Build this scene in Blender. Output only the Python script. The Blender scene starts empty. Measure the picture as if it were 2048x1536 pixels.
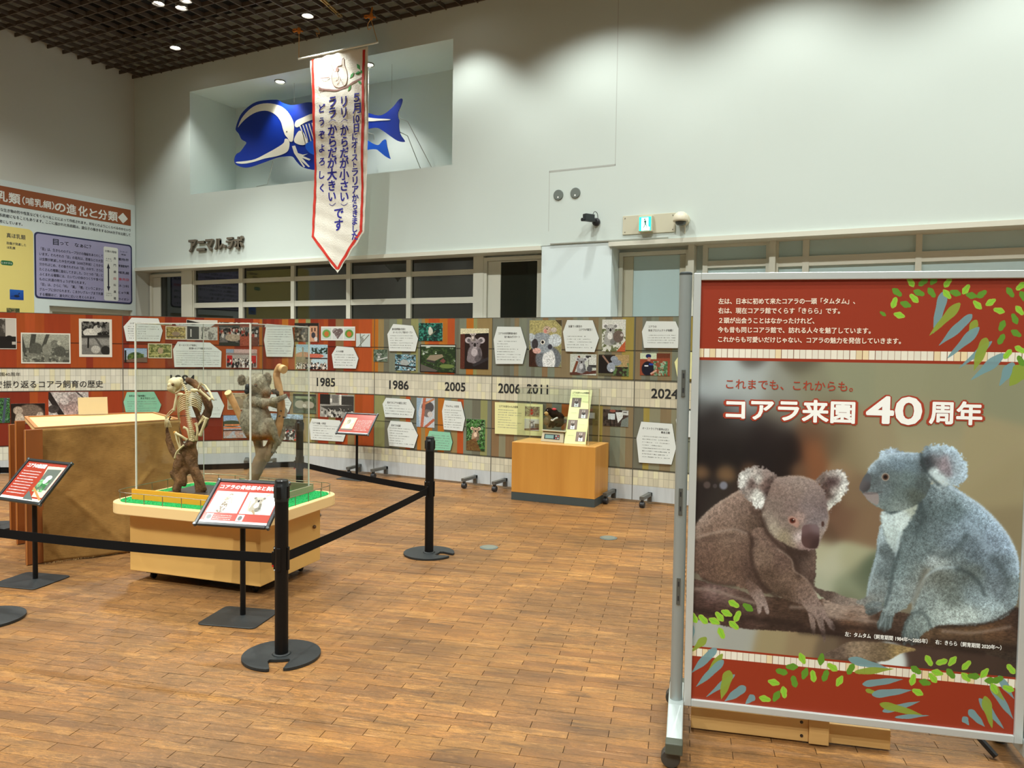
import bpy, bmesh, math, random
import numpy as np
from mathutils import Matrix, Vector

# ---------------------------------------------------------------- camera, world, lamps, exposure
SC = bpy.context.scene
COL = SC.collection
FPX, CX, CY, EYE = 1544.0, 1024.0, 768.0, 1.6

def _v(x, y):
    a = np.array([x - CX, -(y - CY), -FPX]); return a / np.linalg.norm(a)
_X = -_v(-1978, 659); _Y = _v(1822, 712)
_Y = _Y - _X * (_X @ _Y); _Y /= np.linalg.norm(_Y)
_Z = np.cross(_X, _Y)
R = np.stack([_X, _Y, _Z], 1)                      # camera <- world
CAM = np.array([0.0, 0.0, EYE])

cam_d = bpy.data.cameras.new('camera'); cam = bpy.data.objects.new('camera', cam_d); COL.objects.link(cam)
cam_d.sensor_width = 36.0; cam_d.lens = FPX / 2048 * 36.0; cam_d.clip_start = 0.05; cam_d.clip_end = 100
M4 = Matrix([list(R.T[i]) + [CAM[i]] for i in range(3)] + [[0, 0, 0, 1]])
cam.matrix_world = M4
SC.camera = cam

w = bpy.data.worlds.new('world'); SC.world = w; w.use_nodes = True
w.node_tree.nodes['Background'].inputs[0].default_value = (0.9, 0.95, 1.0, 1)
w.node_tree.nodes['Background'].inputs[1].default_value = 0.02
SC.view_settings.view_transform = 'Standard'
SC.view_settings.look = 'None'
SC.view_settings.gamma = 1.0
SC.view_settings.use_curve_mapping = False
SC.view_settings.exposure = 0.90
SC.cycles.use_denoising = True
SC.cycles.max_bounces = 8
SC.cycles.transparent_max_bounces = 24

P_GENERAL = 300.0     # downlights over the hall
P_WASH = 95.0        # lamps close to the back wall
P_NICHE = 52.0

def ray(x, y): return R.T @ np.array([x - CX, -(y - CY), -FPX])
def fl(x, y, z=0.0):
    d = ray(x, y); t = (z - EYE) / d[2]; return CAM + d * t
def proj(p):
    c = R @ (np.array(p, float) - CAM); return CX + FPX * c[0] / -c[2], CY - FPX * c[1] / -c[2]
def at(x, y, D): return CAM + ray(x, y) / FPX * D
def depth(p): return -(R @ (np.array(p, float) - CAM))[2]
def plane_pt(x, y, P, n):
    d = ray(x, y); P = np.array(P, float); n = np.array(n, float)
    return CAM + d * (((P - CAM) @ n) / (d @ n))

# ---------------------------------------------------------------- materials
def lin(c):
    return tuple((v / 12.92 if v <= 0.04045 else ((v + 0.055) / 1.055) ** 2.4) for v in c)
def rgb(r, g, b): return lin((r / 255, g / 255, b / 255)) + (1.0,)
MATS = {}
def mat(name, col, rough=0.6, metal=0.0, spec=0.5, noise=None, bump=None, coat=0.0):
    """col: 0-255 sRGB. noise=(scale vec, amount, dark col) ; bump=(scale, strength)"""
    if name in MATS: return MATS[name]
    m = bpy.data.materials.new(name); m.use_nodes = True; nt = m.node_tree; b = nt.nodes['Principled BSDF']
    b.inputs['Base Color'].default_value = rgb(*col); b.inputs['Roughness'].default_value = rough
    b.inputs['Metallic'].default_value = metal; b.inputs['Specular IOR Level'].default_value = spec
    b.inputs['Coat Weight'].default_value = coat
    if noise or bump:
        tc = nt.nodes.new('ShaderNodeTexCoord')
    if noise:
        mp = nt.nodes.new('ShaderNodeMapping'); mp.inputs['Scale'].default_value = noise[0]
        nt.links.new(tc.outputs['Object'], mp.inputs[0])
        n = nt.nodes.new('ShaderNodeTexNoise'); n.inputs['Scale'].default_value = 1.0; n.inputs['Detail'].default_value = 5
        nt.links.new(mp.outputs[0], n.inputs['Vector'])
        rp = nt.nodes.new('ShaderNodeMapRange'); rp.inputs[1].default_value = 0.35; rp.inputs[2].default_value = 0.68
        rp.inputs[3].default_value = 0; rp.inputs[4].default_value = noise[1]
        nt.links.new(n.outputs[0], rp.inputs[0])
        mx = nt.nodes.new('ShaderNodeMix'); mx.data_type = 'RGBA'
        mx.inputs[6].default_value = rgb(*col); mx.inputs[7].default_value = rgb(*noise[2])
        nt.links.new(rp.outputs[0], mx.inputs[0]); nt.links.new(mx.outputs[2], b.inputs['Base Color'])
    if bump:
        n2 = nt.nodes.new('ShaderNodeTexNoise'); n2.inputs['Scale'].default_value = bump[0]; n2.inputs['Detail'].default_value = 4
        nt.links.new(tc.outputs['Object'], n2.inputs['Vector'])
        bp = nt.nodes.new('ShaderNodeBump'); bp.inputs['Strength'].default_value = bump[1]; bp.inputs['Distance'].default_value = 0.01
        nt.links.new(n2.outputs[0], bp.inputs['Height']); nt.links.new(bp.outputs[0], b.inputs['Normal'])
    MATS[name] = m; return m

def glass_mat(name, tint=(0.97, 0.985, 0.98), ior=1.35, extra=0.02):
    if name in MATS: return MATS[name]
    m = bpy.data.materials.new(name); m.use_nodes = True; nt = m.node_tree; nt.nodes.clear()
    out = nt.nodes.new('ShaderNodeOutputMaterial'); t = nt.nodes.new('ShaderNodeBsdfTransparent'); g = nt.nodes.new('ShaderNodeBsdfGlossy')
    t.inputs[0].default_value = tint + (1,); g.inputs['Roughness'].default_value = 0.02
    lw = nt.nodes.new('ShaderNodeLayerWeight'); lw.inputs[0].default_value = .5
    fr = nt.nodes.new('ShaderNodeMath'); fr.operation = 'POWER'; fr.inputs[1].default_value = 4.0; nt.links.new(lw.outputs['Facing'], fr.inputs[0])
    ad = nt.nodes.new('ShaderNodeMath'); ad.operation = 'ADD'; ad.use_clamp = True; ad.inputs[1].default_value = extra
    mx = nt.nodes.new('ShaderNodeMixShader')
    nt.links.new(fr.outputs[0], ad.inputs[0]); nt.links.new(ad.outputs[0], mx.inputs[0])
    nt.links.new(t.outputs[0], mx.inputs[1]); nt.links.new(g.outputs[0], mx.inputs[2]); nt.links.new(mx.outputs[0], out.inputs[0])
    MATS[name] = m; return m

def emit_mat(name, col, s):
    if name in MATS: return MATS[name]
    m = bpy.data.materials.new(name); m.use_nodes = True; b = m.node_tree.nodes['Principled BSDF']
    b.inputs['Base Color'].default_value = rgb(*col); b.inputs['Emission Color'].default_value = rgb(*col); b.inputs['Emission Strength'].default_value = s
    MATS[name] = m; return m

def attr_mat(name, rough=0.8, noise=None, bump=None, spec=0.3):
    """colour read from the mesh attribute Col, times a grain"""
    if name in MATS: return MATS[name]
    m = bpy.data.materials.new(name); m.use_nodes = True; nt = m.node_tree; b = nt.nodes['Principled BSDF']
    b.inputs['Roughness'].default_value = rough; b.inputs['Specular IOR Level'].default_value = spec
    a = nt.nodes.new('ShaderNodeAttribute'); a.attribute_name = 'Col'
    src = a.outputs['Color']
    tc = nt.nodes.new('ShaderNodeTexCoord')
    if noise:
        n = nt.nodes.new('ShaderNodeTexNoise'); n.inputs['Scale'].default_value = noise[0]; n.inputs['Detail'].default_value = 6
        nt.links.new(tc.outputs['Object'], n.inputs['Vector'])
        rp = nt.nodes.new('ShaderNodeMapRange'); rp.inputs[1].default_value = .3; rp.inputs[2].default_value = .7
        rp.inputs[3].default_value = 1 - noise[1]; rp.inputs[4].default_value = 1 + noise[1] * .6; nt.links.new(n.outputs[0], rp.inputs[0])
        mu = nt.nodes.new('ShaderNodeVectorMath'); mu.operation = 'SCALE'
        nt.links.new(src, mu.inputs[0]); nt.links.new(rp.outputs[0], mu.inputs['Scale']); src = mu.outputs[0]
    nt.links.new(src, b.inputs['Base Color'])
    if bump:
        n2 = nt.nodes.new('ShaderNodeTexNoise'); n2.inputs['Scale'].default_value = bump[0]; n2.inputs['Detail'].default_value = 5
        nt.links.new(tc.outputs['Object'], n2.inputs['Vector'])
        bp = nt.nodes.new('ShaderNodeBump'); bp.inputs['Strength'].default_value = bump[1]; bp.inputs['Distance'].default_value = 0.01
        nt.links.new(n2.outputs[0], bp.inputs['Height']); nt.links.new(bp.outputs[0], b.inputs['Normal'])
    MATS[name] = m; return m

def image_mat(name, arr, rough=0.5, spec=0.4):
    """flat print: arr (H,W,3) sRGB 0-1, row 0 = top; computed here, no file"""
    H, W = arr.shape[:2]
    im = bpy.data.images.new(name, W, H, alpha=False)
    px = np.ones((H, W, 4), np.float32); px[..., :3] = np.clip(arr[::-1], 0, 1)
    im.pixels.foreach_set(px.ravel()); im.update(); im.pack()
    m = bpy.data.materials.new(name); m.use_nodes = True; nt = m.node_tree; b = nt.nodes['Principled BSDF']
    t = nt.nodes.new('ShaderNodeTexImage'); t.image = im; t.extension = 'EXTEND'
    nt.links.new(t.outputs[0], b.inputs['Base Color'])
    b.inputs['Roughness'].default_value = rough; b.inputs['Specular IOR Level'].default_value = spec
    return m

# ---------------------------------------------------------------- object helpers
def tag(o, label=None, cat=None, group=None, kind=None):
    if label: o['label'] = label
    if cat: o['category'] = cat
    if group: o['group'] = group
    if kind: o['kind'] = kind
    return o
def thing(name, label, cat, loc=(0, 0, 0), group=None):
    o = bpy.data.objects.new(name, None); COL.objects.link(o); o.location = Vector([float(v) for v in loc]); o.empty_display_size = .1
    return tag(o, label, cat, group)
def attach(o, parent):
    o.parent = parent
    o.matrix_parent_inverse = Matrix.Translation(-parent.location) if parent.type == 'EMPTY' else Matrix()
    return o

class Frame:
    """local x along, y up, z out of the surface"""
    def __init__(s, O, u, up=(0, 0, 1)):
        s.O = np.array(O, float); s.u = np.array(u, float) / np.linalg.norm(u); s.v = np.array(up, float) / np.linalg.norm(up); s.n = np.cross(s.u, s.v)
    def w(s, x, y, z=0.0): return s.O + s.u * x + s.v * y + s.n * z
    def px(s, x, y, off=0.0):
        p = plane_pt(x, y, s.O + s.n * off, s.n) - s.O
        return np.array([p @ s.u, p @ s.v])
ID = Frame((0, 0, 0), (1, 0, 0), (0, 1, 0))
_TXT = {}
def text_geo(s, bold=0.0, ext=0.0):
    k = (s, bold, ext)
    if k in _TXT: return _TXT[k]
    cu = bpy.data.curves.new('t', 'FONT'); cu.body = s; cu.offset = bold; cu.extrude = ext; cu.resolution_u = 3
    o = bpy.data.objects.new('t', cu); COL.objects.link(o)
    dg = bpy.context.evaluated_depsgraph_get(); me = bpy.data.meshes.new_from_object(o.evaluated_get(dg))
    V = np.zeros(len(me.vertices) * 3); me.vertices.foreach_get('co', V); V = V.reshape(-1, 3)
    Fc = [tuple(p.vertices) for p in me.polygons]
    bpy.data.objects.remove(o); bpy.data.curves.remove(cu); bpy.data.meshes.remove(me)
    _TXT[k] = (V, Fc); return V, Fc

class MB:
    def __init__(s, fr=ID): s.V = []; s.F = []; s.C = []; s.UV = {}; s.MI = []; s.fr = fr; s.col = None; s.mi = 0
    def v(s, p):
        s.V.append(s.fr.w(*p)); s.C.append(s.col); return len(s.V) - 1
    def f(s, idx, uv=None):
        s.F.append(tuple(idx)); s.MI.append(s.mi)
        if uv: s.UV[len(s.F) - 1] = uv
        return s
    def box(s, a, b, skip=()):
        x0, y0, z0 = a; x1, y1, z1 = b
        i = [s.v(p) for p in ((x0, y0, z0), (x1, y0, z0), (x1, y1, z0), (x0, y1, z0), (x0, y0, z1), (x1, y0, z1), (x1, y1, z1), (x0, y1, z1))]
        fs = {'-z': (0, 3, 2, 1), '+z': (4, 5, 6, 7), '-y': (0, 1, 5, 4), '+y': (2, 3, 7, 6), '-x': (0, 4, 7, 3), '+x': (1, 2, 6, 5)}
        for k, q in fs.items():
            if k not in skip: s.f([i[j] for j in q])
        return s
    def quad(s, pts, uv=((0, 0), (1, 0), (1, 1), (0, 1))):
        return s.f([s.v(p) for p in pts], uv)
    def prism(s, poly, z0, z1, back=True):
        """poly in local xy (ccw), from z0 to z1"""
        A = sum(poly[i][0] * poly[(i + 1) % len(poly)][1] - poly[(i + 1) % len(poly)][0] * poly[i][1] for i in range(len(poly)))
        if A < 0: poly = list(poly)[::-1]
        n = len(poly); a = [s.v((p[0], p[1], z0)) for p in poly]; b = [s.v((p[0], p[1], z1)) for p in poly]
        xs = [p[0] for p in poly]; ys = [p[1] for p in poly]; sx = (max(xs) - min(xs)) or 1; sy = (max(ys) - min(ys)) or 1
        s.f(b, [((p[0] - min(xs)) / sx, (p[1] - min(ys)) / sy) for p in poly])
        if back: s.f(a[::-1])
        for i in range(n):
            j = (i + 1) % n; s.f((a[i], a[j], b[j], b[i]))
        return s
    def tube(s, pts, r, n=8, cap=True, flat=1.0):
        pts = [np.array(p, float) for p in pts]; rs = r if hasattr(r, '__len__') else [r] * len(pts)
        rings = []; up = np.array([0, 0, 1.0])
        t0 = pts[1] - pts[0]; t0 /= np.linalg.norm(t0)
        if abs(t0 @ up) > .9: up = np.array([1.0, 0, 0])
        a = np.cross(t0, up); a /= np.linalg.norm(a)
        for i, p in enumerate(pts):
            t = pts[min(i + 1, len(pts) - 1)] - pts[max(i - 1, 0)]; L = np.linalg.norm(t); t = t / L if L > 0 else t0
            a = a - t * (a @ t); a /= np.linalg.norm(a); b = np.cross(t, a)
            rings.append([s.v(p + (a * math.cos(q) + b * math.sin(q) * flat) * rs[i]) for q in [2 * math.pi * k / n for k in range(n)]])
        for i in range(len(rings) - 1):
            for k in range(n): s.f((rings[i][k], rings[i][(k + 1) % n], rings[i + 1][(k + 1) % n], rings[i + 1][k]))
        if cap: s.f(rings[0][::-1]); s.f(rings[-1])
        return s
    def lathe(s, c, prof, n=24, cap=True):
        """prof: (r, z) pairs, around local z at c"""
        rings = [[s.v((c[0] + r * math.cos(2 * math.pi * k / n), c[1] + r * math.sin(2 * math.pi * k / n), c[2] + z)) for k in range(n)] for r, z in prof]
        for i in range(len(rings) - 1):
            for k in range(n): s.f((rings[i][k], rings[i][(k + 1) % n], rings[i + 1][(k + 1) % n], rings[i + 1][k]))
        if cap: s.f(rings[0][::-1]); s.f(rings[-1])
        return s
    def ell(s, c, r, n=12, m=8, rot=None):
        c = np.array(c, float); rr = np.array(r if hasattr(r, '__len__') else (r, r, r), float); Q = np.eye(3) if rot is None else np.array(rot)
        rows = []
        for i in range(m + 1):
            th = math.pi * i / m
            rows.append([s.v(c + Q @ (rr * np.array([math.sin(th) * math.cos(2 * math.pi * k / n), math.sin(th) * math.sin(2 * math.pi * k / n), math.cos(th)]))) for k in range(n)] if 0 < i < m else [s.v(c + Q @ (rr * np.array([0, 0, math.cos(th)])))])
        for i in range(m):
            for k in range(n):
                A, B = rows[i], rows[i + 1]; k2 = (k + 1) % n
                if len(A) == 1: s.f((A[0], B[k], B[k2]))
                elif len(B) == 1: s.f((A[k], B[0], A[k2]))
                else: s.f((A[k], B[k], B[k2], A[k2]))
        return s
    def text(s, txt, x0, y0, h, w=None, bold=0.0, z=0.001, ext=0.0, ang=0.0, center=False, shear=0.0, fat=0.0):
        """lower left of the em box at (x0,y0); h = em height; w = width to fit"""
        V, Fc = text_geo(txt, bold, ext)
        if not len(V): return s
        V = V.copy(); bx0, bx1 = V[:, 0].min(), V[:, 0].max()
        V[:, 0] -= bx0; bw = bx1 - bx0
        sc = h; V[:, 1] += .12; V *= sc
        if w: V[:, 0] *= w / (bw * sc)
        if center: V[:, 0] -= V[:, 0].max() / 2
        if shear: V[:, 0] += V[:, 1] * shear
        if ang:
            c, sn = math.cos(ang), math.sin(ang); V[:, :2] = np.stack([V[:, 0] * c - V[:, 1] * sn, V[:, 0] * sn + V[:, 1] * c], 1)
        nd = 8 if fat > .03 else 4
        for k in range(nd if fat else 1):
            dx, dy = (fat * h * math.cos(2 * math.pi * (k + .5) / nd), fat * h * math.sin(2 * math.pi * (k + .5) / nd)) if fat else (0, 0)
            b = len(s.V)
            for p in V: s.v((x0 + p[0] + dx, y0 + p[1] + dy, z + p[2] + k * 1e-5))
            for q in Fc: s.f([b + i for i in q])
        return s
    def build(s, name, material, parent=None, smooth=False, kind=None):
        me = bpy.data.meshes.new(name); me.from_pydata([tuple(map(float, p)) for p in s.V], [], s.F)
        for mm in (material if isinstance(material, (list, tuple)) else [material]): me.materials.append(mm)
        if max(s.MI, default=0) > 0: me.polygons.foreach_set('material_index', s.MI)
        if s.UV:
            uvl = me.uv_layers.new(name='UVMap'); k = 0
            for fi, fc in enumerate(s.F):
                uv = s.UV.get(fi)
                for j in range(len(fc)):
                    if uv: uvl.data[k].uv = uv[j]
                    k += 1
        if s.C and s.C[0] is not None:
            ca = me.color_attributes.new('Col', 'FLOAT_COLOR', 'POINT')
            ca.data.foreach_set('color', np.array([c if c is not None else (1, 1, 1, 1) for c in s.C], np.float32).ravel())
        if smooth: me.polygons.foreach_set('use_smooth', [True] * len(me.polygons))
        me.update(); me.validate()
        o = bpy.data.objects.new(name, me); COL.objects.link(o)
        if parent is not None: attach(o, parent)
        if kind: o['kind'] = kind
        return o
def bevel(o, wd, seg=2):
    b = o.modifiers.new('b', 'BEVEL'); b.width = wd; b.segments = seg; b.limit_method = 'ANGLE'; return o
def smooth_by_angle(o, deg=40):
    me = o.data; bm = bmesh.new(); bm.from_mesh(me)
    for e in bm.edges: e.smooth = len(e.link_faces) == 2 and e.calc_face_angle(0) < math.radians(deg)
    for f in bm.faces: f.smooth = True
    bm.to_mesh(me); bm.free(); return o
def copy_tree(o, parent=None):
    c = o.copy(); COL.objects.link(c)
    if parent is not None: c.parent = parent; c.matrix_parent_inverse = o.matrix_parent_inverse.copy()
    for ch in list(o.children): copy_tree(ch, c)
    return c
def cat_rom(P, n=6, closed=True):
    P = [np.array(p, float) for p in P]; out = []; N = len(P)
    rng_ = range(N) if closed else range(N - 1)
    for i in rng_:
        p0, p1, p2, p3 = (P[(i - 1) % N], P[i], P[(i + 1) % N], P[(i + 2) % N]) if closed else (P[max(i - 1, 0)], P[i], P[i + 1], P[min(i + 2, N - 1)])
        for k in range(n):
            t = k / n; out.append(.5 * ((2 * p1) + (-p0 + p2) * t + (2 * p0 - 5 * p1 + 4 * p2 - p3) * t * t + (-p0 + 3 * p1 - 3 * p2 + p3) * t ** 3))
    if not closed: out.append(P[-1])
    return out
def fill_poly(mb, poly, z0, z1):
    """prism of any simple outline, triangulated"""
    from mathutils.geometry import tessellate_polygon
    A = sum(poly[i][0] * poly[(i + 1) % len(poly)][1] - poly[(i + 1) % len(poly)][0] * poly[i][1] for i in range(len(poly)))
    if A < 0: poly = list(poly)[::-1]
    n = len(poly); a = [mb.v((p[0], p[1], z0)) for p in poly]; b = [mb.v((p[0], p[1], z1)) for p in poly]
    for t in tessellate_polygon([[Vector((p[0], p[1], 0)) for p in poly]]):
        q = [poly[i] for i in t]; ar = (q[1][0] - q[0][0]) * (q[2][1] - q[0][1]) - (q[2][0] - q[0][0]) * (q[1][1] - q[0][1])
        t = t if ar > 0 else t[::-1]
        mb.f([b[i] for i in t]); mb.f([a[i] for i in t[::-1]])
    for i in range(n):
        j = (i + 1) % n; mb.f((a[i], a[j], b[j], b[i]))
    return mb

# ---------------------------------------------------------------- print painting (numpy)
def vnoise(X, Y, seed=0):
    rs = np.random.RandomState(seed); T = rs.rand(64, 64)
    xi = np.floor(X).astype(int); yi = np.floor(Y).astype(int); fx = X - xi; fy = Y - yi
    fx = fx * fx * (3 - 2 * fx); fy = fy * fy * (3 - 2 * fy)
    g = lambda a, b: T[a % 64, b % 64]
    return (g(xi, yi) * (1 - fx) + g(xi + 1, yi) * fx) * (1 - fy) + (g(xi, yi + 1) * (1 - fx) + g(xi + 1, yi + 1) * fx) * fy
def fbm(X, Y, seed=0, o=4):
    s = 0; a = .5; t = 0
    for i in range(o): s = s + a * vnoise(X * 2 ** i, Y * 2 ** i, seed + i); t += a; a *= .6
    return s / t
def poly_mask(X, Y, P):
    """point in polygon on coordinate arrays"""
    P = np.array(P, float); ins = np.zeros(X.shape, bool)
    bb = (X > P[:, 0].min()) & (X < P[:, 0].max()) & (Y > P[:, 1].min()) & (Y < P[:, 1].max())
    xs, ys = X[bb], Y[bb]; r = np.zeros(xs.shape, bool)
    x0, y0 = P[-1]
    for x1, y1 in P:
        c = ((y1 > ys) != (y0 > ys))
        if y1 != y0: r ^= c & (xs < (x0 - x1) * (ys - y1) / (y0 - y1) + x1)
        x0, y0 = x1, y1
    ins[bb] = r; return ins
def blur(a, k):
    if k < 1: return a
    for ax in (0, 1):
        for _ in range(2):
            c = np.cumsum(np.pad(a, [(k + 1, k) if i == ax else (0, 0) for i in range(a.ndim)], mode='edge'), axis=ax)
            n = a.shape[ax]; hi = np.take(c, range(2 * k + 1, 2 * k + 1 + n), axis=ax); lo = np.take(c, range(0, n), axis=ax)
            a = (hi - lo) / (2 * k + 1)
    return a
C8 = lambda c: np.array(c, float) / 255
class Pic:
    def __init__(s, W, H, c0, c1=None):
        s.W, s.H = W, H; s.Y, s.X = np.mgrid[0:H, 0:W].astype(float); s.X = (s.X + .5) / W; s.Y = (s.Y + .5) / W; s.h = H / W
        c1 = c1 or c0; t = (s.Y / s.h)[..., None]; s.a = C8(c0) * (1 - t) + C8(c1) * t
    def put(s, m, c, k=1.0):
        m = m.astype(float) if m.dtype == bool else m
        s.a = s.a * (1 - m[..., None] * k) + C8(c) * m[..., None] * k; return s
    def e(s, cx, cy, rx, ry, c, k=1.0, ang=0, soft=0.15):
        dx, dy = s.X - cx, s.Y - cy; ca, sa = math.cos(math.radians(ang)), math.sin(math.radians(ang))
        d = np.sqrt(((dx * ca + dy * sa) / rx) ** 2 + ((-dx * sa + dy * ca) / ry) ** 2)
        return s.put(np.clip((1 - d) / soft + .5, 0, 1), c, k)
    def l(s, x0, y0, x1, y1, w, c, k=1.0):
        dx, dy = x1 - x0, y1 - y0; t = np.clip(((s.X - x0) * dx + (s.Y - y0) * dy) / (dx * dx + dy * dy), 0, 1)
        d = np.hypot(s.X - x0 - t * dx, s.Y - y0 - t * dy); return s.put(np.clip((w / 2 - d) * s.W + .5, 0, 1), c, k)
    def p(s, P, c, k=1.0): return s.put(poly_mask(s.X, s.Y, P), c, k)
    def r(s, x0, y0, x1, y1, c, k=1.0): return s.put((s.X >= x0) & (s.X < x1) & (s.Y >= y0) & (s.Y < y1), c, k)
    def n(s, sc, c, thr=.5, k=1.0, seed=0, sx=1, sy=1, box=None):
        m = np.clip((fbm(s.X * sc * sx, s.Y * sc * sy, seed) - thr) * 9 + .5, 0, 1)
        if box: m = m * ((s.X >= box[0]) & (s.Y >= box[1]) & (s.X < box[2]) & (s.Y < box[3]))
        return s.put(m, c, k)
    def koala(s, cx, cy, q, c=(130, 128, 125), ang=0, seed=3, branch=None, look=0):
        """sitting koala: q = body height"""
        lt = tuple(min(255, v + 60) for v in c); dk = tuple(int(v * .5) for v in c)
        if branch: s.l(*branch, q * .16, (92, 66, 46))
        s.e(cx, cy + q * .18, q * .27, q * .36, c); s.e(cx - q * .02, cy + q * .1, q * .12, q * .16, lt)
        s.e(cx + q * .16, cy + q * .36, q * .17, q * .14, dk, .5); s.e(cx - q * .16, cy + q * .38, q * .14, q * .12, c)
        s.l(cx - q * .16, cy + q * .02, cx - q * .24, cy + q * .3, q * .1, c); s.l(cx + q * .16, cy + q * .02, cx + q * .2, cy + q * .28, q * .1, dk, .6)
        for sx in (-1, 1):
            s.e(cx + sx * q * .24, cy - q * .34, q * .13, q * .12, lt); s.e(cx + sx * q * .22, cy - q * .33, q * .07, q * .07, dk, .7)
        s.e(cx, cy - q * .22, q * .21, q * .19, c); s.e(cx, cy - q * .32, q * .14, q * .07, lt, .4)
        lx = look * q * .06
        s.e(cx + lx, cy - q * .16, q * .045, q * .075, (30, 26, 28)); s.e(cx + lx, cy - q * .07, q * .08, q * .03, lt, .7)
        s.e(cx + lx - q * .1, cy - q * .22, q * .02, q * .02, (15, 10, 10)); s.e(cx + lx + q * .1, cy - q * .22, q * .02, q * .02, (15, 10, 10))
        return s
    def crowd(s, x0, y0, x1, y1, n, seed, cols):
        rs = random.Random(seed)
        for _ in range(n):
            x = rs.uniform(x0, x1); y = rs.uniform(y0, y1); c = rs.choice(cols); q = .02 + .02 * (y - y0) / (y1 - y0 + 1e-6)
            s.e(x, y + q * 1.6, q, q * 1.8, c); s.e(x, y, q * .6, q * .65, rs.choice([(30, 25, 22), (190, 160, 140)]))
        return s
    def grain(s, amt=.10, seed=9, sc=60):
        s.a = np.clip(s.a * (1 + (fbm(s.X * sc, s.Y * sc, seed, 3)[..., None] - .5) * 2 * amt * 2), 0, 1); return s
    def gray(s, k=1.0, tint=(1, 1, .96)):
        g = s.a.mean(-1, keepdims=True) * np.array(tint); s.a = s.a * (1 - k) + g * k; return s
    def border(s, w, c=(232, 230, 218)):
        m = (s.X < w) | (s.X > 1 - w) | (s.Y < w) | (s.Y > s.h - w); return s.put(m, c)
random.seed(7)

# ================================================================ LAMPS
YB, ZC, ZS, XL = 9.2, 6.27, 2.97, -12.3
def spot(name, loc, power, size, blend=.6, target=None, col=(.97, 1, .95), rad=.07):
    l = bpy.data.lights.new(name, 'SPOT'); l.energy = power; l.spot_size = math.radians(size); l.spot_blend = blend
    l.color = col; l.shadow_soft_size = rad
    o = bpy.data.objects.new(name, l); COL.objects.link(o); o.location = loc
    if target is not None:
        o.rotation_euler = (Vector(target) - Vector(loc)).to_track_quat('-Z', 'Y').to_euler()
    return o
M_CAN = mat('lamp_can', (150, 148, 142), .4, .3)
M_BULB = emit_mat('lamp_glow', (255, 250, 240), 14)
def downlight(x, y, power, size, label, blend=.6, target=None, z=ZC, r=.065, group=None, col=(.97, 1, .95)):
    t = thing('downlight', label, 'ceiling light', (x, y, z), group)
    mb = MB(); mb.lathe((x, y, z), [(r * 1.25, -.012), (r * 1.25, .1), (r * .9, .1), (r * .98, -.004)], 20, cap=False)
    mb.build('can', M_CAN, t, smooth=True)
    mb = MB(); mb.lathe((x, y, z), [(r * .97, .012), (r * .97, .02)], 20); mb.build('lamp_glass', M_BULB, t)
    s = spot('downlight_lamp', (x, y, z - .03), power, size, blend, target, col)
    s.parent = t; s.matrix_parent_inverse = Matrix.Translation((-x, -y, -z))
    return t
vis = [(-9.28, 7.32, 'first lamp of the ceiling cluster, nearest the left picture edge'), (-9.10, 7.55, 'lowest lamp of the ceiling cluster of three'),
       (-8.86, 7.42, 'rightmost lamp of the ceiling cluster of three')]
for x, y, lb in vis: downlight(x, y, P_GENERAL * .42, 110, 'round bright downlight, ' + lb, target=(x + .3, y - 1.5, 0))
downlight(-10.39, 8.5, P_WASH, 100, 'single round downlight nearest the ceiling corner')
downlight(-7.69, 8.5, P_WASH, 100, 'single round downlight left of the banner rope')
for x in (-5.4, -3.5, -1.3, .9, 2.9):
    downlight(x, 8.5 if x < -5 else 7.95, P_WASH * (.8 if x < -5 else 1.35), 100 if x < -5 else 130, 'downlight outside the picture washing the back wall', group='lamps washing the back wall beyond the frame')
for x in (-10.3, -7.4, -4.5, -1.6, 1.6):
    for y in (-2.0, 1.6, 5.0):
        downlight(x, y, P_GENERAL * {5.0: .88, 1.6: 1.15, -2.0: 1.5}[y], 112, 'downlight in the ceiling above the hall outside the picture', group='hall downlights beyond the frame', blend=.8, target={5.0: (x, 6.9, 0), 1.6: (x, 2.2, 0), -2.0: (x, -.6, 0)}.get(y))

# ================================================================ FLOOR
U15 = np.array([.9659, .2588]); V15 = np.array([-.2588, .9659])
m = bpy.data.materials.new('wood_block'); m.use_nodes = True; nt = m.node_tree; b = nt.nodes['Principled BSDF']
geo = nt.nodes.new('ShaderNodeNewGeometry')
def nmap(sc, rot=-math.radians(15)):
    mp = nt.nodes.new('ShaderNodeMapping'); mp.vector_type = 'POINT'
    r1 = nt.nodes.new('ShaderNodeVectorRotate'); r1.rotation_type = 'Z_AXIS'; r1.inputs['Angle'].default_value = rot
    nt.links.new(geo.outputs['Position'], r1.inputs['Vector']); nt.links.new(r1.outputs[0], mp.inputs[0]); mp.inputs['Scale'].default_value = sc; return mp.outputs[0]
def nnoise(vec, scale, det=5, rough=.6, dist=0):
    n = nt.nodes.new('ShaderNodeTexNoise'); n.inputs['Scale'].default_value = scale; n.inputs['Detail'].default_value = det; n.inputs['Roughness'].default_value = rough
    n.inputs['Distortion'].default_value = dist; nt.links.new(vec, n.inputs['Vector']); return n.outputs[0]
def nramp(src, a, b_, lo=0, hi=1):
    r = nt.nodes.new('ShaderNodeMapRange'); r.inputs[1].default_value = a; r.inputs[2].default_value = b_; r.inputs[3].default_value = lo; r.inputs[4].default_value = hi
    nt.links.new(src, r.inputs[0]); return r.outputs[0]
def nmix(f, a, b_):
    x = nt.nodes.new('ShaderNodeMix'); x.data_type = 'RGBA'
    for i, s_ in ((0, f), (6, a), (7, b_)):
        if isinstance(s_, tuple): x.inputs[i].default_value = s_
        elif isinstance(s_, (int, float)): x.inputs[i].default_value = s_
        else: nt.links.new(s_, x.inputs[i])
    return x.outputs[2]
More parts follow.
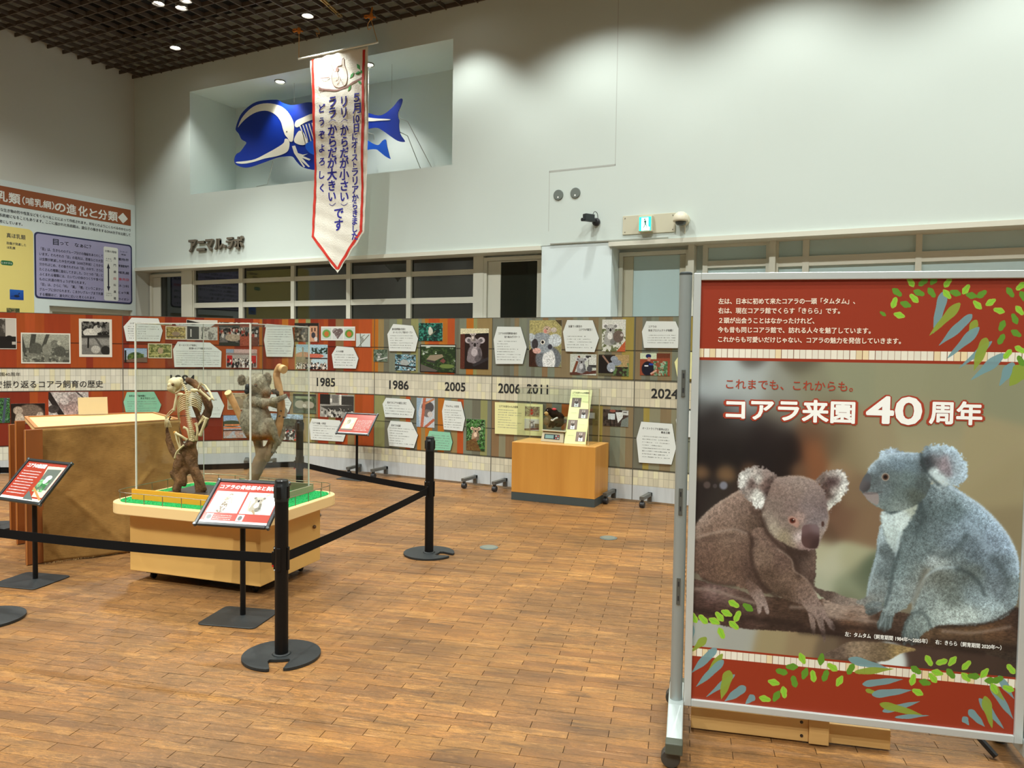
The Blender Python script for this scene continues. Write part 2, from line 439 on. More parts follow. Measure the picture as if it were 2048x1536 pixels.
at_ = nt.nodes.new('ShaderNodeAttribute'); at_.attribute_name = 'Col'
grain = nnoise(nmap((14, 150, 1)), 1.0, 8, .8)
streak = nnoise(nmap((3.2, 26, 1)), 1.0, 6, .75, .6)
blotch = nnoise(nmap((1, 1.6, 1)), .9, 5, .65)
blot2 = nnoise(nmap((1.3, 2.2, 1)), 2.6, 5, .7)
c = nmix(nramp(grain, .35, .7), at_.outputs['Color'], rgb(126, 82, 44))
c = nmix(nramp(blotch, .38, .60, 0, .72), c, rgb(92, 66, 40))
wear = nt.nodes.new('ShaderNodeMath'); wear.operation = 'MULTIPLY'
nt.links.new(nramp(streak, .50, .60), wear.inputs[0]); nt.links.new(nramp(blot2, .40, .62), wear.inputs[1])
c = nmix(nramp(wear.outputs[0], 0, 1, 0, .8), c, rgb(66, 50, 34))
spk = nnoise(nmap((60, 160, 1)), 1.0, 5, .8)
c = nmix(nramp(spk, .52, .60, 0, .5), c, rgb(86, 60, 36))
scr = nnoise(nmap((2.5, 40, 1)), 1.3, 4, .8, 1.2)
c = nmix(nramp(scr, .60, .68, 0, .55), c, rgb(206, 160, 110))
dirt = nnoise(nmap((4, 15, 1)), 2.2, 10, .9, .8); area = nnoise(nmap((.55, .8, 1)), 1.0, 4, .6)
dm = nt.nodes.new('ShaderNodeMath'); dm.operation = 'MULTIPLY'; nt.links.new(nramp(dirt, .47, .53), dm.inputs[0]); nt.links.new(nramp(area, .38, .56, .35, 1), dm.inputs[1])
c = nmix(nramp(dm.outputs[0], 0, 1, 0, .8), c, rgb(104, 74, 44))
scf = nnoise(nmap((18, 60, 1)), 1.4, 10, .9, .6); sm = nt.nodes.new('ShaderNodeMath'); sm.operation = 'MULTIPLY'
nt.links.new(nramp(scf, .53, .57), sm.inputs[0]); nt.links.new(nramp(area, .46, .54), sm.inputs[1])
c = nmix(nramp(sm.outputs[0], 0, 1, 0, .35), c, rgb(196, 146, 92))
nt.links.new(c, b.inputs['Base Color'])
nt.links.new(nramp(streak, .3, .7, .34, .55), b.inputs['Roughness'])
b.inputs['Specular IOR Level'].default_value = .45
bp = nt.nodes.new('ShaderNodeBump'); bp.inputs['Strength'].default_value = .25; bp.inputs['Distance'].default_value = .003
nt.links.new(streak, bp.inputs['Height']); nt.links.new(bp.outputs[0], b.inputs['Normal'])
M_BLOCK = m
fb = MB(); fb.box((-12.6, -6.2, -.2), (4.7, 9.6, -.008))
floor = fb.build('floor', mat('floor_joint', (62, 42, 26), .9)); floor['kind'] = 'structure'
PL, PW = .3312, .0577
TINTS = []
rs = random.Random(4)
for k in range(18):
    base = rs.choice([(176, 124, 66), (164, 114, 60), (182, 128, 66), (152, 106, 58), (138, 96, 54), (170, 120, 68), (192, 140, 76)])
    j = rs.uniform(.98, 1.10); TINTS.append(rgb(*[min(255, v * j) for v in base]))
cand = []
for j in range(-190, 125):
    vc = 3.018 + j * PW
    for k in range(-60, 40):
        ul = (-1.0827 if j % 2 == 0 else -.918) + k * PL
        cxy = U15 * (ul + PL / 2) + V15 * vc
        if not (-12.3 < cxy[0] < 4.5 and -3 < cxy[1] < 9.5): continue
        d = depth((cxy[0], cxy[1], 0))
        if d < 1.5: inside = False
        else:
            q = proj((cxy[0], cxy[1], 0)); inside = -120 < q[0] < 2170 and 700 < q[1] < 1590
        dist = math.hypot(*cxy)
        cand.append((0 if inside else 1, dist, ul, vc))
cand.sort()
rs = random.Random(11); mesh_cache = {}
def plank_mesh(ti):
    if ti in mesh_cache: return mesh_cache[ti]
    mb = MB(); mb.col = TINTS[ti]; g = .0011
    mb.box((-PL / 2 + g * 1.3, -PW / 2 + g * .6, -.012), (PL / 2 - g * 1.3, PW / 2 - g * .6, 0), skip=('-z',))
    o = mb.build('plank', M_BLOCK); me = o.data; bpy.data.objects.remove(o); mesh_cache[ti] = me; return me
near = cand[:300]
for _, _, ul, vc in near:
    o = bpy.data.objects.new('plank', plank_mesh(rs.randrange(18))); COL.objects.link(o)
    c_ = U15 * (ul + PL / 2) + V15 * vc; o.location = (c_[0], c_[1], rs.uniform(-.0012, 0)); o.rotation_euler = (0, 0, math.radians(15)); o.parent = floor
mb = MB(Frame((0, 0, 0), (U15[0], U15[1], 0), (V15[0], V15[1], 0)))
for _, _, ul, vc in cand[300:]:
    mb.col = TINTS[rs.randrange(18)]; z = rs.uniform(-.0012, 0); g = .0011
    mb.box((ul + g * 1.3, vc - PW / 2 + g * .6, -.010), (ul + PL - g * 1.3, vc + PW / 2 - g * .6, z), skip=('-z',))
o = mb.build('planks_beyond', M_BLOCK, floor, kind='stuff')
# ================================================================ WALLS
M_WALL = mat('wall_paint', (208, 219, 213), .75, noise=((.6, .6, .6), .25, (202, 211, 204)))
M_CREAM = mat('cream_metal', (220, 218, 202), .5)
M_CREAM2 = mat('cream_paint', (194, 188, 164), .55)
def solid(name, boxes, m_, parent=None, kind=None):
    mb = MB()
    for a_, b_ in boxes: mb.box(a_, b_)
    return mb.build(name, m_, parent, kind=kind)
RX0, RX1, RZ0, RZ1 = -10.9, -5.715, 4.155, 5.866
wall_back = solid('wall_back', [((XL - .2, YB, ZS), (RX0, YB + 1.15, 7)), ((RX1, YB, ZS), (4.7, YB + 1.15, 7)), ((RX0, YB, RZ1), (RX1, YB + 1.1, 7)),
    ((RX0, YB, ZS), (RX1, YB + 1.1, RZ0)), ((RX0 - .1, YB + 1.0, RZ0 - .1), (RX1 + .1, YB + 1.15, RZ1 + .1)),
    ((XL - .2, YB + .34, 0), (4.7, YB + .5, ZS))], M_WALL, kind='structure')
solid('pier_panel', [((-4.327, YB + .005, 0), (-3.36, YB + .36, ZS - .005))], mat('pier_white', (222, 234, 234), .5), wall_back)
def BF(off=0.0): return Frame((0, YB + off, 0), (1, 0, 0))
WB = BF()
for i, (x0, y0, x1, y1) in enumerate([(1237, 0, 1231, 330), (1099, 342, 1231, 331), (1099, 342, 1100, 462)]):
    a_, b_ = WB.px(x0, y0), WB.px(x1, y1)
    solid('panel_joint', [((min(a_[0], b_[0]) - .003, YB - .0012, min(a_[1], b_[1]) - .003), (max(a_[0] if x1 - x0 > 20 else min(a_[0], b_[0]), min(a_[0], b_[0])) + (.003 if x1 - x0 < 20 else (b_[0] - a_[0])), YB + .001, max(a_[1], b_[1]) if x1 - x0 < 20 else max(a_[1], b_[1]) + .003))],
          mat('joint_grey', (178, 182, 176), .8), wall_back)
solid('trim_1', [((XL, YB - .035, ZS - .055), (-4.33, YB + .34, ZS))], M_CREAM, kind='structure')
solid('trim_2', [((-3.39, YB - .035, ZS - .055), (4.5, YB + .34, ZS))], M_CREAM, kind='structure')
wl = MB(LF_ := Frame((XL, 0, 0), (0, 1, 0)))
# left wall with a door opening
wl.box((-6.2, 0, -.2), (7.65, 7, 0)); wl.box((9.1, 0, -.2), (YB + .5, 7, 0)); wl.box((7.65, 2.2, -.2), (9.1, 7, 0)); wl.box((7.6, 0, -.45), (9.15, 2.3, -.2))
wall_left = wl.build('wall_left', mat('wall_left_paint', (200, 200, 190), .78), kind='structure')
d = thing('door_1', None, None, (XL - .15, 8.4, 0)); d['kind'] = 'structure'
mb = MB(LF_); mb.box((7.7, 0, -.2), (9.05, 2.16, -.14)); mb.build('leaf', M_CREAM2, d)
mb = MB(LF_); mb.box((7.65, 0, -.2), (7.72, 2.2, -.05)); mb.box((9.03, 0, -.2), (9.1, 2.2, -.05)); mb.box((7.72, 2.13, -.2), (9.03, 2.2, -.05)); mb.build('door_frame', M_CREAM, d)
solid('wall_right', [((4.5, -6.2, 0), (4.7, YB + .5, 7))], M_WALL, kind='structure')
solid('wall_front', [((XL - .2, -6.2, 0), (4.7, -6.0, 7))], M_WALL, kind='structure')
solid('baseboard_left', [((XL, -6, 0), (XL + .015, 7.6, .1))], mat('base_dark', (70, 66, 60)), kind='structure')
# ================================================================ WINDOWS AND DOORS OF THE BACK WALL
PF = Frame((0, YB + .30, 0), (1, 0, 0))
M_DARKGLASS = mat('dark_glass', (30, 34, 28), .04, spec=.5, coat=.6)
M_FROST = mat('frosted_glass', (196, 218, 218), .16, spec=.6, noise=((1.2, 1, 1), .3, (182, 206, 204)))
PX = lambda x, y: PF.px(x, y)
def win(name, xs, zs, m_glass, mull=True, fr_out=.03):
    """xs: list of (x0,x1) pane spans, zs: list of (z0,z1)"""
    t = thing(name, None, None, (xs[0][0], YB + .3, zs[-1][0])); t['kind'] = 'structure'
    X0, X1 = xs[0][0] - fr_out, xs[-1][1] + fr_out; Z0, Z1 = zs[-1][0] - fr_out, min(zs[0][1] + fr_out, ZS - .02)
    gaps = [(X0, xs[0][0])] + [(xs[i][1], xs[i + 1][0]) for i in range(len(xs) - 1)] + [(xs[-1][1], X1)]
    for a_, b_ in gaps:
        mb = MB(PF); mb.box((a_, Z0, -.05), (b_, Z1, .02)); mb.build('mullion', M_CREAM, t)
    zg = [(zs[0][1], Z1)] + [(zs[i + 1][1], zs[i][0]) for i in range(len(zs) - 1)] + [(Z0, zs[-1][0])]
    for a_, b_ in zg:
        mb = MB(PF)
        for i, (xa, xb) in enumerate(xs): mb.box((xa, a_, -.05), (xb, b_, .012))
        mb.build('transom', M_CREAM, t)
    for xa, xb in xs:
        for za, zb in zs:
            mb = MB(PF); mb.box((xa, za, -.03), (xb, zb, -.022)); mb.build('pane', m_glass, t)
    return t
zz = lambda y, x=887: PX(x, y)[1]
xx = lambda x, y=560: PX(x, y)[0]
rows = [(zz(541), zz(506)), (zz(595), zz(551)), (zz(650), zz(607)), (.95, zz(662))]
win('window_1', [(xx(390), xx(479)), (xx(487), xx(583)), (xx(590), xx(694)), (xx(702), xx(814)), (xx(823), xx(948))], rows, M_DARKGLASS)
def door(name, xf0, xf1, xg0, xg1, ztop, zg1, zg0, m_glass, leafm):
    t = thing(name, None, None, ((xf0 + xf1) / 2, YB + .3, 0)); t['kind'] = 'structure'
    fw = .05
    mb = MB(PF); mb.box((xf0, 0, -.05), (xf0 + fw, ztop, .03)); mb.box((xf1 - fw, 0, -.05), (xf1, ztop, .03)); mb.box((xf0 + fw, ztop - fw, -.05), (xf1 - fw, ztop, .03)); mb.build('door_frame', M_CREAM, t)
    L = [((xf0 + fw + .004, .01), (xg0, ztop - fw - .004)), ((xg1, .01), (xf1 - fw - .004, ztop - fw - .004)), ((xg0, zg1), (xg1, ztop - fw - .004)), ((xg0, .01), (xg1, zg0))]
    mb = MB(PF)
    for a_, b_ in L: mb.box((a_[0], a_[1], -.04), (b_[0], b_[1], .0))
    mb.build('leaf', leafm, t)
    mb = MB(PF); mb.box((xg0, zg0, -.03), (xg1, zg1, -.015)); mb.build('pane', m_glass, t)
    mb = MB(PF); mb.box((xf0 + fw + .05, 1.0, 0), (xf0 + fw + .09, 1.15, .05)); mb.build('handle', mat('steel', (150, 150, 150), .3, .9), t)
door('door_2', XL + .02, xx(386), xx(321), xx(366), ZS - .09, PX(343, 553)[1], .9, M_DARKGLASS, M_CREAM)
solid('post', [((xx(366), YB + .262, 0), (xx(387.5), YB + .33, ZS - .05))], M_CREAM, wall_back)
solid('post', [((xx(949), YB + .262, 0), (xx(969), YB + .33, ZS - .05))], M_CREAM, wall_back)
door('door_3', xx(969), -4.33, xx(1001), xx(1074), ZS - .08, PX(1037, 523)[1], .9, M_DARKGLASS, M_CREAM)
door('door_4', -3.36 + .005, xx(1380), xx(1266), xx(1359), ZS - .1, PX(1310, 511)[1], .9, M_FROST, M_CREAM2)
solid('post', [((xx(1379), YB + .2, 0), (xx(1391), YB + .33, ZS - .05))], M_CREAM, wall_back)
z1 = lambda y, x: PX(x, y)[1]
win('window_2', [(xx(1415), xx(1531))], [(z1(520, 1473), z1(493, 1473)), (z1(620, 1473), z1(534, 1473)), (.95, 1.95)], M_FROST, fr_out=.06)
solid('post', [((xx(1540), YB + .2, 0), (xx(1552), YB + .33, ZS - .05))], M_CREAM, wall_back)
win('window_3', [(xx(1556), xx(1604)), (xx(1617), xx(1829)), (xx(1842), xx(2110)), (xx(2124), xx(2330))],
    [(z1(508, 1723), z1(455, 1723)), (z1(640, 1723), z1(528, 1723)), (.95, 1.95)], M_FROST)
# ================================================================ CEILING
M_GRID = mat('grid_brown', (84, 74, 64), .6)
ceil = solid('ceiling', [((XL - .2, -6.2, 6.98), (4.7, YB + .5, 7.1))], mat('ceiling_black', (18, 15, 13), .9), kind='structure')
gx = -8.58; gy = 7.91
for k in range(-15, 60):
    x = gx + .25 * k
    if XL + .02 < x < 4.4: solid('grid_bar', [((x - .008, -.5, ZC), (x + .008, YB - .005, ZC + .06))], M_GRID, ceil)
for k in range(-33, 6):
    y = gy + .25 * k
    if -.5 < y < YB: solid('grid_bar', [((XL + .005, y - .008, ZC + .001), (4.48, y + .008, ZC + .059))], M_GRID, ceil)
# ceiling fluorescent batten and small plates above the grid
rnd = random.Random(3)
t = thing('ceiling_duct', 'dark ventilation duct above the ceiling grid near the bright lamp', 'duct', (-7.5, 6.5, 6.7))
solid('duct_body', [((-7.75, 4.5, 6.62), (-7.35, 8.4, 6.9))], mat('duct', (60, 56, 50), .5, .4), t)
for y in (6.0, 7.6): solid('hanger', [((-7.56, y, 6.9), (-7.53, y + .03, 6.98))], mat('duct', (60, 56, 50)), t)
a_, b_ = fl(610, -35, ZC + .02), fl(681, 31, ZC + .02)
FT = Frame(a_, (b_ - a_), (0, 0, 1)); L_ = np.linalg.norm(b_ - a_)
t = thing('lighting_rail', 'thin brass coloured rail running across the ceiling grid above the banner', 'rail', a_)
mb = MB(FT); mb.box((0, -.02, -.03), (L_, .0, -.018)); mb.box((0, -.02, .018), (L_, .0, .03)); mb.box((0, -.004, -.018), (L_, .0, .018)); mb.build('rail_profile', mat('brass', (170, 140, 80), .35, .7), t)
mb = MB(FT); mb.box((L_ - .02, -.025, -.034), (L_ + .01, .005, .034)); mb.build('end_cap', mat('brass_dark', (120, 100, 60), .5), t)

# ================================================================ EXHIBITION PANELS
PWD = 1.705
V = {1: np.array([-8.96, 6.51]), 2: np.array([-7.71, 7.67]), 3: np.array([-6.03, 7.90]), 4: np.array([-4.33, 7.90]), 5: np.array([-2.60, 7.90]), 6: np.array([-.895, 7.90])}
d01 = np.array([.597, .802]); d01 /= np.linalg.norm(d01); V[0] = V[1] - d01 * PWD; V[-1] = V[0] - np.array([.4, .916]) * PWD
PFR = {k: Frame((V[k][0], V[k][1], 0), (V[k + 1][0] - V[k][0], V[k + 1][1] - V[k][1], 0)) for k in range(-1, 6)}
PZ0, PZ1 = .022, 1.972
M_ALU = mat('aluminium', (200, 206, 204), .38, .35)
M_ALUD = mat('leg_grey', (112, 114, 110), .4, .6)
M_CAST = mat('caster_black', (40, 41, 43), .45)
M_BOARD = mat('board_white', (224, 228, 226), .5)
M_CARD = mat('card_white', (228, 236, 233), .6)
M_GREEN = mat('card_green', (142, 208, 176), .6)
M_YELL = mat('card_yellow', (240, 240, 176), .6)
M_INK = mat('ink_dark', (38, 40, 40), .7)
M_INKG = mat('ink_grey', (120, 128, 124), .7)
M_EDGE = mat('card_edge', (70, 72, 72), .7)
def pz(k, x, y): return PFR[k].px(x, y)[1]
# heights of the printed bands, from the panel between the 1986 and 2005 headings
ZB = dict(top=PZ1, b1=pz(3, 860, 748), b2=pz(3, 860, 794.5), b3=pz(3, 860, 903), b4=pz(3, 860, 931))
def panel_art(k):
    W_, H_ = 640, 730; t0 = k / 6.0
    Y, X = np.mgrid[0:H_, 0:W_]; z = PZ1 - (Y + .5) / H_ * (PZ1 - PZ0); a = np.zeros((H_, W_, 3))
    pal = {'red': [(142, 50, 26), (158, 62, 28), (128, 44, 24), (168, 78, 30)], 'or': [(182, 84, 38), (184, 112, 36), (154, 64, 32), (186, 74, 40)],
           'ol': [(150, 130, 86), (146, 148, 98), (140, 112, 76), (162, 150, 92)], 'gr': [(126, 132, 114), (112, 112, 96), (140, 138, 112), (120, 124, 112), (136, 120, 90)]}
    rs = np.random.RandomState(40 + k)
    def pick(g):
        if g < .36: return pal['red'][rs.randint(4)] if rs.rand() > (g / .36) * .2 else pal['or'][rs.randint(4)]
        if g < .5: return [pal['or'], pal['ol'], pal['or'], pal['red']][rs.randint(4)][rs.randint(4)]
        if g < .66: return [pal['or'], pal['ol'], pal['ol'], pal['gr']][rs.randint(4)][rs.randint(2)]
        return pal['gr'][rs.randint(5)] if rs.rand() > .2 else [(172, 96, 40), (160, 144, 74), (138, 112, 80)][rs.randint(3)]
    for zlo, zhi in ((ZB['b1'], 9), (ZB['b3'], ZB['b2'])):
        x = 0
        while x < W_:
            w_ = rs.randint(16, 46) if k > 1 else rs.randint(26, 74); c = C8(pick((k + x / W_) / 6.0)); mk = (z >= zlo) & (z < zhi) & (X >= x) & (X < x + w_); a[mk] = c; x += w_
    def tiles(z0, z1, rows, g):
        mk = (z >= z0) & (z < z1); tz = ((z - z0) / (z1 - z0) * rows); r_ = np.floor(tz).astype(int); tx = X / 21.0; c_ = np.floor(tx).astype(int)
        rr = np.random.RandomState(70 + k + rows); T = rr.rand(8, 40); v = T[np.clip(r_, 0, 7), c_ % 40]
        b0 = C8((224, 224, 208)) * (1 - g) + C8((208, 200, 172)) * g
        col = b0[None, None, :] * (1 + (v[..., None] - .5) * .09); col = np.where((v > .88)[..., None], C8((228, 224, 190)) * np.ones(3), col)
        ln = ((tx - c_) < .09) | ((tz - r_) < .05); col = np.where(ln[..., None], col * .86, col); a[mk] = col[mk]
    tiles(ZB['b2'], ZB['b1'], 3, max(0, t0 - .1)); tiles(ZB['b4'], ZB['b3'], 2, max(0, t0 - .1))
    mk = z < ZB['b4']; a[mk] = C8((196, 202, 204))
    for zz_, hh in ((ZB['b1'], .010), (ZB['b2'], .008), (ZB['b3'], .009), ((ZB['b1'] + PZ1) / 2 - .02, .006), ((ZB['b2'] + ZB['b3']) / 2, .005)):
        mk = np.abs(z - zz_) < hh; a[mk] = a[mk] * .55
    a *= (1 + (fbm(X / 9., Y / 90., 5, 3)[..., None] - .5) * .08)
    return a
wheres = {-1: 'beyond the left picture edge', 0: 'leftmost printed red display panel with the long heading', 1: 'red striped display panel behind the skeleton and green card',
          2: 'orange and olive striped display panel marked 1985', 3: 'striped display panel marked 1986 and 2005', 4: 'olive striped display panel behind the podium, marked 2006', 5: 'rightmost olive display panel marked 2024'}
years = {1: [('1984', 341, 390, 750, 768)], 2: [('1985', 634, 670, 756, 771.5)], 3: [('1986', 779, 817, 761.5, 777.5), ('2005', 890, 930.5, 765, 781)], 4: [('2006', 997, 1040, 767.5, 785.5), ('2011', 1054, 1096, 769, 786.5)], 5: [('2024', 1303, 1356, 778, 796)]}
def caster(mb, P, z=.03, r=.03):
    F_ = Frame((P[0], P[1], z), (1, 0, 0), (0, 0, 1)); return F_
def wheel_geo(fr, x, z, o, r=.032, wd=.024):
    """wheel with its axle along the frame's x"""
    mb = MB(); c_ = fr.w(x, z, o)
    F2 = Frame(c_, fr.n, fr.v)          # local z = along -u
    mb.fr = F2
    mb.lathe((0, 0, -wd), [(r * .55, 0), (r * .92, 0), (r, wd * .3), (r, wd * 1.7), (r * .92, wd * 2), (r * .5, wd * 2)], 18)
    return mb
for k in range(-1, 6):
    fr = PFR[k]; Wk = np.linalg.norm(V[k + 1] - V[k])
    lab = wheres[k] if k >= 0 else 'red display panel mostly outside the left picture edge'
    t = thing('display_partition', lab, 'display panel', (V[k][0], V[k][1], 0), 'row of printed display panels'); t['kind'] = 'thing'
    mb = MB(fr); mb.box((.004, PZ0, -.028), (Wk - .004, PZ1, -.002)); mb.mi = 0; mb.build('board', M_BOARD, t)
    mb = MB(fr); mb.quad([(.004, PZ0, 0), (Wk - .004, PZ0, 0), (Wk - .004, PZ1, 0), (.004, PZ1, 0)]); mb.build('printed_sheet', image_mat('print_panel', panel_art(max(k, 0)), .55, .3), t)
    mb = MB(fr)
    for a_, b_ in (((0, PZ0, -.03), (.004, PZ1, .001)), ((Wk - .004, PZ0, -.03), (Wk, PZ1, .001)), ((0, PZ1, -.03), (Wk, PZ1 + .006, .001))): mb.box(a_, b_)
    mb.build('edge_frame', mat('frame_dark', (92, 92, 84), .5, .3), t)
    for (s_, x0, x1, y0, y1) in years.get(k, []):
        p0 = fr.px(x0, (y0 + y1) / 2); p1 = fr.px(x1, (y0 + y1) / 2); za = fr.px((x0 + x1) / 2, y1 + .8)[1]; zb_ = fr.px((x0 + x1) / 2, y0 - .8)[1]; h = (zb_ - za) / .73
        mb = MB(fr); mb.text(s_, p0[0], za - .12 * h, h, p1[0] - p0[0], z=.002, fat=.027); mb.build('lettering', M_INK, t)
    if k == 0:
        a_ = fr.px(5, 775); b_ = fr.px(206, 772); mb = MB(fr)
        mb.text('写真で振り返るコアラ飼育の歴史', b_[0] - 1.33, a_[1] - .012, .098, 1.33, z=.002, fat=.012); mb.build('lettering', M_INK, t)
        mb = MB(fr); c_ = fr.px(41, 752); mb.text('コアラ来園40周年', c_[0] - .42, c_[1] - .004, .05, .42, .0, .002); mb.build('lettering', M_INK, t)
    for x in (.2, Wk - .2):
        leg = MB(fr); leg.box((x - .022, .085, .0), (x + .022, .118, .30)); leg.box((x - .022, .02, .002), (x + .022, .118, .03)); leg.box((x - .018, .085, -.30), (x + .018, .118, -.028))
        lg = leg.build('foot', M_ALUD, t)
        for o_ in (.27, -.27):
            wheel_geo(fr, x, .034, o_).build('caster', M_CAST, lg, smooth=False)
            mb = MB(fr); mb.box((x - .012, .05, o_ - .015), (x + .012, .088, o_ + .015)); mb.build('caster_fork', M_CAST, lg)

# ---- cards
def dashes(mb, fr, x0, y0, x1, y1, n, seed, z, fill=.92, ch=None):
    """illegible body text: short dark strokes"""
    rs = random.Random(seed); H_ = (y1 - y0) / n
    for i in range(n):
        yc = y1 - (i + .5) * H_; x = x0; end = x1 if rs.random() < .7 else x0 + (x1 - x0) * rs.uniform(.45, .95)
        hh = H_ * .24; cw = hh * 1.9
        while x < end:
            w_ = cw * rs.uniform(.35, .95)
            if rs.random() < fill:
                yy = yc + rs.uniform(-.15, .15) * hh; h2 = hh * rs.uniform(.25, .55)
                mb.quad([(x, yy - h2, z), (min(x + w_, end), yy - h2, z), (min(x + w_, end), yy + h2, z), (x, yy + h2, z)])
                if rs.random() < .5: mb.quad([(x + w_ * .3, yc - hh, z), (x + w_ * .45, yc - hh, z), (x + w_ * .45, yc + hh, z), (x + w_ * .3, yc + hh, z)])
            x += cw * 1.12
    return mb
def card(k, poly, label, titles=(), body=None, m_=None, thick=.014, off=.0, cat='information card', nm='information_card', group='hexagonal information cards'):
    fr = PFR[k]; z0 = off + .001; z1 = z0 + thick
    P = [fr.px(x, y, z1) for x, y in poly]; cx_ = sum(p[0] for p in P) / len(P); cz_ = min(p[1] for p in P)
    t = thing(nm, label, cat, fr.w(cx_, cz_, z1), group)
    mb = MB(fr); mb.prism(P, z1 - .0015, z1, back=False); mb.build('face', m_ or M_CARD, t)
    q = MB(fr); q.prism(P, z0, z1 - .0016); q.build('foam_edge', M_EDGE, t)
    zt = z1 + .0006
    if titles:
        mb = MB(fr)
        for (s_, x0, x1, yc, hp) in titles:
            a_ = fr.px(x0, yc, z1); b_ = fr.px(x1, yc, z1); h = abs(fr.px(x0, yc - hp / 2, z1)[1] - fr.px(x0, yc + hp / 2, z1)[1])
            mb.text(s_, a_[0], a_[1] - h * .55, h, b_[0] - a_[0], z=zt, fat=.015)
        mb.build('title_text', M_INK, t)
    if body:
        x0, y0, x1, y1, n = body; a_ = fr.px(x0, y1, z1); b_ = fr.px(x1, y0, z1); a2 = fr.px(x0, y0, z1); b2 = fr.px(x1, y1, z1)
        mb = MB(fr); dashes(mb, fr, a_[0], (a_[1] + b2[1]) / 2, b_[0], (b_[1] + a2[1]) / 2, n, int(x0), zt); mb.build('body_text', M_INKG, t, kind='stuff')
    return t
s1 = lambda pts, ox, oy, sc: [(ox + x / sc, oy + y / sc) for x, y in pts]
A = lambda pts: s1(pts, 220, 620, 5.908)
B = lambda pts: s1(pts, 430, 620, 4.955)
C_ = lambda pts: s1(pts, 720, 620, 5.486)
D = lambda pts: s1(pts, 960, 620, 5.486)
E_ = lambda pts: s1(pts, 1130, 620, 6.144)
G = lambda pts: s1(pts, 960, 800, 4.8)
card(1, A([(160, 195), (255, 90), (570, 100), (622, 245), (590, 372), (195, 368)]), 'white hexagon card at the upper left, above the small landscape photo', [('ユーカリ・コアラとオーストラリア', 260, 304, 646, 4)], (256, 651, 318, 679, 6))
card(1, A([(745, 465), (800, 372), (1180, 385), (1318, 490), (1312, 675), (762, 675)]), 'wide white card with cut corners directly above the 1984 heading', [('オーストラリア政府に', 358, 394, 690, 4.4), ('東京都へのコアラ寄贈をリクエスト', 378, 424, 696.5, 4.4)], (353, 701, 438, 731, 7))
card(1, A([(160, 1085), (200, 970), (520, 965), (605, 1120), (575, 1205), (185, 1205)]), 'pale green hexagon card above the burlap covered box', [('当初は、『動物園に', 258, 292, 791.5, 4.4), ('来る予定だった？', 281, 310, 796.5, 4.4)], (255, 801, 313, 823, 5), M_GREEN)
card(1, A([(905, 1075), (960, 972), (1270, 970), (1350, 1130), (1303, 1272), (925, 1268)]), 'white hexagon card behind the koala skeleton', [('コアラの暮らしに', 400, 434, 799, 4.4)], (388, 802, 440, 830, 7))
card(2, B([(510, 137), (762, 155), (782, 330), (768, 465), (510, 462), (485, 300)]), 'tall white card with dense text above the forked branch top', [], (535, 657, 582, 709, 11))
card(2, B([(1205, 358), (1370, 372), (1420, 480), (1395, 580), (1175, 577), (1157, 440)]), 'white hexagon card above and right of the 1985 heading', [('メスの来園', 672, 686.5, 702.5, 4.2)], (669, 707, 711, 733, 5))
card(2, B([(520, 1000), (550, 835), (700, 840), (758, 920), (725, 1015)]), 'white card half hidden by the stuffed koala', [], (545, 793, 580, 822, 6))
card(2, B([(960, 1075), (1235, 1095), (1300, 1215), (1270, 1305), (948, 1285), (935, 1140)]), 'white hexagon card partly behind the rear sign stand', [('「コアラ会議」の発足', 624, 652, 845.5, 4.4)], (626, 850, 683, 879, 6))
card(3, C_([(365, 153), (575, 172), (637, 315), (605, 455), (320, 450), (300, 265)]), 'white hexagon card left of the green foliage photo', [('屋内放飼場の完成と', 784, 811, 658, 4.6), ('オーストラリア館のオープン', 786, 825, 664.5, 4.6)], (780, 669, 826, 698, 6))
card(3, C_([(285, 963), (540, 980), (600, 1090), (580, 1187), (275, 1175), (247, 1030)]), 'white hexagon card directly below the 1986 heading', [('初めてのコアラの誕生と死亡', 774.5, 813, 804.5, 4.8)], (771, 809, 824, 831, 4))
card(3, C_([(335, 1215), (565, 1232), (635, 1375), (590, 1515), (320, 1490), (300, 1305)]), 'white hexagon card just left of the rear barrier post', [('初めての出産', 782.5, 801, 850, 4.8)], (779, 855, 828, 890, 7))
card(3, C_([(927, 990), (1108, 1008), (1152, 1190), (1125, 1330), (918, 1310), (900, 1110)]), 'tall white hexagon card below the 2005 heading', [('「タムタム」大往生', 891, 918, 811.5, 4.8)], (889, 818, 923, 857, 8))
card(3, s1([(1325, 213), (1535, 230), (1560, 330), (1540, 415), (1340, 408), (1290, 320)], 600, 820, 5.12), 'pale green hexagon card behind the rear barrier post', [], (863, 869, 899, 898, 6), M_GREEN)
card(4, D([(190, 182), (445, 185), (512, 410), (468, 592), (172, 592), (150, 325)]), 'tall white hexagon card above the 2006 heading', [('コアラの共同繁殖計画の', 997, 1034, 666.5, 4.8), ('取り組みがスタート', 1009, 1040, 673.5, 4.8)], (994, 680, 1041, 722, 8))
card(4, D([(957, 110), (1235, 113), (1305, 310), (1255, 462), (940, 455), (910, 240)]), 'white hexagon card announcing a koala birth, right of the large koala portrait', [('当園で11頭目の', 1137, 1164, 652.5, 5), ('コアラが誕生！', 1158, 1184, 659, 5)], (1134, 670, 1185, 698, 5))
card(4, D([(163, 1010), (690, 1035), (690, 1385), (163, 1357)]), 'pale yellow rectangular card with two small photos left of the podium case', [('コアラの赤ちゃんの成長', 998, 1036, 812, 5)], (996, 818, 1043, 858, 8), M_YELL, group='yellow cards by the podium')
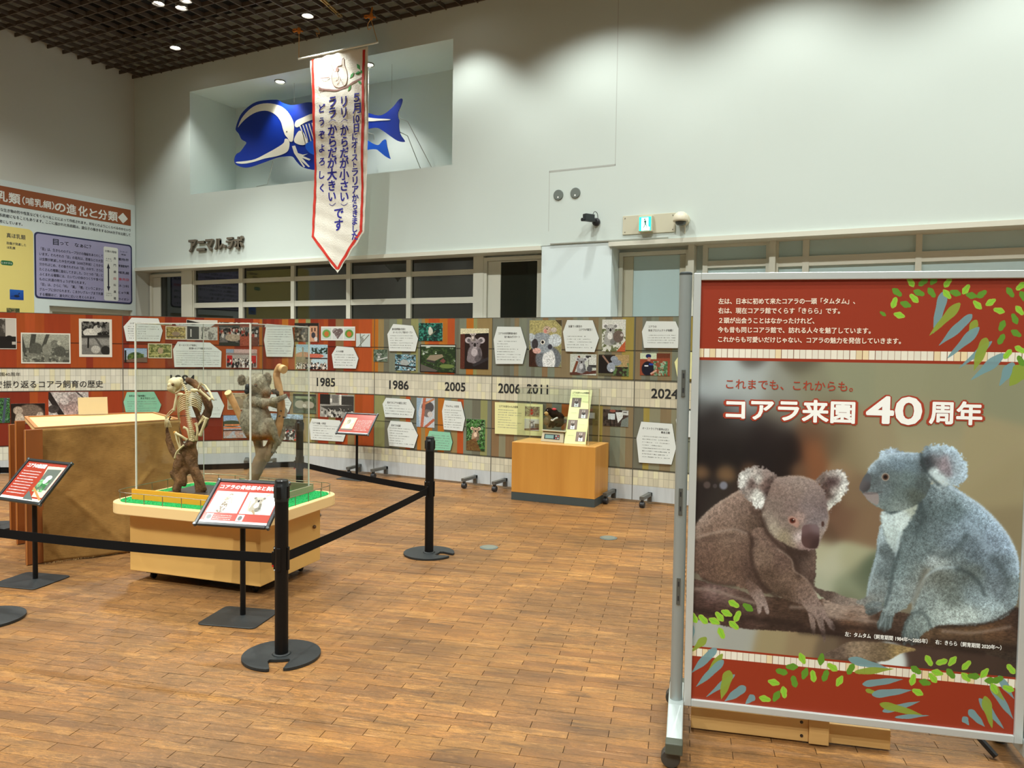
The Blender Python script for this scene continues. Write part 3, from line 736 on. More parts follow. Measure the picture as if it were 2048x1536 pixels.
card(5, E_([(1000, 137), (1358, 140), (1435, 320), (1385, 468), (970, 465), (945, 265)]), 'white hexagon card above the photo of a keeper holding leaves', [('コアラの', 1297, 1313, 653, 5), ('保全プロジェクトが始動！', 1296.5, 1346, 660.5, 5)], (1295, 668, 1351, 688, 4))
card(5, E_([(1345, 640), (1430, 515), (1600, 520), (1640, 700), (1590, 850), (1385, 845)]), 'pale yellow hexagon card half hidden by the poster stand pole', [], None, M_YELL)
card(5, G([(1548, 208), (1845, 230), (1882, 460), (1838, 620), (1525, 600), (1502, 370)]), 'large white hexagon card low on the right, beside the poster stand', [('オーストラリアの森林火災と', 1285, 1338, 856, 5), ('募金活動', 1322, 1340, 864.5, 5)], (1284, 871, 1340, 918, 8.0 and 8))
card(5, G([(1880, 190), (1922, 100), (2100, 105), (2110, 360), (1900, 355)]), 'white card corner showing beside the poster stand pole', [], None)

# ---- photographs
def photo(k, box_, pic, label, thick=.004, poly=None, group='photographs on the display panels'):
    fr = PFR[k]; x0, y0, x1, y1 = box_; z1 = .001 + thick
    xm, ym = (x0 + x1) / 2, (y0 + y1) / 2; a_ = fr.px(x0, ym, z1)[0]; b_ = fr.px(x1, ym, z1)[0]; c_ = fr.px(xm, y1, z1)[1]; d_ = fr.px(xm, y0, z1)[1]
    mb = MB(fr); mb.box((a_, c_, .001), (b_, d_, z1), skip=('+z',)); mb.mi = 1
    mb.quad([(a_, c_, z1), (b_, c_, z1), (b_, d_, z1), (a_, d_, z1)])
    o = mb.build('photograph', [M_BOARD, image_mat('print_photo', pic.a, .45, .4)])
    return tag(o, label, 'photograph', group)
def pic(bx, c0, c1=None, s=3.2):
    x0, y0, x1, y1 = bx; w_ = int((x1 - x0) * s); return Pic(max(w_, 40), max(int((y1 - y0) * s), 30), c0, c1)
bx = (-26, 636, 33, 698); p = pic(bx, (200, 196, 186)).r(0, 0, .62, .95, (70, 66, 60)).n(5, (180, 176, 168), .5, .6, 3, box=(0, 0, .6, .5)).p([(.62, .1), (1, .02), (1, .75), (.62, .62)], (206, 202, 192)).r(.3, .62, 1, 1.05, (28, 25, 24)).e(.75, .68, .12, .09, (20, 18, 18)).r(.84, .8, .97, .9, (190, 186, 178)).border(.02); photo(0, bx, p, 'black and white photo of a dim room at the left picture edge')
bx = (42, 666, 141, 727); p = pic(bx, (176, 180, 164), (120, 124, 110)).n(14, (70, 74, 64), .5, .8, 5, box=(0, .3, 1, 1)).r(0, .34, 1, .36, (96, 100, 90)).l(.26, 0, .2, .4, .1, (72, 74, 64)).l(.55, 0, .42, .35, .07, (78, 80, 70)).l(0, .05, .1, .5, .06, (70, 72, 62)); p.e(.3, .32, .13, .12, (88, 92, 80)).e(.52, .33, .1, .11, (140, 142, 128)).e(.68, .22, .09, .08, (120, 124, 110)).e(.76, .2, .04, .04, (190, 192, 178)).e(.78, .38, .12, .12, (84, 88, 78)).l(.1, .42, 1, .52, .05, (120, 122, 108)).n(26, (190, 192, 176), .6, .7, 6, box=(0, .45, .8, 1)).gray(.8, (1, 1.02, .93)).grain(.12).border(.025); photo(0, bx, p, 'black and white photo of two koalas on a low branch')
bx = (158, 638, 224, 714); p = pic(bx, (220, 218, 210)).r(.08, .1, .92, 1.1, (120, 118, 112)).n(12, (25, 22, 22), .45, 1, 8, box=(.08, .08, .92, .5)).e(.34, .42, .22, .13, (216, 214, 204)).e(.56, .3, .13, .12, (200, 198, 188)).e(.6, .22, .05, .05, (80, 76, 74)).l(.08, .54, .92, .52, .07, (50, 46, 44)).r(.08, .6, .92, .78, (150, 148, 142)).l(.28, .55, .27, .86, .05, (26, 24, 24)).l(.5, .58, .75, .95, .06, (90, 88, 82)).e(.5, .92, .14, .12, (190, 188, 180)).e(.8, .95, .14, .14, (40, 38, 36)).gray(.9).grain(.12); p.border(.075); photo(0, bx, p, 'black and white photo with wide white border, koala lying on a branch')
bx = (-14, 796, 20, 846); p = pic(bx, (30, 60, 40)).n(16, (70, 130, 60), .5, .9, 2).n(20, (150, 200, 180), .66, .8, 4).l(.75, 0, .6, 1.4, .16, (70, 84, 100)).grain(); photo(0, bx, p, 'photo of bright green gum leaves at the left picture edge')
bx = (22, 807, 90, 848); p = pic(bx, (30, 20, 16), (46, 34, 26)).e(.55, .32, .42, .3, (120, 104, 90)).e(.2, .2, .14, .12, (176, 160, 142)).e(.25, .5, .14, .22, (196, 184, 166)).e(.85, .35, .1, .1, (190, 176, 158)).grain(.16, 4, 40); photo(0, bx, p, 'dark photo of a koala with a pale furry ear')
bx = (97, 784, 177, 830); p = pic(bx, (196, 190, 186)).l(0, .05, .35, .62, .13, (40, 34, 34)).e(.55, .3, .3, .18, (150, 132, 128)).e(.4, .2, .12, .12, (206, 196, 192)).e(.62, .14, .14, .1, (170, 156, 152)).e(.62, .46, .26, .14, (186, 160, 154)).e(.12, .42, .14, .1, (70, 64, 62)).l(.7, 0, .95, .22, .04, (90, 84, 84)).grain(.2, 6, 30); photo(0, bx, p, 'photo of a pale koala cuddling its young behind the acrylic sign holder')
bx = (248, 696, 294.5, 725); p = pic(bx, (150, 180, 214), (190, 200, 200)).e(.5, .42, .36, .24, (50, 74, 40)).n(18, (110, 130, 60), .5, .8, 3, box=(.2, .25, .85, .55)).p([(0, .62), (0, .52), (1, .38), (1, .63)], (120, 96, 80)).r(.03, .1, .1, .62, (26, 24, 22)).grain(.1).border(.015, (24, 22, 20)); photo(1, bx, p, 'colour photo of a wooded hill and house under blue sky')
bx = (296, 687, 344, 716.5); p = pic(bx, (120, 126, 70)).n(14, (190, 186, 120), .5, .9, 6).n(18, (70, 84, 40), .56, .8, 2).e(.52, .3, .12, .13, (190, 164, 130)).l(.1, .5, .9, .4, .04, (200, 196, 130)).border(.035, (226, 222, 196)); photo(1, bx, p, 'cream bordered green photo of a koala among leaves')
bx = (331, 652.5, 372.5, 679); p = pic(bx, (170, 148, 84)).n(12, (110, 96, 50), .5, .9, 7).n(18, (214, 200, 130), .56, .8, 2).e(.5, .36, .2, .1, (150, 130, 110)).l(.1, .5, .9, .48, .05, (96, 84, 60)).border(.035, (226, 222, 196)); photo(1, bx, p, 'cream bordered ochre photo of a bush clearing')
bx = (373, 640, 435, 680); p = pic(bx, (200, 200, 196)).r(0, .0, 1, .08, (220, 224, 220)).r(.02, .18, .4, .62, (52, 50, 50)).r(.12, .3, .16, .55, (200, 200, 196)).p([(0, 0), (.6, .13), (0, .14)], (40, 38, 38)).l(.55, .2, .5, .6, .04, (40, 38, 38)).n(18, (110, 110, 106), .55, .8, 4, box=(.45, .12, 1, .65)).gray(1).border(.012); photo(1, bx, p, 'black and white photo of buildings and bare trees')
bx = (438, 645, 518, 692); p = pic(bx, (110, 106, 104)).r(0, 0, 1, .06, (222, 226, 222)).n(16, (30, 28, 28), .5, .9, 5).crowd(.05, .12, .95, .28, 60, 3, [(200, 196, 190), (40, 36, 34), (150, 60, 50), (110, 110, 110)]).e(.35, .38, .2, .09, (176, 160, 140)).r(.52, .34, .78, .6, (160, 80, 60)).r(.8, .36, .98, .6, (110, 60, 50)).r(0, .5, .5, .6, (46, 50, 44)).grain(.15); photo(1, bx, p, 'photo of a crowd gathered around crates and a stone')
bx = (452, 698.5, 514, 735.5); p = pic(bx, (150, 130, 124)).r(0, 0, .24, .12, (150, 168, 190)).r(.26, 0, 1, .12, (206, 176, 172)).r(0, .18, 1, .62, (176, 170, 164)).r(.03, .2, .2, .5, (190, 30, 36)).r(.82, .2, .97, .46, (190, 30, 36)).crowd(.05, .28, .95, .5, 40, 8, [(235, 232, 228), (40, 36, 44), (90, 70, 70)]).grain(.1); photo(1, bx, p, 'photo of a ceremony with red and white curtains')
bx = (589, 646, 637.5, 683.5); p = pic(bx, (40, 36, 32)).n(14, (120, 112, 96), .5, .9, 4, box=(0, .1, .6, .8)).r(.6, .12, .95, .8, (206, 160, 130)).r(.58, 0, .62, .8, (20, 18, 18)).r(.7, .2, .74, .36, (70, 40, 30)).r(.82, .2, .87, .34, (70, 40, 30)).e(.78, .5, .08, .12, (60, 60, 70)).e(.88, .66, .07, .09, (220, 220, 220)).crowd(.1, .3, .5, .6, 8, 5, [(180, 170, 150), (60, 60, 60)]).grain(.1); photo(2, bx, p, 'dark photo of visitors at a gate beside a white text card')
bx = (642, 653, 710, 681); p = pic(bx, (236, 238, 232)).r(.02, .04, .31, .38, (206, 220, 214)).e(.165, .21, .12, .12, (110, 168, 84)).e(.165, .22, .07, .08, (200, 120, 60)).r(.34, .04, .65, .38, (216, 222, 222)).e(.43, .14, .09, .08, (112, 96, 96)).e(.56, .14, .09, .08, (112, 96, 96)).p([(.36, .17), (.635, .17), (.495, .37)], (112, 96, 96)).r(.68, .04, .98, .38, (206, 220, 214)).e(.83, .21, .12, .12, (96, 150, 60)).e(.83, .22, .07, .08, (206, 120, 60)); p.n(40, (236, 236, 230), .62, .6, 3, box=(.36, .08, .64, .34)); photo(2, bx, p, 'white print with two round koala emblems and a heart between')
bx = (592, 689, 655, 738.5); p = pic(bx, (168, 204, 220), (200, 220, 224)).n(14, (30, 50, 40), .48, 1, 4, box=(.5, .1, 1, .3)).e(.25, .4, .3, .16, (196, 150, 120)).r(0, .4, .48, .66, (140, 132, 110)).l(.22, .1, .22, .5, .04, (150, 140, 120)).e(.62, .36, .26, .07, (204, 110, 90)).r(.3, .42, 1, .46, (60, 56, 60)).crowd(0, .56, 1, .8, 140, 4, [(230, 228, 224), (36, 34, 40), (210, 200, 190)]).grain(.1); photo(2, bx, p, 'photo of crowds outside a round tent shaped building')
bx = (712, 667, 740.5, 693.5); p = pic(bx, (206, 218, 216)).l(.3, .0, .35, .9, .05, (90, 100, 84)).l(.2, .9, .9, .1, .05, (110, 112, 96)).e(.42, .42, .12, .16, (150, 156, 150)).l(.3, .3, .6, .1, .04, (120, 124, 110)); photo(2, bx, p, 'small pale photo of a koala on a thin forked branch')
bx = (586, 788, 632.5, 827); p = pic(bx, (96, 110, 84)).n(10, (60, 72, 52), .5, .8, 4).r(0, 0, 1, .08, (56, 54, 50)).r(.1, .1, .8, .2, (150, 164, 130)).e(.3, .45, .22, .17, (172, 170, 150)).e(.65, .47, .26, .17, (168, 164, 146)).e(.5, .5, .08, .08, (216, 214, 200)).l(0, .7, 1, .62, .08, (80, 84, 66)).border(.02, (60, 64, 54)); photo(2, bx, p, 'greenish photo of two koalas curled on a log')
bx = (640, 789, 707.5, 835); p = pic(bx, (160, 160, 158)).r(0, 0, .3, .3, (36, 34, 34)).r(.3, .12, .36, .24, (230, 230, 230)).r(.36, .02, .55, .25, (120, 120, 118)).r(.58, 0, .64, .3, (230, 230, 228)).r(.64, .04, 1, .3, (60, 58, 58)).p([(.0, .36), (1, .3), (1, .5), (.3, .5)], (66, 66, 64)).crowd(.05, .4, .95, .62, 46, 3, [(225, 225, 222), (40, 38, 38), (200, 200, 198), (90, 90, 90)]).gray(1).grain(.1); photo(2, bx, p, 'black and white photo of people around meeting tables')
bx = (446, 830, 500, 877); p = pic(bx, (150, 180, 220), (190, 190, 190)).e(.3, .32, .4, .12, (70, 80, 60)).r(.05, .34, 1, .4, (224, 140, 90)).r(.0, .44, 1, .5, (222, 130, 84)).r(0, .54, 1, .6, (96, 70, 60)).n(10, (190, 150, 130), .5, .8, 4, box=(0, .6, 1, 1)).grain(.15).border(.015, (40, 36, 34)); photo(1, bx, p, 'photo of a long orange roofed building left of the stuffed koala')
bx = (541, 828, 606, 880); p = pic(bx, (166, 196, 222), (150, 160, 160)).e(.6, .3, .6, .16, (90, 92, 78)).r(0, .4, 1, .46, (120, 110, 100)).n(18, (70, 60, 54), .48, .9, 7, box=(0, .34, 1, 1)).crowd(.1, .45, 1, .75, 60, 4, [(200, 60, 50), (220, 216, 210), (40, 40, 46)]).grain(.2, 4, 30); photo(2, bx, p, 'photo of hills and crowds right of the stuffed koala')
bx = (455, 786, 500, 819); p = pic(bx, (188, 172, 140)).n(10, (130, 116, 90), .5, .8, 4).e(.5, .4, .3, .16, (160, 144, 120)).border(.03, (220, 214, 196)); photo(1, bx, p, 'beige photo behind the cut branch of the stuffed koala')
bx = (747, 699, 775, 723.5); p = pic(bx, (110, 128, 110)).n(10, (60, 76, 60), .5, .9, 3).koala(.4, .5, .5, (150, 156, 150)).l(.3, .75, 1, .55, .1, (190, 196, 190)).grain(); photo(3, bx, p, 'small grey green photo of a koala, leftmost under the 1986 card')
bx = (837.5, 646, 885, 682); p = pic(bx, (22, 70, 60)).n(13, (60, 150, 130), .48, 1, 3).n(18, (12, 34, 34), .55, .9, 5).e(.5, .36, .1, .16, (206, 210, 196)).e(.48, .22, .06, .06, (220, 220, 206)).l(.4, .6, .7, .35, .03, (120, 110, 90)); photo(3, bx, p, 'photo of a small pale koala in dense blue green foliage')
bx = (790, 709, 831.5, 741); p = pic(bx, (40, 60, 60)).n(12, (120, 170, 190), .5, 1, 6).n(17, (226, 236, 240), .6, .9, 2).e(.45, .4, .2, .16, (170, 178, 176)).l(0, .5, 1, .62, .07, (46, 44, 44)).grain(.12); photo(3, bx, p, 'bluish photo of koalas in a tree, right under the 1986 card')
bx = (840, 689, 912, 745); p = pic(bx, (206, 216, 206)).n(9, (34, 54, 30), .3, 1, 3, box=(0, .06, 1, .8)).n(18, (70, 96, 50), .55, .8, 6, box=(0, .1, 1, .8)).p([(.18, .42), (.28, .3), (.62, .27), (.66, .34), (.42, .46)], (150, 138, 116)).p([(.18, .42), (.42, .46), (.42, .52), (.2, .48)], (60, 58, 56)).p([(.55, .46), (.65, .38), (.72, .46), (.66, .52)], (120, 70, 66)).p([(0, .55), (.5, .72), (.4, .8), (0, .8)], (96, 92, 86)).l(.1, .5, .6, .7, .02, (40, 40, 40)).e(.75, .6, .2, .06, (110, 132, 70)).border(.02, (22, 20, 20)); photo(3, bx, p, 'black edged photo looking down on a low roofed animal house')
bx = (920.5, 657, 977, 738); p = pic(bx, (40, 24, 22), (30, 20, 18)).r(0, 0, 1, .2, (222, 218, 184)).p([(0, .2), (1, .16), (1, .26), (0, .22)], (26, 20, 20)).r(.0, .2, .16, 1.5, (90, 46, 34)).koala(.52, .74, .95, (132, 124, 128)).koala(.45, .3, .3, (170, 160, 156)).l(.5, 1.3, 1.0, 1.05, .1, (50, 46, 50)).grain(.14); photo(3, bx, p, 'tall photo of a mother koala with joey on her head against black')
bx = (833, 796, 869, 854.5); p = pic(bx, (196, 206, 214)).p([(0, 0), (.3, 0), (.1, .8), (.2, 1.7), (0, 1.7)], (150, 178, 200)).e(.62, .5, .34, .32, (86, 82, 84)).e(.6, .84, .24, .22, (120, 112, 110)).e(.75, .9, .14, .16, (206, 200, 196)).l(.45, 0, .3, 1.6, .16, (190, 110, 84)).l(.95, .05, .5, .3, .1, (206, 140, 100)).l(.95, 1.2, .5, 1.62, .14, (186, 106, 80)).grain(.12); photo(3, bx, p, 'photo of a koala asleep between reddish branches')
bx = (932.5, 838.5, 970, 901.5); p = pic(bx, (26, 50, 26)).n(12, (70, 130, 60), .48, .95, 3).n(16, (160, 200, 150), .63, .8, 5).koala(.5, .75, .75, (176, 150, 124)).p([(0, 1.2), (.5, 1.0), (.8, 1.7), (0, 1.7)], (120, 74, 40), .8).grain(.12); photo(3, bx, p, 'photo of a brown koala surrounded by green leaves')
bx = (1058.5, 640.5, 1123, 733.5); p = pic(bx, (176, 168, 112), (150, 146, 100)).p([(.8, 0), (1, 0), (1, .2)], (80, 70, 50)).p([(0, .95), (.25, .7), (.3, 1.5), (0, 1.5)], (60, 34, 24)).e(.6, 1.2, .4, .4, (110, 116, 122)).e(.62, 1.25, .2, .36, (226, 230, 230)).e(.4, .7, .38, .32, (150, 160, 168)).e(.8, .62, .2, .2, (206, 216, 222)).e(.05, .52, .12, .12, (190, 200, 206)).e(.18, .74, .1, .16, (60, 56, 60)).e(.24, .95, .13, .09, (214, 170, 160)).e(.42, .68, .07, .07, (230, 226, 214)).e(.42, .68, .04, .045, (20, 16, 16)).e(.65, .82, .07, .08, (60, 60, 70)).e(.55, .3, .13, .12, (190, 170, 150)).e(.76, .3, .09, .08, (200, 190, 180)).e(.5, .34, .05, .06, (206, 140, 130)).e(.55, .27, .02, .02, (20, 15, 15)).grain(.16, 5, 40); photo(4, bx, p, 'large portrait of a grey koala with joey on its head')
bx = (1204, 639, 1251, 703); p = pic(bx, (216, 220, 212)).n(9, (90, 100, 60), .5, .9, 3, box=(0, .4, 1, 1.5)).p([(.6, 1.4), (1, .9), (1, 1.5)], (190, 96, 56)).koala(.36, .6, .95, (166, 168, 164)).e(.7, .72, .22, .26, (110, 96, 88)).e(.84, .66, .06, .06, (200, 196, 190)).grain(.12); photo(4, bx, p, 'photo of a koala hugging another, right of the birth card')
bx = (1140, 708.5, 1192.5, 750); p = pic(bx, (200, 206, 196)).r(.6, .05, .8, .14, (60, 60, 60)).r(.7, .2, 1, .5, (60, 60, 60)).r(.72, .1, 1, .4, (212, 216, 210)).l(.34, .1, .1, .8, .09, (120, 66, 46)).l(0, .76, 1, .66, .12, (90, 52, 42)).koala(.44, .4, .62, (150, 152, 156)).e(.75, .55, .1, .12, (80, 80, 84)).grain(.12); photo(4, bx, p, 'photo of a grey koala sitting upright on a branch')
bx = (1197, 709.5, 1257.5, 752); p = pic(bx, (50, 40, 32)).r(.0, .05, .5, .7, (28, 22, 20)).r(.55, 0, 1, .4, (176, 150, 104)).l(.15, .05, .35, .3, .06, (150, 120, 104)).n(12, (96, 130, 76), .48, .9, 3, box=(.5, .25, 1, .8)).e(.52, .14, .12, .1, (150, 160, 172)).e(.6, .26, .16, .1, (140, 150, 164)).e(.42, .42, .14, .16, (156, 166, 180)).e(.44, .52, .05, .05, (220, 222, 226)).r(0, .62, .5, .75, (96, 92, 66)).grain(.12); photo(4, bx, p, 'photo of a grey koala hanging upside down among leaves')
bx = (1280, 706.5, 1340, 751); p = pic(bx, (150, 74, 50)).r(0, 0, .55, .2, (206, 220, 190)).r(.55, 0, 1, .16, (110, 56, 36)).n(14, (60, 120, 80), .45, .9, 3, box=(.45, .26, .92, .8)).n(18, (170, 206, 180), .6, .8, 5, box=(.45, .26, .92, .8)).e(.26, .52, .2, .24, (20, 22, 40)).e(.28, .1, .09, .07, (26, 36, 90)).e(.3, .2, .06, .07, (196, 140, 120)).l(.38, .68, .54, .58, .06, (216, 170, 150)).r(.15, .4, .28, .45, (220, 224, 230)).r(.3, .34, .45, .4, (40, 70, 160)).grain(.08); photo(5, bx, p, 'photo of a keeper in navy clothes holding a bundle of leaves')
bx = (1206, 819.5, 1256.5, 853); p = pic(bx, (80, 68, 62)).n(10, (50, 42, 38), .5, .9, 3).e(.38, .05, .12, .06, (150, 90, 76)).r(.2, .16, .48, .4, (206, 220, 224)).p([(.5, .1), (.8, .08), (.78, .3), (.6, .52)], (216, 224, 224)).r(.76, .02, 1, .2, (200, 204, 200)).r(.8, .07, .94, .1, (60, 60, 60)).l(.3, .4, .3, .66, .03, (20, 18, 18)).l(.45, .4, .45, .66, .03, (20, 18, 18)).p([(.75, .4), (1, .25), (1, .66), (.7, .66)], (120, 130, 124)).grain(.1); photo(4, bx, p, 'photo of white notice boards on easels by a brick wall')
def on_yellow(bx, f, label):
    photo(4, bx, f, label, thick=.018, group='small photographs on the yellow card')
bx = (1050, 813, 1079, 832.5); on_yellow(bx, pic(bx, (170, 166, 130)).n(8, (120, 100, 80), .5, .8, 3).e(.45, .38, .12, .2, (190, 60, 44)).l(.1, .1, .5, .4, .05, (120, 80, 60)).l(.45, .4, .8, .1, .05, (150, 120, 100)).l(.3, .6, .45, .3, .05, (180, 90, 70)), 'reddish close up photo at the upper right of the yellow card')
bx = (1049, 838, 1078, 861); on_yellow(bx, pic(bx, (212, 216, 210)).koala(.5, .35, .6, (150, 150, 150)).l(0, .75, 1, .65, .12, (110, 70, 60)).r(.7, .3, 1, .6, (120, 110, 90)), 'koala photo at the lower right of the yellow card')

# ================================================================ BIG POSTER STAND
PU = np.array([.9699, .2436, 0]); PO = np.array([-.797, 3.163, 0]); SF = Frame(PO, PU)
PWID, PB0, PB1 = 1.262, .127, 1.926
FRW = .030
def paint_poster():
    S = 1.6; X0, Y0, X1, Y1 = 1370, 540, 2060, 1490
    W_, H_ = int((X1 - X0) * S), int((Y1 - Y0) * S)
    Y, X = np.mgrid[0:H_, 0:W_].astype(float); X = X / S + X0; Y = Y / S + Y0
    def rbf(pts, sig, XX=X, YY=Y, sub=None):
        sub = sub or (4 if sig > 15 else 2)
        xs, ys = XX[::sub, ::sub], YY[::sub, ::sub]; num = np.zeros(xs.shape + (3,)); den = np.full(xs.shape, 1e-9)
        for p in pts:
            sg = p[3] if len(p) > 3 else sig
            w_ = np.exp(-((xs - p[0]) ** 2 + (ys - p[1]) ** 2) / (2 * sg * sg)) + 1e-7 / (1 + ((xs - p[0]) ** 2 + (ys - p[1]) ** 2) / 1e4)
            num += w_[..., None] * C8(p[2]); den += w_
        g = num / den[..., None]
        g = np.repeat(np.repeat(g, sub, 0), sub, 1)[:XX.shape[0], :XX.shape[1]]; return blur(g, sub)
    c = lambda x, y: (1370 + x / 3.0206, 860 + y / 3.0206)
    # blurred enclosure behind the animals
    bg = [(1400, 725, (112, 106, 100)), (1450, 752, (158, 158, 156)), (1400, 775, (146, 146, 146)), (1500, 770, (152, 150, 146)), (1560, 780, (126, 120, 108)), (1500, 715, (70, 62, 56), 12), (1600, 722, (78, 68, 54), 16),
          (1620, 770, (118, 110, 88)), (1700, 740, (126, 120, 94)), (1800, 740, (130, 122, 94)), (1900, 760, (128, 120, 92)), (2020, 780, (124, 117, 90)), (1850, 850, (132, 120, 92)),
          (1480, 812, (132, 130, 128)), (1560, 822, (110, 100, 88)), (1640, 830, (112, 98, 76)), (1395, 812, (64, 60, 58), 14), (1400, 850, (30, 25, 25)), (1440, 845, (34, 28, 27)), (1480, 850, (30, 24, 23)), (1540, 862, (28, 20, 20)),
          (1400, 905, (16, 12, 13)), (1450, 905, (18, 14, 14)), (1520, 905, (18, 13, 14)), (1570, 905, (20, 13, 13)), (1625, 860, (84, 52, 36), 18), (1628, 900, (116, 66, 40), 16), (1628, 930, (110, 64, 40), 14), (1665, 890, (86, 66, 48), 16),
          (1700, 900, (116, 98, 72)), (1740, 890, (134, 116, 88)), (1850, 890, (142, 126, 96)), (1990, 900, (142, 124, 92)), (2030, 960, (138, 120, 88)), (2040, 1060, (124, 106, 78)),
          (1400, 944, (112, 78, 52), 9), (1450, 944, (108, 76, 50), 9), (1500, 940, (80, 54, 38), 9), (1600, 938, (90, 60, 42), 10), (1680, 945, (126, 96, 70), 14), (1400, 972, (26, 20, 20), 14), (1440, 985, (34, 28, 26), 14), (1480, 1000, (40, 28, 24), 14),
          (1700, 985, (110, 84, 62), 20), (1660, 1000, (86, 56, 42), 16), (1690, 1040, (96, 66, 50), 16), (1720, 1050, (112, 84, 62), 16), (1650, 1068, (80, 56, 42), 12), (1640, 1100, (158, 148, 120), 14), (1660, 1130, (164, 156, 132), 18), (1700, 1120, (150, 142, 112), 16),
          (1640, 1170, (150, 146, 124), 16), (1690, 1170, (118, 120, 96), 16), (1720, 1150, (88, 92, 72), 14), (1735, 1140, (70, 78, 60), 12), (1690, 1195, (96, 96, 74), 12),
          (1400, 1262, (150, 146, 138), 16), (1470, 1275, (144, 138, 128), 16), (1540, 1290, (136, 116, 84), 14), (1600, 1300, (128, 104, 76), 14), (1650, 1310, (90, 72, 56), 12), (1700, 1320, (70, 52, 42), 14), (1790, 1325, (200, 200, 196), 9), (1850, 1320, (60, 42, 36), 16), (1960, 1325, (54, 38, 32), 20), (2020, 1340, (50, 36, 30), 20)]
    img = rbf(bg, 22)
    for x, y, r_, cc in ((1447, 971, 9, (120, 116, 128)), (1414, 970, 8, (76, 60, 56)), (1430, 972, 5, (60, 50, 50))):
        d = np.hypot(X - x, Y - y) / r_; m_ = np.clip((1.1 - d) * 2.2, 0, 1)[..., None] * .8; img = img * (1 - m_) + C8(cc) * m_
    ALL = (slice(None), slice(None))
    def mask(P, soft=1, fur=0, smooth=True, freq=.55, seed=1):
        P = [c(*p) for p in P]; P = cat_rom(P, 5) if smooth else P
        PA = np.array(P); mg = fur + soft + 3
        sl = (slice(int(max(0, (PA[:, 1].min() - mg - Y0) * S)), int(max(1, (PA[:, 1].max() + mg - Y0) * S))), slice(int(max(0, (PA[:, 0].min() - mg - X0) * S)), int(max(1, (PA[:, 0].max() + mg - X0) * S))))
        X_, Y_ = X[sl], Y[sl]
        if fur:
            dx = (fbm(X_ * freq, Y_ * freq, seed, 2) - .5) * 2; dy = (fbm(X_ * freq, Y_ * freq, seed + 7, 2) - .5) * 2
            m_ = poly_mask(X_ + dx * fur, Y_ + dy * fur, P)
        else: m_ = poly_mask(X_, Y_, P)
        return sl, blur(m_.astype(float), soft)
    def lay(m_, col, k=1.0):
        sl, mm = m_; mm = (mm * k)[..., None]
        img[sl] = img[sl] * (1 - mm) + (col(sl) if callable(col) else C8(col)) * mm
    def fur(base, amt, f=.5, seed=20, ax=1, ay=1):
        def g(sl):
            n1 = fbm(X[sl] * f * ax, Y[sl] * f * ay, seed, 3) - .5; n2 = fbm(X[sl] * f * .35, Y[sl] * f * .35, seed + 3, 3) - .5
            return base(sl) * (1 + n1[..., None] * amt * 1.25 + n2[..., None] * amt * .9)
        return g
    def cc(L, *a):
        pts = [(c(x, y)[0], c(x, y)[1], col) + ((sg * .8,) if sg else ()) for x, y, col, sg in L]
        return lambda sl: rbf(pts, (a[0] if a else 15) * .8, X[sl], Y[sl])
    # log
    log = mask([(-40, 880), (45, 895), (150, 925), (300, 960), (420, 1000), (560, 1010), (730, 1030), (900, 1015), (1100, 1055), (1350, 1110), (1560, 1170), (1800, 1170), (2040, 1080), (2060, 1420), (1900, 1375), (1700, 1335), (1400, 1300), (1200, 1270), (900, 1240), (600, 1215), (300, 1195), (45, 1140), (-40, 1130)], 1, 2)
    lc = cc([(80, 920, (70, 48, 42), 0), (150, 975, (118, 92, 88), 14), (250, 1000, (96, 72, 66), 14), (380, 1040, (70, 50, 44), 0), (120, 1060, (58, 38, 34), 0), (300, 1120, (52, 34, 30), 0), (600, 1120, (58, 40, 32), 0), (600, 1190, (40, 27, 24), 0), (950, 1080, (136, 112, 100), 13), (1040, 1100, (128, 104, 92), 13),
             (1000, 1160, (84, 56, 42), 14), (900, 1215, (44, 30, 26), 14), (1250, 1190, (64, 46, 38), 0), (1500, 1230, (80, 58, 42), 0), (1700, 1230, (84, 58, 38), 0), (1900, 1230, (88, 58, 38), 0), (1960, 1180, (44, 30, 26), 0), (1700, 1310, (46, 36, 32), 0), (1900, 1340, (40, 32, 28), 0), (1300, 1270, (40, 30, 26), 0)], 24)
    lay(log, fur(lc, .55, .5, 30, .35, 1.3))
    lay(mask([(830, 1355), (900, 1325), (1000, 1278), (1200, 1285), (1395, 1325), (1300, 1352), (1200, 1398), (1000, 1382), (900, 1380)], 1, 1), fur(cc([(900, 1345, (84, 66, 56), 0), (1050, 1310, (128, 104, 84), 0), (1150, 1350, (100, 80, 60), 0), (1330, 1325, (140, 112, 72), 0)], 20), .5, .6, 33, .4, 1))
    # ---- brown animal, left
    body = mask([(-30, 660), (45, 600), (90, 540), (160, 470), (250, 410), (330, 365), (430, 380), (600, 480), (700, 690), (785, 715), (785, 900), (760, 960), (700, 900), (640, 880), (560, 960), (470, 990), (300, 940), (200, 930), (110, 900), (60, 860), (-30, 850)], 1, 3)
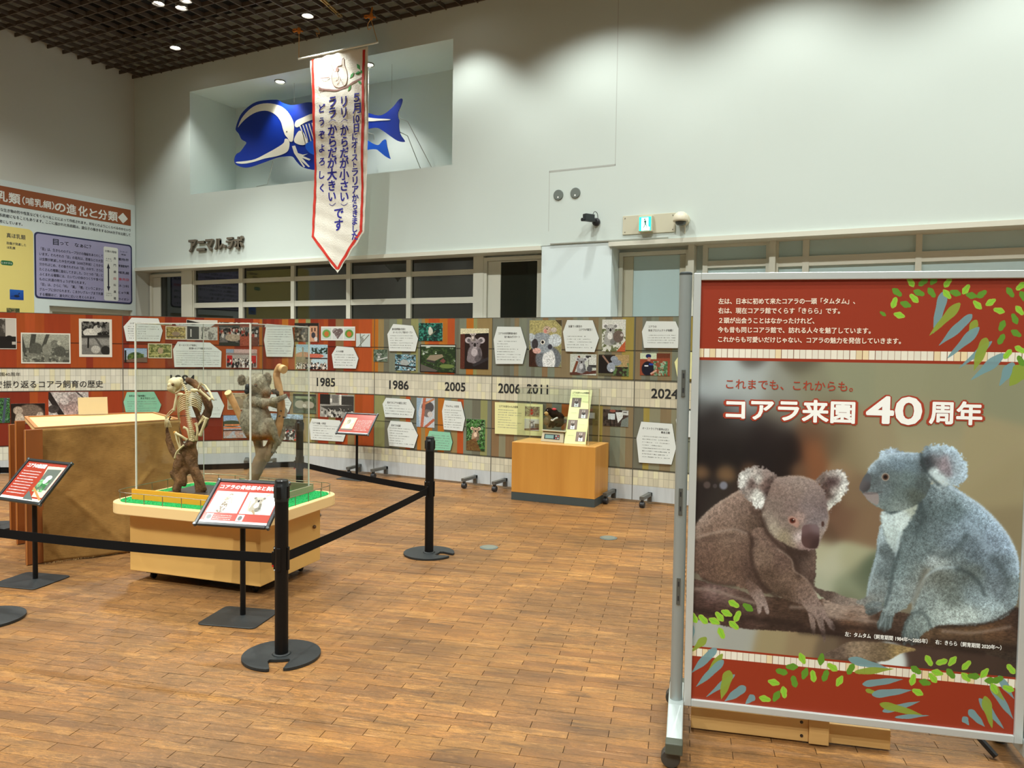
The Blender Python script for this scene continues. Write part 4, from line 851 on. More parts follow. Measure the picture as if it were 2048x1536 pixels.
    bc = cc([(60, 610, (150, 122, 108), 12), (120, 530, (150, 124, 112), 13), (200, 460, (148, 120, 108), 13), (300, 400, (140, 112, 100), 13), (260, 480, (122, 96, 84), 0), (180, 560, (112, 86, 74), 0), (340, 480, (108, 84, 74), 0), (400, 560, (80, 60, 50), 0),
             (120, 660, (104, 78, 66), 0), (250, 640, (118, 92, 78), 16), (330, 620, (120, 94, 82), 12), (150, 740, (86, 62, 52), 0), (260, 720, (98, 74, 62), 0), (350, 720, (90, 66, 56), 0), (100, 820, (84, 60, 50), 0), (240, 820, (86, 62, 50), 0), (300, 890, (96, 70, 58), 0), (380, 840, (62, 44, 38), 0),
             (600, 760, (48, 34, 30), 0), (700, 780, (62, 46, 40), 0), (740, 880, (64, 48, 42), 0), (500, 560, (60, 44, 38), 0)], 22)
    lay(body, fur(bc, .55, .62, 20))
    foot = mask([(370, 900), (450, 950), (490, 1030), (508, 1100), (492, 1112), (470, 1062), (458, 1102), (440, 1106), (425, 1040), (385, 980)], 1, 1); lay(foot, fur(cc([(400, 930, (84, 62, 54), 0), (450, 1020, (124, 100, 92), 0), (490, 1090, (132, 110, 104), 0)], 14), .5, .6, 24))
    far = mask([(640, 720), (720, 725), (785, 725), (785, 860), (770, 930), (830, 965), (900, 980), (960, 1005), (1060, 1030), (1060, 1060), (960, 1060), (900, 1045), (830, 1010), (760, 955), (690, 900)], 1, 2)
    lay(far, fur(cc([(700, 760, (52, 38, 34), 0), (760, 800, (84, 64, 56), 0), (740, 900, (70, 52, 46), 0), (850, 985, (72, 56, 50), 0), (950, 1030, (112, 94, 86), 0), (1050, 1045, (128, 110, 100), 0)], 14), .5, .6, 25))
    arm = mask([(400, 640), (430, 590), (520, 610), (600, 700), (650, 790), (665, 850), (720, 890), (790, 985), (830, 1060), (862, 1120), (908, 1185), (900, 1212), (872, 1192), (838, 1145), (850, 1230), (845, 1282), (830, 1250), (805, 1180), (785, 1130), (790, 1200), (775, 1237), (757, 1180), (742, 1110), (715, 1060), (640, 1035), (560, 1000), (480, 940), (430, 880), (405, 800)], 1, 2)
    lay(arm, fur(cc([(450, 640, (102, 78, 68), 0), (560, 680, (96, 72, 64), 0), (470, 760, (104, 80, 68), 0), (600, 800, (84, 62, 54), 0), (500, 880, (76, 56, 46), 0), (640, 900, (98, 74, 62), 0), (600, 990, (70, 52, 42), 0), (720, 980, (106, 82, 72), 0), (780, 1060, (120, 96, 88), 0), (770, 1160, (112, 90, 82), 0), (840, 1130, (116, 94, 88), 0), (845, 1240, (84, 66, 60), 0), (890, 1195, (96, 78, 74), 0)], 16), .55, .62, 22))
    for P in ([(330, 270), (370, 235), (430, 222), (490, 235), (545, 270), (575, 330), (560, 400), (530, 450), (500, 482), (430, 468), (398, 430), (350, 390), (322, 330)], [(785, 310), (830, 265), (890, 243), (950, 248), (978, 290), (982, 350), (950, 410), (905, 450), (865, 488), (850, 430), (840, 380), (815, 330)]):
        lay(mask(P, 1, 7, freq=.28), (120, 104, 100))
    earL = cc([(350, 300, (196, 186, 180), 9), (370, 250, (170, 158, 152), 9), (430, 235, (150, 134, 128), 10), (500, 250, (120, 100, 94), 10), (400, 320, (84, 64, 60), 8), (440, 300, (176, 164, 156), 7), (480, 330, (96, 74, 68), 9), (380, 380, (120, 104, 98), 8), (430, 400, (200, 190, 182), 9), (460, 450, (206, 196, 190), 9), (520, 350, (54, 38, 36), 11), (530, 420, (50, 36, 34), 10), (560, 320, (96, 76, 70), 9)], 9)
    lay(mask([(330, 270), (370, 235), (430, 222), (490, 235), (545, 270), (575, 330), (560, 400), (530, 450), (500, 482), (430, 468), (398, 430), (350, 390), (322, 330)], 1, 6, freq=.3, seed=4), fur(earL, .6, .5, 40))
    earR = cc([(830, 290, (100, 82, 76), 8), (890, 256, (150, 134, 128), 8), (945, 262, (196, 184, 178), 8), (965, 320, (200, 190, 184), 8), (940, 390, (196, 186, 178), 8), (890, 440, (196, 188, 180), 8), (870, 470, (180, 170, 160), 8), (880, 320, (60, 42, 42), 9), (850, 350, (66, 48, 44), 8), (900, 360, (150, 134, 128), 7), (920, 300, (90, 72, 70), 7), (865, 410, (70, 52, 48), 8)], 8)
    lay(mask([(785, 310), (830, 265), (890, 243), (950, 248), (978, 290), (982, 350), (950, 410), (905, 450), (865, 488), (850, 430), (840, 380), (815, 330)], 1, 6, freq=.3, seed=5), fur(earR, .6, .5, 41))
    head = mask([(560, 290), (640, 277), (720, 283), (795, 312), (842, 380), (856, 450), (866, 540), (852, 600), (822, 660), (800, 715), (730, 725), (660, 715), (590, 680), (520, 635), (482, 580), (465, 520), (470, 460), (505, 380), (525, 320)], 1, 3)
    hc = cc([(600, 300, (140, 116, 108), 0), (700, 300, (138, 116, 108), 0), (780, 330, (128, 106, 100), 0), (560, 360, (116, 92, 84), 0), (660, 370, (122, 100, 92), 0), (780, 400, (118, 98, 94), 0), (840, 450, (100, 82, 80), 0), (540, 450, (112, 92, 84), 0), (640, 450, (112, 90, 84), 0), (740, 480, (112, 94, 92), 0), (820, 520, (110, 94, 94), 0),
             (500, 540, (138, 118, 106), 11), (540, 600, (146, 128, 112), 12), (600, 640, (132, 114, 92), 12), (600, 560, (112, 92, 84), 11), (650, 600, (112, 92, 84), 10), (680, 650, (184, 160, 158), 9), (640, 690, (120, 100, 84), 11), (700, 700, (128, 100, 96), 8), (690, 520, (150, 118, 108), 8), (850, 570, (140, 122, 116), 8), (835, 640, (128, 108, 100), 8)], 15)
    lay(head, fur(hc, .42, .7, 21))
    lay(mask([(622, 530), (645, 520), (670, 530), (690, 560), (680, 590), (650, 575), (628, 560)], 2), (166, 118, 104), .8)
    lay(mask([(632, 540), (648, 531), (664, 540), (666, 556), (650, 564), (636, 558)], 1), (74, 30, 22)); lay(mask([(641, 543), (650, 541), (657, 549), (648, 555)], 1), (24, 12, 12)); lay(mask([(654, 538), (659, 540), (657, 545), (653, 543)], 0), (200, 180, 170))
    lay(mask([(824, 556), (836, 552), (842, 568), (834, 584), (825, 578)], 1), (60, 38, 34))
    lay(mask([(708, 590), (728, 573), (780, 570), (808, 588), (812, 640), (804, 700), (780, 717), (730, 710), (706, 680), (704, 640)], 1), cc([(730, 600, (92, 66, 66), 0), (780, 590, (104, 82, 84), 0), (760, 640, (64, 42, 42), 0), (720, 680, (70, 46, 44), 0), (790, 690, (50, 32, 32), 0)], 9))
    # ---- grey animal, right
    lay(mask([(1170, 165), (1185, 128), (1240, 110), (1300, 122), (1330, 150), (1240, 160), (1180, 178)], 1, 5), fur(cc([(1180, 140, (170, 182, 196), 0), (1240, 125, (160, 172, 188), 0), (1300, 140, (120, 130, 142), 0)], 8), .4))
    farm = mask([(1190, 560), (1165, 640), (1155, 740), (1130, 830), (1105, 930), (1092, 1005), (1040, 1030), (1045, 1050), (1110, 1065), (1190, 1050), (1230, 1000), (1260, 880), (1290, 740), (1270, 700), (1210, 640)], 1, 3)
    lay(farm, fur(cc([(1180, 640, (150, 160, 166), 0), (1220, 720, (80, 88, 90), 0), (1150, 800, (120, 130, 134), 0), (1200, 850, (84, 92, 94), 0), (1130, 930, (128, 136, 138), 0), (1180, 950, (100, 106, 106), 0), (1070, 1035, (112, 108, 104), 0), (1150, 1030, (112, 114, 112), 0)], 13), .5, .55, 26))
    gb = mask([(1190, 500), (1300, 440), (1400, 420), (1480, 330), (1600, 330), (1700, 395), (1800, 465), (1890, 555), (1960, 650), (2008, 750), (2020, 850), (2016, 960), (1998, 1060), (1930, 1130), (1830, 1165), (1700, 1180), (1560, 1180), (1490, 1200), (1425, 1245), (1400, 1290), (1350, 1290), (1312, 1265), (1322, 1180), (1362, 1110), (1372, 1035), (1330, 1080), (1270, 1110), (1250, 1165), (1225, 1215), (1210, 1190), (1195, 1215), (1165, 1200), (1158, 1170), (1180, 1130), (1195, 1080), (1215, 980), (1240, 860), (1275, 740), (1240, 690), (1200, 620)], 1, 3)
    gc = cc([(1450, 380, (92, 102, 106), 0), (1560, 380, (120, 130, 136), 0), (1620, 350, (150, 164, 176), 10), (1700, 420, (156, 170, 184), 12), (1800, 500, (156, 172, 190), 13), (1890, 590, (156, 172, 192), 13), (1960, 700, (156, 172, 194), 13), (2000, 820, (140, 154, 168), 12), (1420, 480, (60, 68, 70), 0), (1500, 480, (78, 88, 90), 0), (1620, 480, (84, 96, 100), 0), (1740, 560, (120, 134, 148), 0),
             (1850, 680, (118, 130, 146), 0), (1400, 600, (80, 90, 92), 0), (1520, 600, (90, 100, 104), 0), (1640, 640, (112, 124, 134), 0), (1740, 720, (86, 96, 104), 0), (1900, 800, (92, 102, 110), 0), (1340, 700, (88, 98, 100), 0), (1420, 740, (96, 106, 108), 0), (1500, 790, (168, 172, 172), 12), (1560, 800, (150, 154, 152), 11), (1620, 780, (100, 108, 110), 0), (1300, 840, (100, 112, 114), 0), (1380, 860, (104, 112, 112), 0),
             (1440, 880, (100, 100, 94), 0), (1280, 960, (116, 126, 128), 0), (1360, 960, (128, 132, 130), 0), (1260, 1050, (122, 130, 130), 0), (1210, 1150, (70, 76, 76), 10), (1180, 1190, (64, 70, 70), 9), (1550, 900, (88, 90, 84), 0), (1700, 880, (80, 86, 84), 0), (1480, 1000, (124, 130, 128), 0), (1400, 1060, (120, 128, 128), 0), (1600, 1000, (96, 102, 98), 0), (1750, 980, (112, 122, 126), 0), (1800, 1020, (150, 162, 168), 12), (1860, 1060, (144, 156, 162), 11),
             (1900, 960, (90, 98, 104), 0), (1980, 980, (120, 130, 134), 0), (1550, 1120, (164, 170, 166), 0), (1700, 1140, (166, 172, 168), 0), (1850, 1120, (150, 158, 158), 0), (1400, 1170, (104, 112, 110), 0), (1350, 1250, (96, 104, 102), 0), (1480, 1160, (130, 138, 134), 0)], 19)
    lay(gb, fur(gc, .6, .6, 23))
    lay(mask([(1372, 1035), (1420, 920), (1470, 830), (1480, 860), (1430, 950), (1395, 1040), (1372, 1100)], 2, 2), (136, 132, 120), .55)
    for (a0, b0, a1, b1) in ((1192, 1110, 1172, 1200), (1215, 1140, 1205, 1215), (1245, 1130, 1238, 1190), (1100, 1070, 1180, 1050), (1100, 1100, 1165, 1085), (1330, 1230, 1325, 1290), (1365, 1235, 1372, 1292), (1400, 1225, 1410, 1285)):
        p0, p1 = c(a0, b0), c(a1, b1); dx, dy = p1[0] - p0[0], p1[1] - p0[1]; t_ = np.clip(((X - p0[0]) * dx + (Y - p0[1]) * dy) / (dx * dx + dy * dy), 0, 1); d = np.hypot(X - p0[0] - t_ * dx, Y - p0[1] - t_ * dy)
        lay((ALL, np.clip(4.2 - d, 0, 1)), (72, 80, 80), .8); lay((ALL, np.clip(2.2 - d, 0, 1)), (112, 120, 122), .6)
    lay(mask([(1085, 1075), (1100, 1045), (1150, 1035), (1190, 1050), (1195, 1085), (1150, 1110), (1110, 1120)], 1, 2), fur(cc([(1100, 1060, (88, 94, 94), 0), (1160, 1060, (104, 110, 112), 0), (1130, 1100, (60, 64, 64), 0)], 9), .6, .6, 28), .85)
    lay(mask([(1185, 500), (1260, 510), (1330, 470), (1400, 425), (1402, 480), (1352, 560), (1312, 620), (1292, 700), (1272, 745), (1230, 690), (1195, 600)], 2, 5), fur(cc([(1220, 530, (186, 194, 194), 0), (1300, 540, (190, 196, 194), 0), (1380, 460, (150, 152, 140), 0), (1260, 640, (176, 184, 182), 0), (1280, 710, (150, 158, 158), 0)], 12), .3, .5, 27))
    gh = mask([(1062, 335), (1075, 300), (1098, 262), (1112, 232), (1150, 190), (1210, 155), (1290, 138), (1380, 138), (1460, 150), (1490, 250), (1480, 350), (1430, 425), (1380, 462), (1300, 488), (1230, 492), (1180, 474), (1125, 440), (1085, 400), (1072, 378), (1055, 360)], 1, 2)
    ghc = cc([(1130, 215, (150, 162, 174), 9), (1200, 168, (158, 172, 186), 9), (1290, 148, (158, 172, 188), 9), (1380, 150, (150, 164, 180), 9), (1180, 230, (88, 96, 102), 0), (1280, 200, (100, 112, 122), 0), (1380, 210, (96, 108, 116), 0), (1450, 200, (60, 64, 66), 0), (1130, 300, (70, 76, 78), 9), (1170, 320, (86, 90, 92), 0), (1260, 290, (84, 92, 92), 0), (1350, 300, (88, 98, 98), 0), (1430, 320, (66, 72, 72), 0),
              (1200, 380, (92, 100, 102), 0), (1300, 400, (84, 92, 90), 0), (1380, 400, (70, 74, 68), 0), (1230, 450, (98, 106, 104), 0), (1300, 470, (120, 126, 122), 0), (1150, 455, (110, 116, 114), 8)], 13)
    lay(gh, fur(ghc, .45, .7, 29))
    lay(mask([(1100, 262), (1125, 280), (1122, 320), (1115, 355), (1085, 375), (1060, 362), (1054, 340), (1072, 298)], 1), cc([(1105, 285, (72, 72, 76), 0), (1075, 330, (82, 74, 76), 0), (1100, 350, (52, 48, 50), 0)], 8))
    lay(mask([(1080, 378), (1160, 380), (1172, 415), (1160, 452), (1120, 432), (1090, 405)], 1, 1), (136, 116, 112), .85)
    lay(mask([(1075, 372), (1120, 378), (1190, 368), (1185, 380), (1120, 390), (1078, 384)], 1), (60, 54, 56), .45)
    for r_, col in ((25, (128, 116, 106)), (18, (78, 52, 42)), (11, (16, 12, 12))):
        m_ = np.clip((r_ / 3.02 - np.hypot(X - c(1211, 284)[0], Y - c(1211, 284)[1])) + .5, 0, 1); lay((ALL, m_), col)
    EP = [(1430, 140), (1460, 100), (1520, 86), (1590, 94), (1650, 128), (1697, 180), (1712, 240), (1702, 290), (1660, 332), (1615, 335), (1560, 322), (1500, 300), (1450, 260), (1422, 200)]
    ec = cc([(1450, 130, (110, 120, 130), 8), (1520, 100, (166, 180, 194), 9), (1600, 110, (172, 186, 202), 9), (1670, 160, (172, 186, 202), 10), (1695, 240, (168, 180, 194), 9), (1660, 310, (160, 172, 184), 9), (1470, 190, (44, 46, 50), 10), (1450, 240, (52, 54, 56), 9), (1520, 180, (104, 96, 100), 9), (1570, 200, (136, 118, 124), 10), (1580, 250, (118, 104, 110), 9), (1530, 140, (120, 128, 136), 8), (1620, 180, (132, 140, 150), 9), (1640, 240, (150, 158, 168), 9), (1500, 260, (186, 192, 194), 8), (1550, 290, (190, 198, 200), 8), (1600, 320, (150, 160, 168), 8)], 9)
    lay(mask(EP, 1, 7, freq=.3, seed=6), fur(ec, .45, .5, 42))
    lay(mask([(1460, 250), (1530, 265), (1590, 310), (1580, 345), (1530, 330), (1560, 370), (1500, 330), (1470, 290)], 2, 5), (184, 190, 192), .75)
    def crease(P, w_, col, k):
        P = cat_rom([c(*p) for p in P], 6, False)
        xs = [p[0] for p in P]; ys = [p[1] for p in P]; sl = (slice(int(max(0, (min(ys) - w_ * 3 - Y0) * S)), int((max(ys) + w_ * 3 - Y0) * S)), slice(int(max(0, (min(xs) - w_ * 3 - X0) * S)), int((max(xs) + w_ * 3 - X0) * S)))
        d = np.full(X[sl].shape, 1e9); nx_ = (fbm(X[sl] * .6, Y[sl] * .6, 77, 2) - .5) * 3
        for p0, p1 in zip(P, P[1:]):
            dx, dy = p1 - p0; t_ = np.clip(((X[sl] - p0[0]) * dx + (Y[sl] - p0[1]) * dy) / (dx * dx + dy * dy + 1e-9), 0, 1); d = np.minimum(d, np.hypot(X[sl] - p0[0] - t_ * dx, Y[sl] - p0[1] - t_ * dy))
        lay((sl, np.exp(-((d + nx_) / w_) ** 2)), col, k)
    DKB, LTB, DKG, LTG = (44, 30, 26), (158, 132, 118), (44, 52, 54), (176, 186, 192)
    for P, w_, k_, kk_ in (([(405, 660), (400, 760), (430, 870), (480, 950), (560, 1010)], 5, DKB, .75), ([(330, 600), (390, 630), (410, 700)], 4, DKB, .5), ([(70, 650), (180, 620), (300, 600), (370, 625)], 3, LTB, .45), ([(60, 680), (180, 652), (300, 634)], 5, DKB, .3), ([(470, 540), (500, 620), (560, 690), (640, 735), (730, 745)], 6, DKB, .75),
        ([(620, 740), (670, 800), (690, 880)], 6, DKB, .7), ([(470, 480), (440, 500), (400, 480)], 5, DKB, .5), ([(90, 545), (160, 476), (250, 415), (330, 372)], 2.5, LTB, .6), ([(860, 470), (868, 540), (852, 600)], 2, LTB, .5), ([(560, 288), (640, 279), (720, 285), (790, 312)], 2, LTB, .5), ([(110, 900), (200, 928), (300, 938)], 4, DKB, .6), ([(560, 720), (640, 780), (660, 850), (730, 900), (800, 1000)], 2, LTB, .35)):
        crease(P, w_, k_, kk_)
    for P, w_, k_, kk_ in (([(1372, 1040), (1410, 960), (1460, 880), (1540, 835), (1640, 830)], 3, LTG, .5), ([(1640, 835), (1720, 870), (1780, 930), (1810, 1000)], 5, DKG, .55), ([(1450, 850), (1420, 930), (1380, 1030)], 6, (84, 78, 68), .5), ([(1290, 740), (1255, 860), (1235, 980), (1210, 1060)], 5, DKG, .6), ([(1420, 440), (1440, 520), (1400, 620)], 7, DKG, .5),
        ([(1480, 730), (1560, 760), (1640, 720), (1700, 640)], 7, DKG, .5), ([(1600, 345), (1700, 402), (1800, 472), (1890, 562), (1958, 655), (2002, 760), (2012, 860)], 3.2, (184, 196, 212), .7), ([(1850, 760), (1920, 840), (1960, 940)], 7, DKG, .4), ([(1300, 620), (1285, 700), (1270, 760)], 2.5, LTG, .5), ([(1100, 1000), (1120, 900), (1160, 760), (1175, 640)], 2.5, (150, 162, 170), .6),
        ([(1310, 1270), (1330, 1180), (1370, 1110), (1440, 1110), (1490, 1195)], 4, DKG, .5), ([(1240, 1000), (1220, 1100), (1180, 1180)], 2.5, (140, 150, 154), .5), ([(1520, 1190), (1700, 1180), (1850, 1160), (1990, 1080)], 4, (30, 24, 22), .7), ([(1430, 150), (1440, 210), (1470, 270), (1530, 330)], 4, DKG, .7), ([(1110, 232), (1150, 190), (1210, 156), (1290, 140), (1380, 140)], 2, (176, 188, 202), .7), ([(1700, 560), (1780, 640), (1840, 740)], 8, (150, 164, 180), .4)):
        crease(P, w_, k_, kk_)
    for P in ([(60, 960), (160, 965), (300, 1010), (420, 1045)], [(640, 1070), (820, 1075), (960, 1075), (1080, 1085)], [(860, 1120), (1000, 1140), (1150, 1160)], [(1560, 1215), (1750, 1225), (1960, 1190)]): crease(P, 4, (142, 118, 106), .5)
    for P in ([(40, 1080), (250, 1120), (500, 1150), (700, 1180)], [(700, 1215), (900, 1235), (1200, 1262), (1500, 1300), (1800, 1345)], [(900, 1190), (1100, 1200), (1280, 1240)], [(1500, 1270), (1800, 1300), (2000, 1320)]): crease(P, 7, (24, 16, 15), .6)
    # ---- printed bands in the poster's own millimetres
    ax, az = SF.px(1700, 1000); P0 = plane_pt(1370, 700, SF.O, SF.n)
    TX, TZ = 1060, 1500
    gz, gx = np.mgrid[0:TZ, 0:TX].astype(float); lx = FRW + (gx + .5) / TX * (PWID - 2 * FRW); lz = PB1 - FRW - (gz + .5) / TZ * (PB1 - PB0 - 2 * FRW)
    Wp = SF.O + SF.u * lx[..., None] + SF.v * lz[..., None]; q = (Wp - CAM) @ R.T
    ux = CX + FPX * q[..., 0] / -q[..., 2]; uy = CY - FPX * q[..., 1] / -q[..., 2]
    ix = np.clip((ux - X0) * S, 0, W_ - 2); iy = np.clip((uy - Y0) * S, 0, H_ - 2); i0 = ix.astype(int); j0 = iy.astype(int); fx = (ix - i0)[..., None]; fy = (iy - j0)[..., None]
    img = np.clip(img, 0, 1) ** .90 * np.array([1.03, 1.10, 1.12])
    tex = (img[j0, i0] * (1 - fx) + img[j0, i0 + 1] * fx) * (1 - fy) + (img[j0 + 1, i0] * (1 - fx) + img[j0 + 1, i0 + 1] * fx) * fy
    RED = C8((146, 50, 26)); zt = {}
    for nm, y in (('a', 697), ('b', 714.5), ('c', 720), ('d', 1292.5), ('e', 1296), ('f', 1312)): zt[nm] = SF.px(1392, y)[1]
    mk = (lz > zt['c']) | (lz < zt['d']); tex[mk] = RED
    rs = np.random.RandomState(5); tw = .0232; ti = np.floor(lx / tw).astype(int); T = rs.rand(100); fr_ = lx / tw - ti
    col = np.where((T[ti] > .86)[..., None], C8((226, 208, 168)), C8((226, 222, 206))) * (1 + (T[(ti * 7) % 100][..., None] - .5) * .05)
    for zhi, zlo in ((zt['a'], zt['b']), (zt['e'], zt['f'])):
        mk = (lz < zhi) & (lz > zlo) & (fr_ > .06); tex[mk] = col[mk]
        mk = (lz < zhi) & (lz > zlo) & (fr_ <= .06); tex[mk] = C8((110, 60, 40))
    # ---- leaves, drawn in picture units of the print
    def leaf(x, y, ang, L, w_, col, edge=None, k=1.0, drop=0.0):
        ca, sa = math.cos(math.radians(ang)), math.sin(math.radians(ang)); lc_ = SF.px(x, y)
        ci = (lc_[0] - FRW) / (PWID - 2 * FRW) * TX; cj = (PB1 - FRW - lc_[1]) / (PB1 - PB0 - 2 * FRW) * TZ; rr_ = L * 1.25 + 4
        sl = (slice(max(0, int(cj - rr_)), max(0, int(cj + rr_))), slice(max(0, int(ci - rr_)), max(0, int(ci + rr_))))
        T_ = tex[sl]
        if not T_.size: return
        dx, dy = ux[sl] - x, uy[sl] - y
        s_ = (dx * ca + dy * sa) / (L / 2); t_ = (-dx * sa + dy * ca) / (w_ / 2)
        prof = np.clip(1 - s_ ** 2, 0, 1) ** .62 * (1 - drop * (s_ + .2)); prof = prof * (1 + .12 * np.sin(s_ * 5 + x))
        m_ = (np.abs(t_) < prof) & (np.abs(s_) < 1); bb = (m_.astype(float) * k)[..., None]
        T_[:] = T_ * (1 - bb) + C8(col) * bb
        if edge is not None:
            m2 = m_ & (np.abs(t_) > prof - .22); T_[m2] = T_[m2] * .5 + C8(edge) * .5
            m3 = m_ & (np.abs(t_) < .07); T_[m3] = T_[m3] * .75 + C8((60, 110, 30)) * .25
    def long(x0, y0, x1, y1, w_, col, k=.95):
        L = math.hypot(x1 - x0, y1 - y0); leaf((x0 + x1) / 2, (y0 + y1) / 2, math.degrees(math.atan2(y1 - y0, x1 - x0)), L * 1.04, w_, col, None, k, drop=.55)
    br, dk, BL, OL = (138, 196, 56), (92, 142, 42), (112, 150, 156), (134, 154, 56)
    K = 5.885; q_ = lambda x, y: (1700 + x / K, 540 + y / K)
    for x0, y0, x1, y1, w_, cl in [(1110, 260, 985, 740, 120, BL), (1290, 395, 940, 765, 105, OL), (1430, 530, 1050, 885, 110, BL), (1490, 590, 1390, 780, 90, OL), (1515, 680, 1150, 1035, 105, BL), (1665, 845, 1290, 1150, 75, BL), (1605, 805, 1460, 1180, 125, OL), (1810, 990, 1430, 1290, 115, BL), (1925, 1095, 1760, 1360, 130, BL), (2050, 1140, 1880, 1360, 190, OL)]:
        a_, b_ = q_(x0, y0), q_(x1, y1); long(a_[0], a_[1], b_[0], b_[1], w_ / K, cl)
    for x, y, an, t_ in [(715, 140, 60, 1), (862, 140, -40, 0), (988, 118, -55, 0), (1150, 148, -55, 1), (553, 262, 38, 0), (812, 268, 20, 0), (755, 335, 45, 1), (960, 265, 55, 0), (520, 385, -70, 1), (655, 405, 20, 0), (580, 532, 15, 1), (1140, 285, 50, 1), (1240, 270, 15, 0), (1365, 228, -55, 1), (1430, 300, 10, 0), (1550, 285, -35, 0), (1500, 412, 45, 1), (1655, 380, -30, 1), (1755, 478, 15, 1), (1885, 262, 55, 0), (2010, 190, -40, 1), (1995, 475, 50, 1), (1940, 575, 65, 0), (1790, 655, -65, 0), (1955, 745, 30, 0), (1780, 815, -60, 0), (2000, 935, 30, 1), (1855, 990, -50, 1), (2010, 1070, 60, 0), (2038, 310, 60, 0)]:
        a_ = q_(x, y); leaf(a_[0], a_[1], an, 24, 12.5, br if t_ else dk, (190, 170, 90) if t_ else None)
    a_ = q_(388, 515); leaf(a_[0], a_[1], 35, 15, 7, dk)
    K = 2.813; q_ = lambda x, y: (1320 + x / K, 1180 + y / K)
    for x0, y0, x1, y1, w_, cl in [(185, 200, 180, 290, 22, BL), (260, 268, 180, 345, 42, OL), (315, 330, 178, 465, 50, BL), (350, 362, 235, 525, 38, OL), (355, 398, 205, 542, 46, BL), (418, 478, 262, 600, 34, BL), (390, 455, 345, 612, 60, OL), (480, 545, 365, 625, 52, BL), (530, 594, 482, 640, 40, BL), (1063, 388, 1295, 448, 46, BL), (1098, 462, 1312, 444, 38, OL), (1143, 530, 1362, 503, 42, BL), (1158, 562, 1240, 590, 26, OL), (1196, 588, 1412, 564, 46, BL), (1255, 682, 1458, 628, 36, BL), (1240, 642, 1475, 704, 44, OL), (1325, 716, 1512, 706, 24, BL), (1862, 530, 1985, 722, 48, BL), (1865, 535, 1935, 620, 40, OL), (1905, 485, 1990, 610, 42, BL), (1797, 612, 1932, 778, 44, BL), (1828, 600, 1868, 775, 52, OL), (1738, 676, 1826, 768, 44, BL), (1705, 714, 1738, 760, 36, BL)]:
        a_, b_ = q_(x0, y0), q_(x1, y1); long(a_[0], a_[1], b_[0], b_[1], w_ / K, cl)
    for x, y, an, t_ in [(415, 78, 30, 1), (495, 98, 35, 0), (375, 130, 25, 1), (335, 150, 50, 1), (435, 148, -65, 1), (305, 175, 25, 1), (243, 165, 45, 1), (415, 198, 40, 1), (345, 243, 65, 1), (190, 155, 60, 1), (800, 385, 65, 1), (907, 390, -80, 0), (742, 432, 0, 0), (970, 435, 35, 1), (1073, 445, -60, 0), (685, 460, 15, 0), (815, 470, -70, 0), (862, 485, 80, 1), (930, 482, -70, 0), (1010, 512, -60, 1), (640, 520, 15, 1), (755, 515, 75, 0), (697, 575, 80, 1), (655, 597, -60, 0), (590, 612, 15, 1), (1512, 397, 60, 1), (1585, 405, -15, 1), (1645, 400, -50, 1), (1723, 424, -45, 1), (1440, 450, 35, 0), (1560, 465, 15, 1), (1635, 470, 50, 0), (1825, 468, -50, 1), (1720, 490, 45, 1), (1765, 485, 5, 0), (1535, 495, 50, 1), (1422, 505, -75, 1), (1490, 520, 15, 0), (1860, 510, 0, 0), (1900, 505, -25, 0), (1450, 575, 25, 1), (1960, 555, 20, 1), (1880, 555, 60, 1), (1975, 445, 50, 1)]:
        a_ = q_(x, y); leaf(a_[0], a_[1], an, 25, 13, br if t_ else dk, (190, 170, 90) if t_ else None)
    return tex
st = thing('poster_stand', 'large wheeled board with a poster of two koalas, one brown, one grey', 'poster stand', SF.w(PWID / 2, 0, 0))
mb = MB(SF); mb.quad([(FRW, PB0 + FRW, .0), (PWID - FRW, PB0 + FRW, .0), (PWID - FRW, PB1 - FRW, .0), (FRW, PB1 - FRW, .0)])
poster = mb.build('poster', image_mat('print_poster', paint_poster(), .42, .45), st); poster['label'] = 'printed poster of a brown and a grey koala on a log'
mb = MB(SF); mb.box((.004, PB0 + .004, -.026), (PWID - .004, PB1 - .004, -.002)); mb.build('board', M_BOARD, st)
for nm, a_, b_ in (('frame_bar', (0, PB0, -.03), (FRW, PB1, .012)), ('frame_bar', (PWID - FRW, PB0, -.03), (PWID, PB1, .012)), ('frame_bar', (FRW, PB0, -.03), (PWID - FRW, PB0 + FRW, .012)), ('frame_bar', (FRW, PB1 - FRW, -.03), (PWID - FRW, PB1, .012))):
    mb = MB(SF); mb.box(a_, b_); bevel(mb.build(nm, M_ALU, st), .003, 2)
M_POLE = mat('pole_grey', (150, 158, 156), .38, .35)
M_FOOTW = mat('foot_silver', (190, 200, 198), .4, .5)
